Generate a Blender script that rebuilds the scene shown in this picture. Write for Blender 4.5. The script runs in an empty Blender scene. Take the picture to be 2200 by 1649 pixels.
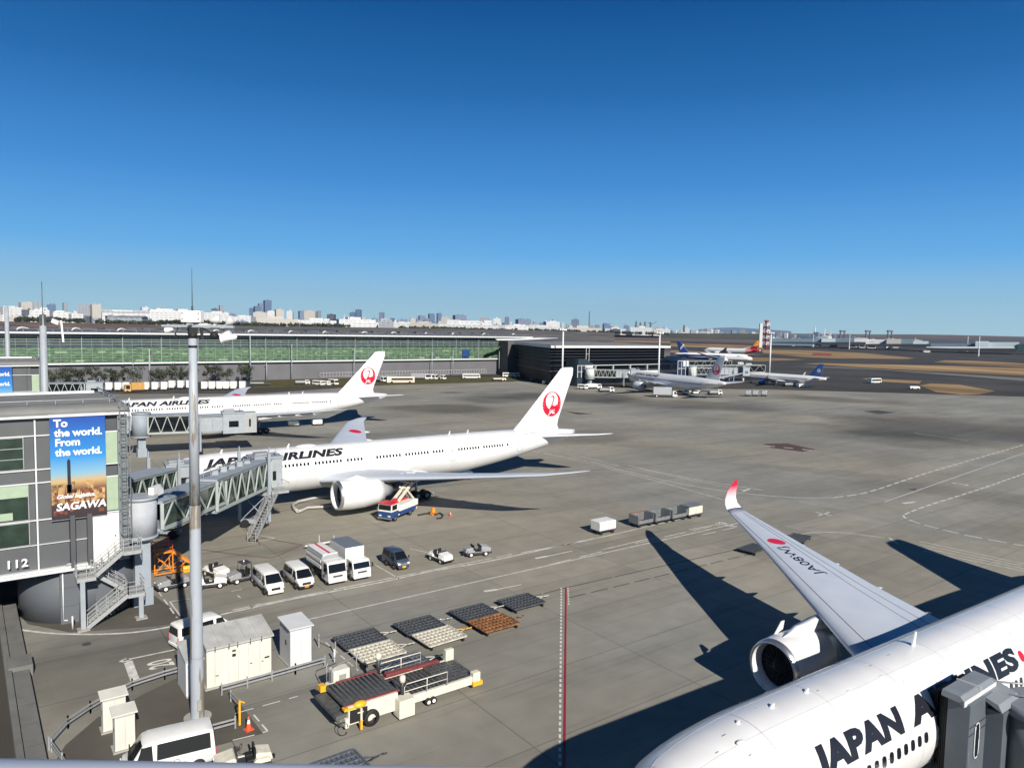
import bpy, bmesh, math, random
import numpy as np
from mathutils import Vector, Matrix
S = bpy.context.scene
COL = S.collection
RX, RY = 1024, 767
# ---------------------------------------------------------------- camera
PITCH, ROLL, CH, AZ, FPX = math.radians(4.33), math.radians(1.1), 25.8, math.radians(53.4), 1600.0
ca, sa = math.cos(AZ), math.sin(AZ)
_h = Vector((ca, sa, 0)); _r0 = Vector((sa, -ca, 0)); _z = Vector((0, 0, 1))
FW = _h*math.cos(PITCH) - _z*math.sin(PITCH); _u0 = _h*math.sin(PITCH) + _z*math.cos(PITCH)
RT = _r0*math.cos(ROLL) + _u0*math.sin(ROLL); UP = -_r0*math.sin(ROLL) + _u0*math.cos(ROLL)
cam_d = bpy.data.cameras.new('camera'); cam = bpy.data.objects.new('camera', cam_d); COL.objects.link(cam)
cam_d.sensor_width = 36; cam_d.lens = 36*FPX/2200; cam_d.clip_start = 0.1; cam_d.clip_end = 60000
cam.matrix_world = Matrix.Translation((0, 0, CH)) @ Matrix((RT, UP, -FW)).transposed().to_4x4()
S.camera = cam
S.view_settings.view_transform = 'Standard'; S.view_settings.look = 'None'; S.view_settings.gamma = 1
S.view_settings.exposure = 0.5
# ---------------------------------------------------------------- sun and sky
SUN_EL = math.radians(31.3); SDX, SDY = 0.18, 0.984            # shadows fall towards (SDX,SDY)
sun_d = bpy.data.lights.new('sun', 'SUN'); sun_d.energy = 4.6; sun_d.angle = math.radians(0.5); sun_d.color = (1, .94, .85)
sun = bpy.data.objects.new('sun', sun_d); COL.objects.link(sun)
_d = Vector((SDX*math.cos(SUN_EL), SDY*math.cos(SUN_EL), -math.sin(SUN_EL))).normalized()
sun.rotation_euler = _d.to_track_quat('-Z', 'Y').to_euler(); sun.location = (0, -50, 80)
W = bpy.data.worlds.new('World'); S.world = W; W.use_nodes = True
_n = W.node_tree.nodes; _n.clear()
sky = _n.new('ShaderNodeTexSky'); sky.sky_type = 'NISHITA'; sky.sun_disc = False
sky.sun_elevation = SUN_EL; sky.sun_rotation = math.atan2(-SDX, -SDY); sky.altitude = 0
sky.air_density = 1.0; sky.dust_density = 0.25; sky.ozone_density = 6.0
bg = _n.new('ShaderNodeBackground'); bg.inputs[1].default_value = 0.07
tc_ = _n.new('ShaderNodeTexCoord'); sx_ = _n.new('ShaderNodeSeparateXYZ'); rp_ = _n.new('ShaderNodeValToRGB'); bg2 = _n.new('ShaderNodeBackground'); mixw = _n.new('ShaderNodeMixShader')
_stops = [(0, (.31, .48, .54)), (.033, (.25, .435, .555)), (.094, (.095, .312, .595)), (.183, (.036, .189, .475)), (.292, (.008, .099, .296)), (.38, (.0, .057, .21)), (.48, (.001, .03, .11)), (1, (.001, .012, .05))]
while len(rp_.color_ramp.elements) < len(_stops): rp_.color_ramp.elements.new(.5)
for _e, (_p, _c) in zip(rp_.color_ramp.elements, _stops): _e.position = _p; _e.color = (*_c, 1)
wo = _n.new('ShaderNodeOutputWorld'); _l = W.node_tree.links
_l.new(tc_.outputs['Generated'], sx_.inputs[0]); _l.new(sx_.outputs[2], rp_.inputs[0]); _l.new(rp_.outputs[0], bg2.inputs[0]); _l.new(sky.outputs[0], bg.inputs[0])
_l.new(bg.outputs[0], mixw.inputs[1]); _l.new(bg2.outputs[0], mixw.inputs[2]); mixw.inputs[0].default_value = .96; _l.new(mixw.outputs[0], wo.inputs[0])
S.cycles.max_bounces = 5; S.cycles.diffuse_bounces = 2; S.cycles.glossy_bounces = 3; S.cycles.transmission_bounces = 4
S.cycles.transparent_max_bounces = 6; S.cycles.use_denoising = True; S.cycles.sample_clamp_indirect = 4

def ray(px, py): return FW + RT*((px-1100)/FPX) - UP*((py-824.5)/FPX)
def G(px, py, z=0.0):                                           # photo measurement -> point on the plane at height z
    d = ray(px, py); t = (z-CH)/d.z; return Vector((d.x*t, d.y*t, z))
def Yp(px, py, Y):
    d = ray(px, py); t = Y/d.y; return Vector((d.x*t, Y, CH+d.z*t))
def RD(px, py, dist):                                           # at horizontal distance
    d = ray(px, py); t = dist/math.hypot(d.x, d.y); return Vector((d.x*t, d.y*t, CH+d.z*t))
# ---------------------------------------------------------------- materials
MATS = {}
def mat(name, col=(.5, .5, .5), rough=.6, metal=0., var=.08, scale=1.5, coat=0., emis=0, bump=0., spec=.5, stretch=None):
    if name in MATS: return MATS[name]
    m = bpy.data.materials.new(name); m.use_nodes = True; nt = m.node_tree; N = nt.nodes; L = nt.links
    b = N['Principled BSDF']; b.inputs['Roughness'].default_value = rough; b.inputs['Metallic'].default_value = metal
    b.inputs['Coat Weight'].default_value = coat; b.inputs['Coat Roughness'].default_value = .08; b.inputs['Specular IOR Level'].default_value = spec
    if var > 0:
        tc = N.new('ShaderNodeTexCoord'); nz = N.new('ShaderNodeTexNoise'); nz.inputs['Scale'].default_value = scale; nz.inputs['Detail'].default_value = 5
        src = tc.outputs['Object']
        if stretch:
            mp = N.new('ShaderNodeMapping'); mp.inputs['Scale'].default_value = stretch; L.new(src, mp.inputs[0]); src = mp.outputs[0]
        L.new(src, nz.inputs[0])
        mr = N.new('ShaderNodeMapRange'); mr.inputs[1].default_value = .3; mr.inputs[2].default_value = .7; mr.inputs[3].default_value = 1-var; mr.inputs[4].default_value = 1+var*.5
        L.new(nz.outputs[0], mr.inputs[0])
        mx = N.new('ShaderNodeMix'); mx.data_type = 'RGBA'; mx.blend_type = 'MULTIPLY'; mx.inputs[0].default_value = 1
        mx.inputs[6].default_value = (*col, 1); L.new(mr.outputs[0], mx.inputs[7]); L.new(mx.outputs[2], b.inputs['Base Color'])
        r2 = N.new('ShaderNodeMapRange'); r2.inputs[3].default_value = max(.02, rough-.08); r2.inputs[4].default_value = min(1, rough+.1)
        L.new(nz.outputs[0], r2.inputs[0]); L.new(r2.outputs[0], b.inputs['Roughness'])
        if bump:
            bp = N.new('ShaderNodeBump'); bp.inputs['Strength'].default_value = bump; bp.inputs['Distance'].default_value = .05; L.new(nz.outputs[0], bp.inputs['Height']); L.new(bp.outputs[0], b.inputs['Normal'])
    else:
        b.inputs['Base Color'].default_value = (*col, 1)
    MATS[name] = m; return m
WHITE = mat('aircraft white paint', (.71, .71, .705), .30, coat=.35, var=.05, scale=.8)
WHITE2 = mat('vehicle white paint', (.76, .75, .71), .38, coat=.2, var=.06, scale=2)
CREAM = mat('worn cream paint', (.68, .64, .52), .5, var=.14, scale=3)
WINGG = mat('wing grey paint', (.48, .52, .585), .42, var=.05, scale=.5)
METAL = mat('bare aluminium', (.62, .63, .65), .28, metal=.9, var=.06)
STEEL = mat('galvanised steel', (.36, .37, .38), .45, metal=.3, var=.12, scale=4)
BRG = mat('bridge grey paint', (.32, .35, .375), .5, var=.10, scale=1.2)
BRGD = mat('bridge dark grey', (.17, .19, .20), .5, var=.12)
DARK = mat('dark grey paint', (.045, .047, .052), .5, var=.2, scale=3)
BLACK = mat('black rubber', (.012, .012, .013), .7, var=.15, scale=8)
GLASSD = mat('dark window glass', (.008, .010, .013), .06, var=0, spec=.8)
GLASSG = mat('green tinted glass', (.014, .036, .024), .07, var=.7, scale=.8, spec=.9)
RED = mat('red paint', (.55, .03, .04), .4, var=.1)
CRED = mat('crimson emblem paint', (.62, .005, .03), .4, var=.05)
INK = mat('dark lettering paint', (.012, .013, .02), .4, var=.05)
BLUE = mat('deep blue paint', (.02, .06, .20), .4, var=.08)
ORNG = mat('orange paint', (.75, .24, .02), .45, var=.12, scale=4)
YELL = mat('yellow paint', (.78, .42, .02), .45, var=.12, scale=4)
RUST = mat('rusty steel', (.26, .10, .04), .8, var=.45, scale=5)
CONC = mat('pale concrete', (.34, .33, .30), .85, var=.2, scale=2, bump=.2)
TITAN = mat('burnt titanium', (.20, .17, .15), .35, metal=.8, var=.2, scale=3)
LAMP = mat('clear lamp lens', (.75, .75, .72), .12, var=0)
AMB = mat('amber lens', (.8, .25, .02), .25, var=0)
GREYW = mat('grey van paint', (.30, .30, .31), .35, coat=.4, var=.05)
NAVYV = mat('slate blue van paint', (.055, .075, .11), .3, coat=.6, metal=.2, var=.04)
MINT = mat('pale green panel', (.33, .42, .30), .6, var=.08)
# ---------------------------------------------------------------- mesh builder
class MB:
    def __init__(s): s.v = []; s.f = []; s.m = []; s.s = []; s.c = []
    def add(s, V, F, mi=0, smooth=False):
        o = len(s.v); s.c.append((len(s.v), len(s.f), V, F, mi, smooth)); s.v += [tuple(p) for p in V]
        for f in F: s.f.append([i+o for i in f]); s.m.append(mi); s.s.append(smooth)
        return s
    def bx(s, x0, x1, y0, y1, z0, z1, mi=0):
        V = [(x, y, z) for x in (x0, x1) for y in (y0, y1) for z in (z0, z1)]
        return s.add(V, [(0, 1, 3, 2), (4, 6, 7, 5), (0, 4, 5, 1), (2, 3, 7, 6), (0, 2, 6, 4), (1, 5, 7, 3)], mi)
    def bar(s, p, q, w=.06, h=None, mi=0, up=(0, 0, 1)):
        p, q = Vector(p), Vector(q); h = h or w; d = (q-p)
        if d.length < 1e-6: return s
        d.normalize(); u = Vector(up)
        if abs(d.dot(u)) > .99: u = Vector((1, 0, 0))
        a = d.cross(u).normalized()*w/2; b = a.cross(d).normalized()*h/2
        V = [p-a-b, p+a-b, p+a+b, p-a+b, q-a-b, q+a-b, q+a+b, q-a+b]
        return s.add(V, [(0, 3, 2, 1), (4, 5, 6, 7), (0, 1, 5, 4), (1, 2, 6, 5), (2, 3, 7, 6), (3, 0, 4, 7)], mi)
    def cyl(s, p, q, r, r2=None, n=12, mi=0, cap=True, smooth=True):
        p, q = Vector(p), Vector(q); r2 = r if r2 is None else r2; d = (q-p).normalized()
        u = Vector((0, 0, 1)) if abs(d.z) < .95 else Vector((1, 0, 0)); a = d.cross(u).normalized(); b = a.cross(d)
        V = []
        for c, rr in ((p, r), (q, r2)):
            for i in range(n):
                t = 2*math.pi*i/n; V.append(c + (a*math.cos(t)+b*math.sin(t))*rr)
        s.add(V, [(i, n+i, n+(i+1) % n, (i+1) % n) for i in range(n)], mi, smooth)
        if cap: s.add(V[:n], [tuple(range(n))], mi); s.add(V[n:], [tuple(range(n))[::-1]], mi)
        return s
    def tube(s, pts, r, n=6, mi=0):
        pts = [Vector(p) for p in pts]; R = []
        for i, p in enumerate(pts):
            d = (pts[min(i+1, len(pts)-1)]-pts[max(i-1, 0)]).normalized()
            u = Vector((0, 0, 1)) if abs(d.z) < .9 else Vector((1, 0, 0)); a = d.cross(u).normalized(); b = a.cross(d)
            R.append([p+(a*math.cos(2*math.pi*k/n)+b*math.sin(2*math.pi*k/n))*r for k in range(n)])
        return s.loft(R, mi, True)
    def loft(s, R, mi=0, smooth=True, caps=True, closed=True):
        n = len(R[0]); V = [p for r in R for p in r]; F = []
        for i in range(len(R)-1):
            for k in range(n if closed else n-1):
                F.append((i*n+k, i*n+(k+1) % n, (i+1)*n+(k+1) % n, (i+1)*n+k))
        s.add(V, F, mi, smooth)
        if caps and closed: s.add(R[0], [tuple(range(n))[::-1]], mi); s.add(R[-1], [tuple(range(n))], mi)
        return s
    def lathe(s, prof, c, ax, n=24, mi=0, smooth=True):              # prof: (along, radius)
        c = Vector(c); d = Vector(ax).normalized(); u = Vector((0, 0, 1)) if abs(d.z) < .9 else Vector((1, 0, 0)); a = d.cross(u).normalized(); b = a.cross(d)
        R = [[c+d*t+(a*math.cos(2*math.pi*k/n)+b*math.sin(2*math.pi*k/n))*r for k in range(n)] for t, r in prof]
        return s.loft(R, mi, smooth, caps=False)
    def prism(s, poly, z0, z1, mi=0, axis='z'):
        P = {'z': lambda a, b, c: (a, b, c), 'y': lambda a, b, c: (a, c, b), 'x': lambda a, b, c: (c, a, b)}[axis]
        n = len(poly); V = [P(a, b, z0) for a, b in poly]+[P(a, b, z1) for a, b in poly]
        return s.add(V, [tuple(range(n))[::-1], tuple(range(n, 2*n))]+[(i, (i+1) % n, n+(i+1) % n, n+i) for i in range(n)], mi)
    def sheet(s, poly, z, mi=0):
        return s.add([(p[0], p[1], z) for p in poly], [tuple(range(len(poly)))], mi)
    def sph(s, c, r, n=12, m=8, mi=0, sc=(1, 1, 1)):
        R = []
        for j in range(m+1):
            t = math.pi*j/m; R.append([(c[0]+r*sc[0]*math.sin(t)*math.cos(2*math.pi*i/n), c[1]+r*sc[1]*math.sin(t)*math.sin(2*math.pi*i/n), c[2]+r*sc[2]*math.cos(t)) for i in range(n)])
        return s.loft(R, mi, True, caps=False)
APART = {'guide_rail', 'yellow_stop', 'rear_guard', 'cab_window', 'green_panel', 'facade_fin', 'support_leg', 'post', 'air_hose', 'vent', 'roof_clip', 'bumper', 'corner_column', 'window_blind', 'box_bolt', 'side_fairing', 'body_top'}
def ob(name, mb, mats, parent=None, bev=0, fix=True, **tags):
    if name in APART and parent is not None and len(mb.c) > 1:
        for _, _, V, F, mi, sm in mb.c: q = MB(); q.add(V, F, mi, sm); o = ob1(name, q, mats, parent, bev, fix, **tags)
        return o
    return ob1(name, mb, mats, parent, bev, fix, **tags)
def ob1(name, mb, mats, parent=None, bev=0, fix=True, **tags):
    me = bpy.data.meshes.new(name); me.from_pydata(mb.v, [], mb.f)
    for m in (mats if isinstance(mats, (list, tuple)) else [mats]): me.materials.append(m)
    me.polygons.foreach_set('material_index', mb.m); me.polygons.foreach_set('use_smooth', mb.s)
    if fix:
        b = bmesh.new(); b.from_mesh(me); bmesh.ops.remove_doubles(b, verts=b.verts, dist=1e-5); bmesh.ops.recalc_face_normals(b, faces=b.faces); b.to_mesh(me); b.free()
    me.update(); o = bpy.data.objects.new(name, me); COL.objects.link(o)
    if parent: o.parent = parent
    if bev:
        q = o.modifiers.new('bevel', 'BEVEL'); q.width = bev; q.segments = 2; q.limit_method = 'ANGLE'; q.angle_limit = math.radians(40); q.harden_normals = False
    for k, v in tags.items(): o[k] = v
    return o
def thing(name, label, cat, loc=(0, 0, 0), rz=0, group=None):
    o = bpy.data.objects.new(name, None); COL.objects.link(o); o.location = loc; o.rotation_euler = (0, 0, rz); o.empty_display_size = .5
    o['label'] = label; o['category'] = cat
    if group: o['group'] = group
    return o
def dup(o, loc, rz=None, label=None, parent=None):
    c = o.copy(); COL.objects.link(c); c.parent = parent
    if parent is None:
        c.location = loc
        if rz is not None: c.rotation_euler = (0, 0, rz)
        if label: c['label'] = label
    for ch in list(o.children): dup(ch, None, parent=c)
    return c
ORD = 'first second third fourth fifth sixth seventh eighth ninth tenth eleventh twelfth thirteenth fourteenth fifteenth sixteenth seventeenth eighteenth nineteenth twentieth'.split()
def nth(i):
    if i < 20: return ORD[i]
    n = i+1; return '%d%s' % (n, 'th' if 10 <= n % 100 <= 20 else {1: 'st', 2: 'nd', 3: 'rd'}.get(n % 10, 'th'))
def struct(name, mb, mats, **k): return ob(name, mb, mats, fix=False, kind='structure', **k)
def text_geo(txt, size, shear=0, bold=.0, spacing=1., align='CENTER', cut=0, xs=1.):
    cu = bpy.data.curves.new('t', 'FONT'); cu.body = txt; cu.size = size; cu.shear = shear; cu.offset = bold*size; cu.space_character = spacing; cu.align_x = align; cu.align_y = 'CENTER'; cu.resolution_u = 3
    o = bpy.data.objects.new('t', cu); COL.objects.link(o)
    dg = bpy.context.evaluated_depsgraph_get(); me = bpy.data.meshes.new_from_object(o.evaluated_get(dg))
    bpy.data.objects.remove(o); bpy.data.curves.remove(cu)
    b = bmesh.new(); b.from_mesh(me); bpy.data.meshes.remove(me)
    if cut: gridcut(b, cut)
    b.verts.index_update(); V = [Vector((v.co.x*xs, v.co.y, 0)) for v in b.verts]; F = [[v.index for v in f.verts] for f in b.faces]; b.free()
    return V, F
def gridcut(b, step, axes=(0, 1)):
    for ax in axes:
        lo = min(v.co[ax] for v in b.verts); hi = max(v.co[ax] for v in b.verts); n = Vector((0, 0, 0)); n[ax] = 1; t = lo+step
        while t < hi:
            p = Vector((0, 0, 0)); p[ax] = t
            bmesh.ops.bisect_plane(b, geom=b.verts[:]+b.edges[:]+b.faces[:], plane_co=p, plane_no=n, dist=1e-6); t += step
def polygeo(polys, cut=0):
    b = bmesh.new()
    for P in polys:
        vs = [b.verts.new((x, y, 0)) for x, y in P]; b.faces.new(vs)
    bmesh.ops.triangulate(b, faces=b.faces[:])
    if cut: gridcut(b, cut)
    b.verts.index_update(); V = [v.co.copy() for v in b.verts]; F = [[v.index for v in f.verts] for f in b.faces]; b.free()
    return V, F
def put_text(name, txt, size, parent, fn, m, **k):                   # fn maps (u,v) -> xyz
    V, F = text_geo(txt, size, **k); mb = MB(); mb.add([fn(p.x, p.y) for p in V], F); return ob(name, mb, m, parent, fix=False)
R90 = math.pi/2
# ================================================================ AIRLINERS
SKJ = mat('skin joint grey', (.50, .50, .51), .4, var=.1)
def smooth_tab(tab, x):
    xs = [t[0] for t in tab]; k = len(tab[0])-1; out = []
    for j in range(1, k+1):
        ys = [t[j] for t in tab]; n = len(xs); m = [0]*n
        for i in range(n):
            if i == 0: m[i] = (ys[1]-ys[0])/(xs[1]-xs[0])
            elif i == n-1: m[i] = (ys[-1]-ys[-2])/(xs[-1]-xs[-2])
            else:
                d0 = (ys[i]-ys[i-1])/(xs[i]-xs[i-1]); d1 = (ys[i+1]-ys[i])/(xs[i+1]-xs[i]); m[i] = 0 if d0*d1 <= 0 else 2*d0*d1/(d0+d1)
        i = max(0, min(n-2, int(np.searchsorted(xs, x))-1)); h = xs[i+1]-xs[i]; t = min(1, max(0, (x-xs[i])/h))
        out.append((2*t**3-3*t**2+1)*ys[i]+(t**3-2*t**2+t)*h*m[i]+(-2*t**3+3*t**2)*ys[i+1]+(t**3-t**2)*h*m[i+1])
    return out
def fus_tab(L, r, zc, zn, tail):                                     # (x, centre z, half width, half height)
    T = [(0, zn, .03, .03), (.35, zn+.02, .24*r, .24*r), (1, zn+.06, .42*r, .42*r), (2, zn+.18, .59*r, .585*r), (3.4, zn+.38, .74*r, .735*r), (5.2, zc-.17, .87*r, .865*r), (7.5, zc-.05, .96*r, .96*r), (10.5, zc, r, r)]
    T += [(L-tail, zc, r, r)]
    zt, zb = zc+r, zc-r; end = .62
    for u, hw in ((.2, .985), (.4, .92), (.6, .78), (.78, .56), (.9, .36), (.97, .19), (1., .06)):
        top = zt-.85*u**2.2*(r/3.1); bot = zb+(zt-.85*(r/3.1)-2*end*.9-zb)*u**1.35
        if u > .96: top -= .10; bot += .1
        T.append((L-tail+tail*u, (top+bot)/2, r*hw, (top-bot)/2))
    return T
def foil(ch, th, n=12):
    P = []
    for i in range(n+1):
        x = (1-math.cos(math.pi*i/n))/2; y = 5*th*(.2969*math.sqrt(x)-.126*x-.3516*x*x+.2843*x**3-.1036*x**4); P.append((x, y))
    return [(x*ch, (y+.35*th*x*(1-x))*ch) for x, y in P][::-1]+[(x*ch, (-y+.35*th*x*(1-x))*ch) for x, y in P[1:-1]]
def wing_mesh(sec, side):
    mb = MB(); R = []
    for y, x, z, ch, th, cant in sec:
        ring = []
        for a, b in foil(ch, th):
            ring.append((x+a, side*(y-b*math.sin(cant)), z+b*math.cos(cant)))
        R.append(ring)
    return mb.loft(R)
def emblem(parent, c, rad, fn, group_scale=1):
    def circ(cx, cy, rx, ry, n=40, a0=0, a1=2*math.pi): return [(cx+rx*math.cos(a0+(a1-a0)*i/n), cy+ry*math.sin(a0+(a1-a0)*i/n)) for i in range(n)]
    def lay(name, polys, m, off):
        V, F = polygeo(polys, .12); mb = MB(); mb.add([fn(c[0]+p.x*rad, c[1]+p.y*rad, off) for p in V], F); ob(name, mb, m, parent, fix=False)
    lay('emblem_disc', [circ(0, 0, 1, 1)], CRED, .02)
    slits = []
    for sgn in (-1, 1):
        for a in (0.15, -.1, -.35):
            slits.append([(sgn*.80*math.cos(a)+.0, .80*math.sin(a)), (sgn*1.0*math.cos(a+.16), 1.0*math.sin(a+.16)), (sgn*1.0*math.cos(a+.20), 1.0*math.sin(a+.20))])
    lay('emblem_field', [circ(0, .25, .66, .69)]+slits, WHITE, .03)
    neck = [(-.30, -.46), (-.22, -.28), (-.06, -.05), (.02, .12), (.10, .3), (.13, .45), (.10, .55), (.0, .6), (-.42, .565), (.0, .67), (.12, .70), (.22, .64), (.25, .5), (.22, .32), (.12, .1), (.05, -.06), (.16, -.13), (.34, -.16), (.5, -.05), (.60, -.18), (.42, -.46)]
    lay('crane_figure', [neck], CRED, .04)
    V, F = text_geo('JAL', .46, shear=.35, bold=.035, cut=.1); mb = MB(); mb.add([fn(c[0]+(p.x*1.0)*rad, c[1]+(p.y-.62)*rad, .05) for p in V], F); ob('emblem_lettering', mb, WHITE, parent, fix=False)

def airliner(name, label, loc, rz, sp, group=None):
    root = thing(name, label, 'aircraft', loc, rz, group); L, r, zc = sp['L'], sp['r'], sp['zc']
    T = fus_tab(L, r, zc, sp['zn'], sp['tail']); mb = MB(); R = []; n = 48
    xs = sorted(set([0, .08, .2, .35, .6, 1, 1.4, 2, 2.7, 3.4, 4.2, 5.2, 6.3, 7.5, 9, 10.5]+list(np.linspace(12, L-sp['tail'], 12))+[L-sp['tail']+sp['tail']*u for u in np.linspace(.05, 1, 18)]))
    bodym = sp.get('body', WHITE)
    for x in xs:
        z, hw, hh = smooth_tab(T, x); R.append([(x, hw*math.cos(2*math.pi*k/n), z+hh*math.sin(2*math.pi*k/n)) for k in range(n)])
    mb.loft(R)
    fu = ob('fuselage', mb, bodym, root)
    def surf(x, ang, off=.015, side=-1):
        z, hw, hh = smooth_tab(T, x); return (x, side*(hw+off)*math.cos(ang), z+(hh+off)*math.sin(ang))
    def side_pt(x, z, off=.015, side=-1):
        zc_, hw, hh = smooth_tab(T, x); a = math.asin(max(-1, min(1, (z-zc_)/(hh+off)))); return (x, side*(hw+off)*math.cos(a), z)
    # belly fairing
    if 'belly' in sp:
        a, b = sp['belly']; mb = MB(); R = []
        for i in range(15):
            u = i/14; w = math.sin(math.pi*u)**.45 if 0 < u < 1 else .02
            R.append([(a+(b-a)*u, (r*1.12*w)*math.cos(2*math.pi*k/24), zc-r*.70+(.46*r*w)*math.sin(2*math.pi*k/24)) for k in range(24)])
        mb.loft(R); ob('belly_fairing', mb, sp.get('bellym', bodym), root)
    # wings
    for side in (-1, 1):
        w = ob('wing', wing_mesh(sp['wing'], side), [sp.get('wingm', WINGG)], root)
        if 'tips' in sp: ob('winglet', wing_mesh(sp['tips'], side), sp.get('tipm', bodym), w)
        for y, ln in sp.get('fair', []):
            sec = sp['wing']; i = max(j for j in range(len(sec)) if sec[j][0] <= y); i = min(i, len(sec)-2); t = (y-sec[i][0])/(sec[i+1][0]-sec[i][0])
            lerp = lambda q: sec[i][q]*(1-t)+sec[i+1][q]*t
            te = lerp(1)+lerp(3); z = lerp(2); mb = MB()
            mb.loft([[(te+ln*(u-.72), side*y+w_*.28*math.cos(2*math.pi*k/10), z-.28+w_*.34*math.sin(2*math.pi*k/10)-.12*u) for k in range(10)] for u, w_ in ((0, .05), (.15, .7), (.4, 1), (.7, .75), (.9, .35), (1, .04))])
            ob('flap_track_fairing', mb, sp.get('fairm', WINGG), w)
        if sp.get('panel'):                                        # control surface joints drawn as thin proud strips
            sec = sp['wing']
            for frac, wd in ((.13, .035), (.66, .03), (.80, .03)):
                mb = MB(); P = []
                for y, x, z, ch, th, cant in sec[1:-1]:
                    f = foil(ch, th); up = sorted([q for q in f[:13]]); zz = np.interp(frac*ch, [q[0] for q in up], [q[1] for q in up]); P.append((x+frac*ch, side*y, z+zz+.012))
                for p, q in zip(P, P[1:]): mb.bar(p, q, wd, .01)
                ob('panel_joint', mb, DARK, w)
        if sp.get('roundel') and side == 1:
            y, x, zr, rad = sp['roundel']
    for side in (-1, 1):
        mb = wing_mesh(sp['stab'], side); ob('tailplane', mb, sp.get('stabm', bodym), root)
    # fin
    fin = sp['fin']; mb = MB(); R = []
    for z, x, ch, th in fin: R.append([(x+a, b-.35*th*ch*(a/ch)*(1-a/ch), z) for a, b in foil(ch, th)])
    mb.loft(R); fo = ob('tail_fin', mb, sp.get('finm', bodym), root)
    def fin_pt(x, z, off=.02, side=-1):
        zs = [f[0] for f in fin]; xl = np.interp(z, zs, [f[1] for f in fin]); ch = np.interp(z, zs, [f[2] for f in fin]); th = np.interp(z, zs, [f[3] for f in fin])
        u = min(.999, max(.001, (x-xl)/ch)); y = 5*th*(.2969*math.sqrt(u)-.126*u-.3516*u*u+.2843*u**3-.1036*u**4)*ch
        return (x, side*(y+off), z)
    # engines
    for side in (-1, 1):
        ex, ey, ez, er, el = sp['eng']; c = (ex, side*ey, ez)
        mb = MB(); mb.lathe([(.9, er*.80), (.35, er*.83), (.08, er*.88), (0, er*.93), (.07, er*.975), (.35, er*1.015), (el*.3, er*1.07), (el*.6, er*1.05), (el*.85, er*.95), (el, er*.86), (el*.99, er*.80), (el*.8, er*.8)], c, (1, 0, 0), 40)
        en = ob('engine', mb, sp.get('engm', bodym), root)
        mb = MB(); mb.lathe([(.75, er*.81), (.3, er*.845), (.06, er*.885), (-.015, er*.93), (.06, er*.985), (.42, er*1.028)], c, (1, 0, 0), 40); ob('intake_lip', mb, METAL, en)
        mb = MB(); mb.lathe([(1.0, er*.82), (1.0, .02)], c, (1, 0, 0), 32); mb.lathe([(.35, .02), (.6, er*.2), (1.0, er*.3)], c, (1, 0, 0), 20)
        for k in range(20):
            t = 2*math.pi*k/20; mb.bar((c[0]+.9, c[1]+.25*er*math.cos(t), c[2]+.25*er*math.sin(t)), (c[0]+.95, c[1]+.8*er*math.cos(t+.12), c[2]+.8*er*math.sin(t+.12)), .12, .03)
        ob('fan', mb, BLACK, en)
        mb = MB(); mb.lathe([(el*.8, er*.66), (el*1.0, er*.6), (el*1.22, er*.45), (el*1.2, er*.40)], c, (1, 0, 0), 28); mb.lathe([(el*1.1, er*.33), (el*1.35, er*.2), (el*1.52, .03)], c, (1, 0, 0), 20, mi=1)
        ob('exhaust_nozzle', mb, [BRG, TITAN], en)
        zt = sp['pyl']; mb = MB(); R = []
        for x, zb, zt_, w_ in ((ex+el*.18, ez+er*.95, ez+er*1.04, .05), (ex+el*.45, ez+er*.9, ez+er*1.28, .28), (ex+el*.8, ez+er*.75, zt-.1, .42), (ex+el*1.15, ez+er*.55, zt, .4), (ex+el*1.6, zt-.7, zt, .2)):
            R.append([(x, side*ey-w_, zb), (x, side*ey+w_, zb), (x, side*ey+w_*.8, zt_), (x, side*ey-w_*.8, zt_)])
        mb.loft(R, smooth=True); ob('pylon', mb, sp.get('engm', bodym), en)
    # landing gear
    for gx, gy, wr, nw, kind in sp['gear']:
        mb = MB(); mb.cyl((gx, gy, wr), (gx, gy, zc-r*.75), .16 if nw > 2 else .11); mb.bar((gx, gy, zc-r*.8), (gx-1.4, gy, wr+.5), .12)
        if nw > 2: mb.bar((gx-1.5*(nw//2-1), gy, wr), (gx+1.5*(nw//2-1), gy, wr), .25)
        g = ob('landing_gear', mb, STEEL, root)
        ax = [0] if nw == 2 else ([-.75, .75] if nw == 4 else [-1.5, 0, 1.5])
        for a in ax:
            for s_ in (-1, 1):
                w_ = MB(); w_.cyl((gx+a*1.0, gy+s_*.3, wr), (gx+a*1.0, gy+s_*.72, wr), wr, n=20); w_.cyl((gx+a, gy+s_*.28, wr), (gx+a, gy+s_*.74, wr), wr*.45, n=14, mi=1); ob('wheel', w_, [BLACK, CONC], g)
    # cockpit glass
    mb = MB()
    cz = sp.get('cock', (2.6, 4.5))
    for side in (-1, 1):
        for a0, a1, x0, x1 in ((.98, 1.5, cz[0]-.1, cz[0]+.85), (.68, .94, cz[0]+.1, cz[0]+1.3), (.46, .64, cz[0]+.75, cz[1]-.3)):
            V = [surf(x1-.35*(i % 2 == 0)*0, a, .02, side) for i, a in enumerate(())]
            nn = 5; V = []
            for i in range(nn+1):
                a = a0+(a1-a0)*i/nn
                for x in (x0+(1.5-a)*.45, x0+(1.5-a)*.45+(x1-x0)): V.append(surf(x, a, .025, side))
            mb.add(V, [(2*i, 2*i+1, 2*i+3, 2*i+2) for i in range(nn)])
    ob('cockpit_window', mb, GLASSD, fu, fix=False)
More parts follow.
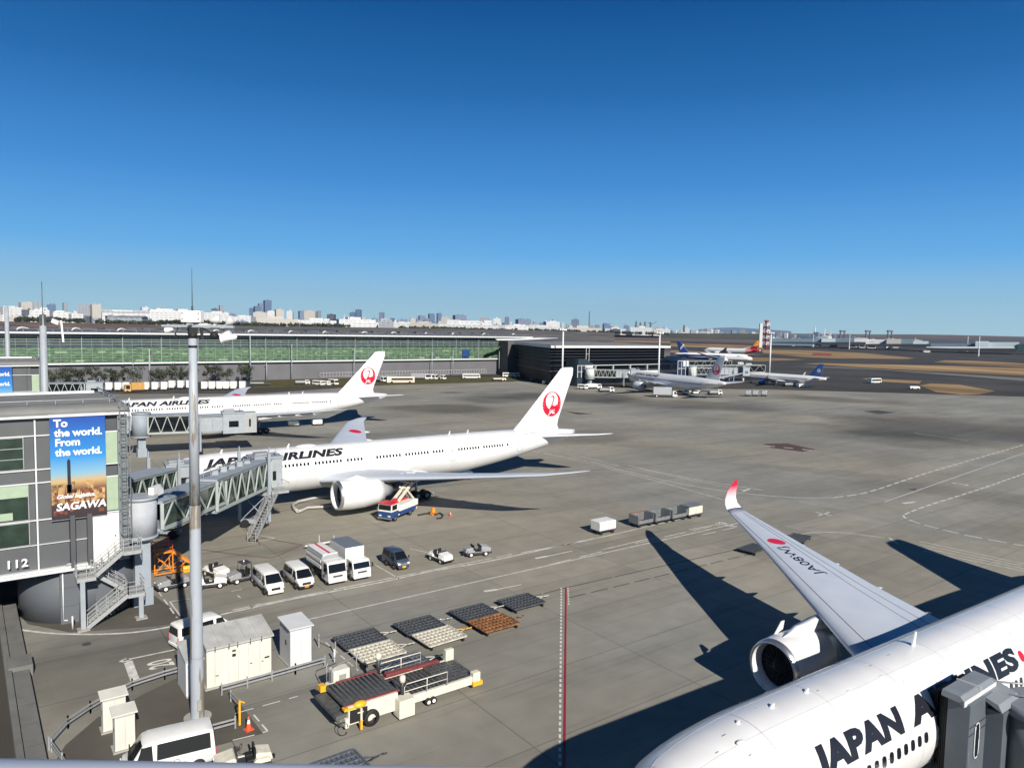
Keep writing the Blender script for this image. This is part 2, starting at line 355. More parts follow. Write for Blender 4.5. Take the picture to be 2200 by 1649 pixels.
    # cabin windows: each its own mesh object on the side towards the camera
    for row in sp.get('win', []):
        x0, x1, zw, step, side, detail = row
        k = 0; x = x0; first = None
        if detail:
            while x < x1:
                if not (k % 9 == 8) or detail == 2:
                    p = side_pt(x, zw, .012, side)
                    if first is None:
                        mb = MB(); mb.prism([(.145*math.copysign(abs(math.cos(t))**.7, math.cos(t)), .22*math.copysign(abs(math.sin(t))**.75, math.sin(t))) for t in [2*math.pi*i/12 for i in range(12)]], -.01, .012, axis='y')
                        first = ob('window', mb, GLASSD, fu); first.location = p; w_ = first
                    else:
                        w_ = first.copy(); COL.objects.link(w_); w_.parent = fu; w_.location = p
                    zc_, hw, hh = smooth_tab(T, x); w_.scale = (sp.get('wsc', 1),)*3; w_.rotation_euler = (side*math.asin((zw-zc_)/hh), 0, 0)
                x += step; k += 1
        else:
            mb = MB()
            while x < x1:
                p = side_pt(x, zw, .02, side); mb.bx(p[0]-.15, p[0]+.15, p[1]-.02, p[1]+.02, zw-.2, zw+.2); x += step
            ob('window_strip', mb, GLASSD, fu)
    for x, zlo, zhi, wd, side in sp.get('door', []):
        mb = MB(); cz_ = []
        for (xa, za), (xb, zb) in zip([(x, zlo), (x+wd, zlo), (x+wd, zhi), (x, zhi)], [(x+wd, zlo), (x+wd, zhi), (x, zhi), (x, zlo)]):
            nn = 6
            for i in range(nn):
                p = side_pt(xa+(xb-xa)*i/nn, za+(zb-za)*i/nn, .01, side); q = side_pt(xa+(xb-xa)*(i+1)/nn, za+(zb-za)*(i+1)/nn, .01, side); mb.bar(p, q, .045, .03)
        p = side_pt(x+wd*.5, zhi-.62, .015, side); mb.bx(p[0]-.1, p[0]+.1, p[1]-.02, p[1]+.02, p[2]-.14, p[2]+.14)
        ob('door', mb, STEEL, fu)
    if sp.get('skin'):
        for x in (4.6, 9.6, 14.6, 19.9, 24.9, 30, 35, 40, 45, 50):
            mb = MB(); P_ = [surf(x, a, .004) for a in np.linspace(-.9, 2.6, 40)]
            for p, q in zip(P_, P_[1:]): mb.bar(p, q, .018 if L > 73 else .03, .006)
            ob('skin_joint', mb, SKJ, fu)
        for a in (.42, 1.25, 1.9):
            mb = MB(); P_ = [surf(x, a, .004) for x in np.linspace(3.5, 48, 60)]
            for p, q in zip(P_, P_[1:]): mb.bar(p, q, .014, .006)
            ob('skin_joint', mb, SKJ, fu)
    for x, h_, ln in sp.get('ant', []):
        z, hw, hh = smooth_tab(T, x); mb = MB(); mb.prism([(x, z+hh-.03), (x+ln, z+hh-.03), (x+ln*1.25, z+hh+h_), (x+ln*.85, z+hh+h_)], -.04, .04, axis='y'); ob('antenna', mb, bodym, fu)
    for x in sp.get('dome', []):
        z, hw, hh = smooth_tab(T, x); mb = MB(); mb.sph((x, 0, z+hh-.12), .5, 16, 8, sc=(3.2, 1.3, .75)); ob('antenna_dome', mb, bodym, fu)
    if 'text' in sp:
        sd = sp.get('tside', -1)
        for (txt, x0, z0, size, shear, bold, spc), wd_ in ([(sp['text'], sp['twid'])]+sp.get('more_text', [])):
            V_, _ = text_geo(txt, size, shear=shear, bold=bold, spacing=spc); xs_ = wd_/(max(p.x for p in V_)-min(p.x for p in V_))
            zc_, hw, hh = smooth_tab(T, x0); a0 = math.asin((z0-zc_)/hh)
            def fn(u, v, x0=x0, a0=a0):
                x = x0+u*(1 if sd == -1 else -1); z_, hw_, hh_ = smooth_tab(T, x); a = a0+v/hh_; return (x, sd*(hw_+.02)*math.cos(a), z_+(hh_+.02)*math.sin(a))
            put_text('airline_lettering', txt, size, fu, fn, INK, shear=shear, bold=bold, spacing=spc, cut=.25, xs=xs_)
    return root, fu, fo, fin_pt, side_pt, surf

SP777 = dict(L=72.9, r=3.1, zc=5.4, zn=4.35, tail=25.5, belly=(22.5, 43.5), bellym=WHITE,
    wing=[(0, 21.5, 3.6, 15.2, .12, 0), (3.0, 23.4, 3.9, 14.0, .12, 0), (9.6, 28.0, 4.75, 9.4, .105, 0), (18, 33.7, 5.75, 6.6, .1, 0), (26, 39.2, 6.8, 4.5, .1, 0), (29.6, 41.7, 7.3, 3.5, .1, 0), (31.2, 44.2, 7.6, 2.3, .09, 0), (32.4, 46.6, 7.85, .7, .08, 0)],
    fair=[(6.5, 5.5), (13, 5), (18.5, 4.3), (23.5, 3.6)], fairm=WHITE,
    stab=[(0, 61.8, 6.9, 7.6, .1, 0), (1.2, 62.6, 7.0, 7.2, .1, 0), (9.8, 69.2, 8.0, 2.9, .09, 0), (10.75, 71.2, 8.15, 1.2, .08, 0)],
    fin=[(7.2, 57.8, 11.8, .09), (8.6, 59.3, 9.6, .09), (9.6, 60.4, 8.7, .09), (17.5, 68.3, 3.95, .085), (18.6, 69.3, 3.0, .08), (18.85, 70.1, 2.0, .06)],
    eng=(22.6, 9.7, 3.15, 1.93, 6.6), pyl=4.9, engm=WHITE,
    gear=[(5.9, 0, .55, 2, ''), (37.1, -5.5, .66, 6, ''), (37.1, 5.5, .66, 6, '')],
    win=[(8.2, 29.6, 6.45, .533, -1, 1), (32.0, 43.4, 6.45, .533, -1, 1), (46.2, 56.3, 6.45, .533, -1, 1)],
    door=[(5.2, 4.75, 6.75, 1.1, -1), (14.2, 4.8, 6.85, 1.1, -1), (30.4, 4.8, 6.95, 1.15, -1), (44.4, 4.8, 6.9, 1.1, -1), (57.9, 5.1, 7.05, 1.05, -1)],
    ant=[(10.5, .45, .3), (19.5, .5, .35), (46, .5, .28), (49.5, .5, .28)], dome=[22.3], skin=True, twid=19.4, text=('JAPAN AIRLINES', 17.4, 7.6, 1.66, .34, .05, 1.04))
m777, fu7, fo7, fp7, sp7, _ = airliner('wide_body_airliner', 'white airliner with red crane tail in the middle, boarding bridges at its nose', (16.8, 101.5, 0), 0, SP777, 'white airliners with red crane tails')
emblem(fo7, (67.3, 12.4), 2.2, lambda x, z, o: fp7(x, z, o))
far7, fuf, fof, fpf, spf, _ = airliner('wide_body_airliner', 'farther white airliner with red crane tail before the green glass pier', (18.6, 179.3, 0), 0, SP777, 'white airliners with red crane tails')
emblem(fof, (67.3, 12.4), 2.2, lambda x, z, o: fpf(x, z, o))
for fuo, spx in ((fu7, sp7), (fuf, spf)):
    mb = MB()
    for i in range(7): p = spx(60.2+i*.36, 7.75, .02); mb.bx(p[0], p[0]+.22, p[1]-.015, p[1]+.015, 7.62, 7.86)
    ob('registration_marking', mb, STEEL, fuo)
# starboard wing roundel on the middle airliner
def wing_top(sp, y, frac):
    sec = sp['wing']; i = max(j for j in range(len(sec)-1) if sec[j][0] <= y); t = (y-sec[i][0])/(sec[i+1][0]-sec[i][0])
    x, z, ch, th = [sec[i][q]*(1-t)+sec[i+1][q]*t for q in (1, 2, 3, 4)]
    f = sorted(foil(ch, th)[:13]); return (x+frac*ch, y, z+float(np.interp(frac*ch, [q[0] for q in f], [q[1] for q in f])))
def wing_x(sp, x, y):
    sec = sp['wing']; i = max(j for j in range(len(sec)-1) if sec[j][0] <= y); t = (y-sec[i][0])/(sec[i+1][0]-sec[i][0])
    xl, ch = [sec[i][q]*(1-t)+sec[i+1][q]*t for q in (1, 3)]; return wing_top(sp, y, min(.98, max(.01, (x-xl)/ch)))
def roundel(root, sp, x, y, rad):
    V, F = polygeo([[(rad*math.cos(2*math.pi*i/36), rad*math.sin(2*math.pi*i/36)) for i in range(36)]], .3); mb = MB()
    P = []
    for p in V: q = wing_x(sp, x+p.x, y+p.y); P.append((q[0], q[1], q[2]+.012))
    mb.add(P, F); w = [c for c in root.children if c.name.startswith('wing')][1]; ob('wing_roundel', mb, CRED, w, fix=False); return w
roundel(m777, SP777, 40.2, 22.5, 1.15); roundel(far7, SP777, 40.2, 22.5, 1.15)

GRADW = mat('winglet red fading to white', (.8, .8, .8), .35, var=.0, coat=.3)
_nt = GRADW.node_tree; _tc = _nt.nodes.new('ShaderNodeTexCoord'); _sx = _nt.nodes.new('ShaderNodeSeparateXYZ'); _mr = _nt.nodes.new('ShaderNodeMapRange'); _cr = _nt.nodes.new('ShaderNodeValToRGB')
_nt.links.new(_tc.outputs['Object'], _sx.inputs[0]); _nt.links.new(_sx.outputs[2], _mr.inputs[0]); _mr.inputs[1].default_value = 7.5; _mr.inputs[2].default_value = 9.5
_nt.links.new(_mr.outputs[0], _cr.inputs[0]); _cr.color_ramp.elements[0].position = .1; _cr.color_ramp.elements[0].color = (.8, .8, .8, 1); _cr.color_ramp.elements[1].position = .8; _cr.color_ramp.elements[1].color = (.62, .01, .04, 1)
_nt.links.new(_cr.outputs[0], _nt.nodes['Principled BSDF'].inputs['Base Color'])
SP350 = dict(L=73.5, r=3.02, zc=5.35, zn=4.2, tail=22, belly=(25.5, 46.5),
    wing=[(0, 24.0, 4.2, 14.9, .12, 0), (2.9, 26.1, 4.45, 12.9, .12, 0), (6.9, 28.8, 5.0, 10.7, .115, 0), (11.2, 31.7, 5.6, 8.5, .11, 0), (19.5, 37.4, 6.6, 5.15, .10, 0), (27.8, 43.2, 7.2, 2.5, .09, 0), (29.3, 44.3, 7.33, 2.25, .09, .2)],
    tips=[(29.28, 44.3, 7.32, 2.25, .09, .2), (30.2, 45.0, 7.6, 2.05, .085, .55), (30.85, 45.8, 8.0, 1.8, .08, .9), (31.3, 46.7, 8.6, 1.5, .08, 1.15), (31.55, 47.6, 9.15, 1.1, .08, 1.3), (31.65, 48.4, 9.62, .3, .08, 1.35)], tipm=GRADW,
    fair=[(6.8, 5.2), (11.0, 4.6), (15.5, 4), (19.6, 3.2)], panel=True,
    stab=[(0, 62.5, 6.9, 7, .1, 0), (9.3, 69.3, 7.6, 2.6, .09, 0)],
    fin=[(7.4, 59, 10.5, .09), (9, 60.8, 8.4, .09), (16.3, 67.6, 4, .085), (17, 68.6, 3, .07)],
    eng=(25.8, 10.1, 2.62, 1.9, 5.8), pyl=5.3, engm=WHITE,
    gear=[(4.6, 0, .55, 2, ''), (38, -5.3, .66, 6, ''), (38, 5.3, .66, 6, '')], cock=(2.1, 3.9),
    wsc=1.22, win=[(12.3, 20.2, 5.72, .65, -1, 2), (25.2, 38, 5.72, .65, -1, 2)], door=[(7.0, 4.4, 6.4, 1.1, -1), (21.6, 4.55, 6.7, 1.1, -1)], skin=True,
    ant=[(24.2, .75, .35), (11.4, .16, .3), (14.1, .16, .3), (9.0, .12, .22)], dome=[], text=('JAPAN', 14.95, 6.92, 1.52, .10, .06, 1.06), twid=7.3, more_text=[(('AIRLINES', 25.3, 6.92, 1.52, .10, .06, 1.06), 12.2)])
a350, fu3, fo3, fp3, sp3, sf3 = airliner('wide_body_airliner', 'nearest white airliner at lower right with red winglet tip and large dark lettering', (18.4, 19.93, 0), -.033, SP350)
mb = MB()
rnd = random.Random(8)
for i in range(26):
    x = rnd.uniform(5, 34); a = rnd.uniform(-.3, 2.3); p = sf3(x, a, .006); q = sf3(x+rnd.uniform(.08, .3), a, .006); mb.bar(p, q, rnd.uniform(.02, .06), .006)
ob('stencil_marks', mb, mat('stencil grey', (.25, .25, .26), .5), fu3)
for x in (8.2, 16.4, 19.4): z_, hw_, hh_ = 5.35, 3.02, 3.02; mb = MB(); mb.sph((x, -.9, 8.17), .16, 10, 6, sc=(1.6, .8, .5)); ob('beacon_fairing', mb, WHITE, fu3)
mb = MB(); mb.prism([(27.2, 4.35), (28.2, 4.6), (28.35, 5.2), (28.0, 5.2)], 11.0, 11.06, axis='y'); ob('nacelle_strake', mb, WHITE, [c for c in a350.children if c.name.startswith('engine')][1])
wst = roundel(a350, SP350, 40.0, 20.2, .8)
V, F = text_geo('JA08WJ', 1.7, bold=.01, shear=.1); mb = MB(); P = []
for p in V:
    y = 16.4+p.x; q = wing_x(SP350, 38.0+(y-16.4)*.42-p.y*.9, y); P.append((q[0], q[1], q[2]+.012))
mb.add(P, F); ob('registration_lettering', mb, INK, wst, fix=False)
mb = MB(); p = sp3(31.9, 6.9, .02)
V, F = polygeo([[(.28*math.cos(2*math.pi*i/20), .28*math.sin(2*math.pi*i/20)) for i in range(20)]]); mb.add([sp3(31.95+q.x, 6.9+q.y, .02) for q in V], F); ob('red_dot', mb, CRED, fu3, fix=False)
# ---- 787 at the dark satellite
SP787 = dict(L=62.5, r=2.9, zc=4.95, zn=4.0, tail=21, belly=(19, 37),
    wing=[(0, 18.5, 3.3, 12.5, .12, 0), (2.8, 20.3, 3.5, 11.4, .12, 0), (9.3, 25, 4.5, 7.8, .1, 0), (18, 31, 5.9, 5, .1, 0), (26, 36.5, 7.8, 3, .1, 0), (28.5, 39.5, 8.7, 1.8, .09, .2), (30, 42, 9.5, .5, .08, .3)],
    fair=[(11, 4.2), (16, 3.6), (21, 3)], fairm=WHITE,
    stab=[(0, 53.2, 5.9, 6.2, .1, 0), (9.7, 59.6, 6.8, 2.4, .09, 0)],
    fin=[(6.6, 49.5, 10, .09), (8.2, 51.4, 7.8, .09), (15.9, 57.9, 3.8, .085), (16.9, 59.2, 2.6, .07)],
    eng=(18.6, 9.7, 2.5, 1.75, 5.4), pyl=4.4, engm=WHITE,
    gear=[(5.6, 0, .5, 2, ''), (30.5, -4.9, .6, 4, ''), (30.5, 4.9, .6, 4, '')], cock=(2.1, 4.2),
    win=[(7, 52, 5.4, .62, -1, 0), (7, 52, 5.4, .62, 1, 0)])
sp = dict(SP787); sp['text'] = ('JAPAN AIRLINES', 15.6, 6.7, 1.6, .34, .045, 1.06); sp['twid'] = 17.5
j787, fuj, foj, fpj, spj, _ = airliner('twin_engine_airliner', 'small looking white airliner with crane tail in shade beside the dark terminal', (242.1, 236.9, 0), -1.767, sp, 'white airliners with red crane tails')
emblem(foj, (57.2, 11.4), 2.1, lambda x, z, o: fpj(x, z, o))
# ---- blue tailed 787 on the taxiway
NAVY = mat('navy livery paint', (.008, .028, .12), .35, var=.05)
sp = dict(SP787); sp['finm'] = NAVY
ana, fua, foa, fpa, spa, _ = airliner('twin_engine_airliner', 'white airliner with blue tail and blue side band rolling beyond the dark terminal', (519.5, 371, 0), 2.134, sp)
mb = MB()
for z0, z1, x0, x1 in ((4.7, 6.4, 22, 61.5), (2.5, 4.4, 30, 59)):
    n_ = 36; prev = None; V = []
    for i in range(n_+1):
        x = x0+(x1-x0)*i/n_; lo = z0 if z0 > 4 else min(4.4, z0+.03*(x-40))
        for k in range(5):
            z = lo+(z1+max(0, (x-50))*.06-lo)*k/4; V.append(spa(x, min(z, 7.2), .03, 1))
    mb.add(V, [(5*i+k, 5*i+k+1, 5*i+5+k+1, 5*i+5+k) for i in range(n_) for k in range(4)])
ob('blue_side_band', mb, NAVY, fua, fix=False)
put_text('tail_lettering', 'ANA', 2.6, foa, lambda u, v: fpa(56.9-u*.55+v*.45, 12.4+v*.8+u*.7, .03, 1), WHITE, bold=.02, shear=.2)
put_text('airline_lettering', 'ANA', 1.3, fua, lambda u, v: spa(11-u, 6.2+v, .03, 1), BLUE, bold=.03)
# ---- airliner with red and yellow tail behind it
REDY = mat('tail paint red to yellow', (.35, .02, .03), .4, var=0)
_nt = REDY.node_tree; _tc = _nt.nodes.new('ShaderNodeTexCoord'); _sx = _nt.nodes.new('ShaderNodeSeparateXYZ'); _cr = _nt.nodes.new('ShaderNodeValToRGB'); _mr = _nt.nodes.new('ShaderNodeMapRange')
_nt.links.new(_tc.outputs['Object'], _sx.inputs[0]); _nt.links.new(_sx.outputs[2], _mr.inputs[0]); _mr.inputs[1].default_value = 6; _mr.inputs[2].default_value = 17; _nt.links.new(_mr.outputs[0], _cr.inputs[0])
_cr.color_ramp.interpolation = 'CONSTANT'; _cr.color_ramp.elements[0].color = (.28, .015, .03, 1); _cr.color_ramp.elements[1].position = .45; _cr.color_ramp.elements[1].color = (.8, .33, .03, 1)
_nt.links.new(_cr.outputs[0], _nt.nodes['Principled BSDF'].inputs['Base Color'])
sp = dict(SP787); sp.update(finm=REDY, stabm=RED, L=66)
sp['fin'] = [(a, b+3, c, d) for a, b, c, d in SP787['fin']]; sp['stab'] = [(a, b+3, c, d, e, f) for a, b, c, d, e, f in SP787['stab']]
asi = airliner('twin_engine_airliner', 'white airliner with red and yellow tail, half hidden behind the blue tailed one', (672.5, 545.7, 0), -1.342, sp)
mb = MB(); V = []
for i in range(15):
    for k in range(9): V.append(asi[5](50+15*i/14, -1.3+2.7*k/8, .03, -1))
mb.add(V, [(9*i+k, 9*i+k+1, 9*i+9+k+1, 9*i+9+k) for i in range(14) for k in range(8)]); ob('red_tail_band', mb, RED, asi[1], fix=False)
# ---- narrow body with blue tail at right
SP321 = dict(L=44.3, r=2.0, zc=3.85, zn=3.2, tail=13, belly=(14, 27),
    wing=[(0, 13.5, 2.6, 7.2, .12, 0), (2, 14.6, 2.75, 6.4, .12, 0), (6.4, 17, 3.2, 4, .1, 0), (16.2, 22.6, 4.2, 1.6, .1, 0), (16.9, 23.2, 4.6, 1.3, .09, .8), (17.1, 24.5, 6.4, .6, .08, 1.4)],
    stab=[(0, 37.6, 4.6, 4.2, .1, 0), (6.2, 41.4, 5.2, 1.6, .09, 0)],
    fin=[(5, 35, 7, .09), (6, 36, 5.6, .09), (11.6, 40.6, 2.3, .08)],
    eng=(13.2, 5.75, 1.7, 1.1, 3.6), pyl=2.9, engm=BLUE, gear=[(5, 0, .4, 2, ''), (21.5, -3.8, .55, 2, ''), (21.5, 3.8, .55, 2, '')], cock=(1.8, 3),
    win=[(6, 36, 4.25, .533, -1, 0)], finm=BLUE)
a321, fun, fon, fpn, spn, _ = airliner('narrow_body_airliner', 'narrow white airliner with blue tail and blue stripe at the farther bridge', (321.2, 235.1, 0), -1.504, SP321)
mb = MB(); V = []
for i in range(25):
    for z in (2.6, 3.3): V.append(spn(3+28*i/24, z, .03, -1))
mb.add(V, [(2*i, 2*i+1, 2*i+3, 2*i+2) for i in range(24)]); ob('blue_stripe', mb, BLUE, fun, fix=False)
V, F = polygeo([[(.95*math.cos(2*math.pi*i/20), .95*math.sin(2*math.pi*i/20)) for i in range(20)]], .3); mb = MB(); mb.add([fpn(40.6+q.x, 8.4+q.y, .02) for q in V], F); ob('tail_roundel', mb, BRG, fon, fix=False)
# ---- tiny far airliner standing at the remote terminal
sp = dict(SP787); sp.pop('win')
airliner('twin_engine_airliner', 'tiny all white airliner in front of the far terminal on the right', tuple(G(1703, 742)), math.radians(103), sp)
# ================================================================ GROUND
def ground_mat():
    m = bpy.data.materials.new('apron concrete'); m.use_nodes = True; nt = m.node_tree; N = nt.nodes; L = nt.links; b = N['Principled BSDF']; b.inputs['Roughness'].default_value = .75; b.inputs['Specular IOR Level'].default_value = .25
    geo = N.new('ShaderNodeNewGeometry'); P = geo.outputs['Position']
    def noise(scale, det=4, vec=P, st=None):
        if st:
            mp = N.new('ShaderNodeMapping'); mp.inputs['Scale'].default_value = st; mp.inputs['Rotation'].default_value = (0, 0, .15); L.new(vec, mp.inputs[0]); vec = mp.outputs[0]
        n = N.new('ShaderNodeTexNoise'); n.inputs['Scale'].default_value = scale; n.inputs['Detail'].default_value = det; L.new(vec, n.inputs[0]); return n.outputs[0]
    def ramp(v, a, b_, c, d):
        r = N.new('ShaderNodeMapRange'); r.interpolation_type = 'SMOOTHSTEP'
        for i, q in enumerate((a, b_, c, d)): r.inputs[i+1].default_value = q
        L.new(v, r.inputs[0]); return r.outputs[0]
    def math_(op, a, b_):
        r = N.new('ShaderNodeMath'); r.operation = op
        for i, q in enumerate((a, b_)):
            if isinstance(q, (int, float)): r.inputs[i].default_value = q
            else: L.new(q, r.inputs[i])
        return r.outputs[0]
    br = N.new('ShaderNodeTexBrick'); br.inputs['Scale'].default_value = 1; br.offset = 0; br.inputs['Brick Width'].default_value = 15; br.inputs['Row Height'].default_value = 7.5
    br.inputs['Mortar Size'].default_value = .06; br.inputs['Color1'].default_value = (.90, .90, .90, 1); br.inputs['Color2'].default_value = (1.04, 1.04, 1.04, 1); br.inputs['Mortar'].default_value = (.62, .62, .62, 1); br.inputs['Mortar Smooth'].default_value = .5
    mp = N.new('ShaderNodeMapping'); mp.inputs['Rotation'].default_value = (0, 0, .0); mp.inputs['Location'].default_value = (2.2, 3.1, 0); L.new(P, mp.inputs[0]); L.new(mp.outputs[0], br.inputs[0])
    val = math_('MULTIPLY', ramp(noise(.035, 6), .3, .7, .86, 1.1), ramp(noise(.5, 6), .3, .7, .93, 1.05))
    val = math_('MULTIPLY', val, ramp(noise(.12, 5, st=(.25, 1.6, 1)), .35, .75, 1.04, .88))
    val = math_('MULTIPLY', val, ramp(noise(14, 3), .3, .7, .95, 1.05))
    val = math_('MULTIPLY', val, ramp(noise(.9, 6, st=(.06, 2.2, 1)), .52, .72, 1.0, .86))
    # oil stains and tyre-darkened patches, each at its own place on the ground
    stains = [(930, 877, 165, 12, .55), (1060, 858, 120, 9, .62), (1230, 852, 230, 13, .50), (1480, 868, 230, 13, .58), (1260, 940, 120, 17, .72), (2060, 922, 270, 40, .50), (1960, 945, 160, 20, .72), (1800, 859, 135, 8, .62), (970, 843, 32, 3, .6), (1180, 905, 90, 8, .75),
              (700, 940, 160, 14, .8), (960, 1010, 120, 16, .86), (1050, 1060, 150, 8, .88), (300, 848, 330, 8, .85), (1350, 1000, 90, 10, .9), (620, 1180, 130, 18, .88), (1000, 1240, 120, 12, .93), (1750, 1010, 200, 9, .80), (1640, 905, 200, 4, .88), (1400, 960, 160, 5, .9), (250, 1400, 190, 22, .90), (2080, 1060, 200, 18, .85), (260, 1420, 330, 110, .72), (480, 1370, 200, 45, .88), (430, 1520, 200, 90, .82)]
    wob = ramp(noise(.035, 6), .2, .8, -.22, .22)
    for px, py, rx, ry, dk in stains:
        c = G(px, py); a = G(px, py-ry*.9); b2 = G(px, py+ry); d = c.length; hy = (a-b2).length/2; hx = rx*math.hypot(c.x, c.y)/FPX
        ang = math.atan2(c.y, c.x); mp = N.new('ShaderNodeMapping'); mp.vector_type = 'TEXTURE'; mp.inputs['Location'].default_value = (c.x, c.y, 0); mp.inputs['Rotation'].default_value = (0, 0, ang); mp.inputs['Scale'].default_value = (hy, hx, 1e6)
        L.new(P, mp.inputs[0]); ln = N.new('ShaderNodeVectorMath'); ln.operation = 'LENGTH'; L.new(mp.outputs[0], ln.inputs[0])
        val = math_('MULTIPLY', val, ramp(math_('ADD', ln.outputs['Value'], wob), .45, 1.08, dk, 1))
    mx = N.new('ShaderNodeMix'); mx.data_type = 'RGBA'; mx.blend_type = 'MULTIPLY'; mx.inputs[0].default_value = 1; L.new(br.outputs[0], mx.inputs[6]); L.new(val, mx.inputs[7])
    hue = N.new('ShaderNodeMix'); hue.data_type = 'RGBA'; hue.inputs[6].default_value = (.282, .262, .212, 1); hue.inputs[7].default_value = (.262, .256, .224, 1); L.new(ramp(noise(.02, 3), .4, .6, 0, 1), hue.inputs[0])
    m2 = N.new('ShaderNodeMix'); m2.data_type = 'RGBA'; m2.blend_type = 'MULTIPLY'; m2.inputs[0].default_value = 1; L.new(hue.outputs[2], m2.inputs[6]); L.new(mx.outputs[2], m2.inputs[7])
    # beyond the airfield: dull open land
    ln = N.new('ShaderNodeVectorMath'); ln.operation = 'LENGTH'; L.new(P, ln.inputs[0])
    far = N.new('ShaderNodeMix'); far.data_type = 'RGBA'; L.new(ramp(ln.outputs['Value'], 650, 1100, 0, 1), far.inputs[0]); L.new(m2.outputs[2], far.inputs[6]); far.inputs[7].default_value = (.085, .078, .068, 1)
    L.new(far.outputs[2], b.inputs['Base Color'])
    bp = N.new('ShaderNodeBump'); bp.inputs['Strength'].default_value = .15; bp.inputs['Distance'].default_value = .02; L.new(noise(30, 3), bp.inputs['Height']); L.new(bp.outputs[0], b.inputs['Normal'])
    return m
mb = MB(); mb.sheet([(-9500, -9500), (9500, -9500), (9500, 9500), (-9500, 9500)], 0); struct('ground', mb, ground_mat())
ASPH = mat('asphalt', (.066, .062, .056), .85, var=.35, scale=.02, spec=.2); ASPD = mat('service road asphalt', (.125, .12, .108), .85, var=.2, scale=.25, spec=.2)
GRASS = mat('dry winter grass', (.33, .225, .115), .9, var=.6, scale=.02, spec=.1, stretch=(1, .25, 1)); GRG = mat('olive verge grass', (.10, .09, .04), .9, var=.4, scale=.2, spec=.1); REDG = mat('red brown earth', (.13, .065, .045), .9, var=.3, scale=.01, spec=.1)
def pxpoly(name, pts, m, z, kind='structure'):
    mb = MB(); mb.sheet([G(*p) for p in pts], z); o = ob(name, mb, m, fix=False, kind=kind)
    return o
# far taxiways and verges, from near to far
pxpoly('taxiway', [(830, 826), (1110, 818), (1190, 826), (1330, 833), (1650, 836), (2200, 852), (2200, 842), (1800, 826), (1440, 790), (1120, 790), (700, 806), (200, 818), (100, 830), (200, 846), (560, 845)], ASPH, .03)
pxpoly('taxiway', [(1440, 790), (1800, 826), (1700, 822), (2200, 850), (2600, 880), (2600, 740), (1700, 737), (1440, 733)], ASPH, .05)
def grass(pts, m=GRASS, z=.12):
    mb = MB(); mb.sheet([G(*p) for p in pts], z); ob('grass', mb, m, fix=False, kind='stuff', label='dry grass verge between the taxiways', category='grass')
grass([(1725, 781), (1764, 780), (1900, 783), (2050, 786), (2200, 791), (2600, 806), (2600, 832), (2200, 807), (1985, 797), (1860, 790), (1790, 785)])
grass([(1560, 770), (1622, 768), (1690, 770), (1735, 772), (1640, 776), (1560, 775)]); grass([(1636, 751), (1720, 752), (1840, 757), (1965, 769), (1950, 771), (1800, 770), (1720, 766), (1640, 759)])
grass([(2005, 778), (2030, 774), (2090, 775), (2200, 781), (2600, 798), (2600, 806), (2200, 789)])
grass([(1975, 828), (2000, 824), (2060, 826), (2138, 840), (2105, 847), (2070, 848), (2010, 842)], z=.1)
grass([(1850, 812), (1980, 818), (1975, 824), (1880, 819)], z=.1); grass([(1440, 737), (1560, 740), (1640, 743), (1640, 750), (1560, 748), (1440, 744)]); grass([(1200, 727), (1440, 733), (1440, 737), (1200, 731)]); grass([(1440, 752), (1640, 762), (1560, 762), (1440, 757)])
grass([(540, 835), (1110, 819), (1110, 809), (560, 815)], GRG, .1)
pxpoly('earth_bank', [(100, 703), (700, 712), (1200, 722), (1500, 727), (1500, 721), (900, 706), (100, 694)], REDG, .3)
pxpoly('earth_bank', [(1746, 763), (1786, 764), (1787, 760), (1746, 759)], mat('red paint faded', (.30, .05, .035), .8, var=.2), .35)
pxpoly('taxiway', [(1700, 786), (1900, 795), (2200, 818), (2200, 812), (2000, 800), (1800, 788)], mat('pale taxi lane', (.17, .165, .15), .85, var=.15, scale=.05), .09)
# service road running along the stands, with its darker asphalt surface
pxpoly('parking_pad', [(10, 1290), (60, 1340), (150, 1358), (330, 1345), (390, 1337), (395, 1325), (300, 1255), (150, 1240)], mat('brown grey asphalt', (.105, .098, .082), .85, var=.2, scale=.3, spec=.2), .008)
pxpoly('equipment_pad', [(110, 1649), (140, 1600), (210, 1540), (380, 1455), (470, 1462), (500, 1490), (565, 1575), (470, 1600), (300, 1660), (120, 1700)], mat('brown grey asphalt 2', (.105, .098, .082), .85, var=.2, scale=.3, spec=.2), .008)
pxpoly('road_under_terminal', [(-400, 1300), (10, 1296), (60, 1500), (100, 1750), (-400, 1750)], ASPH, .012)
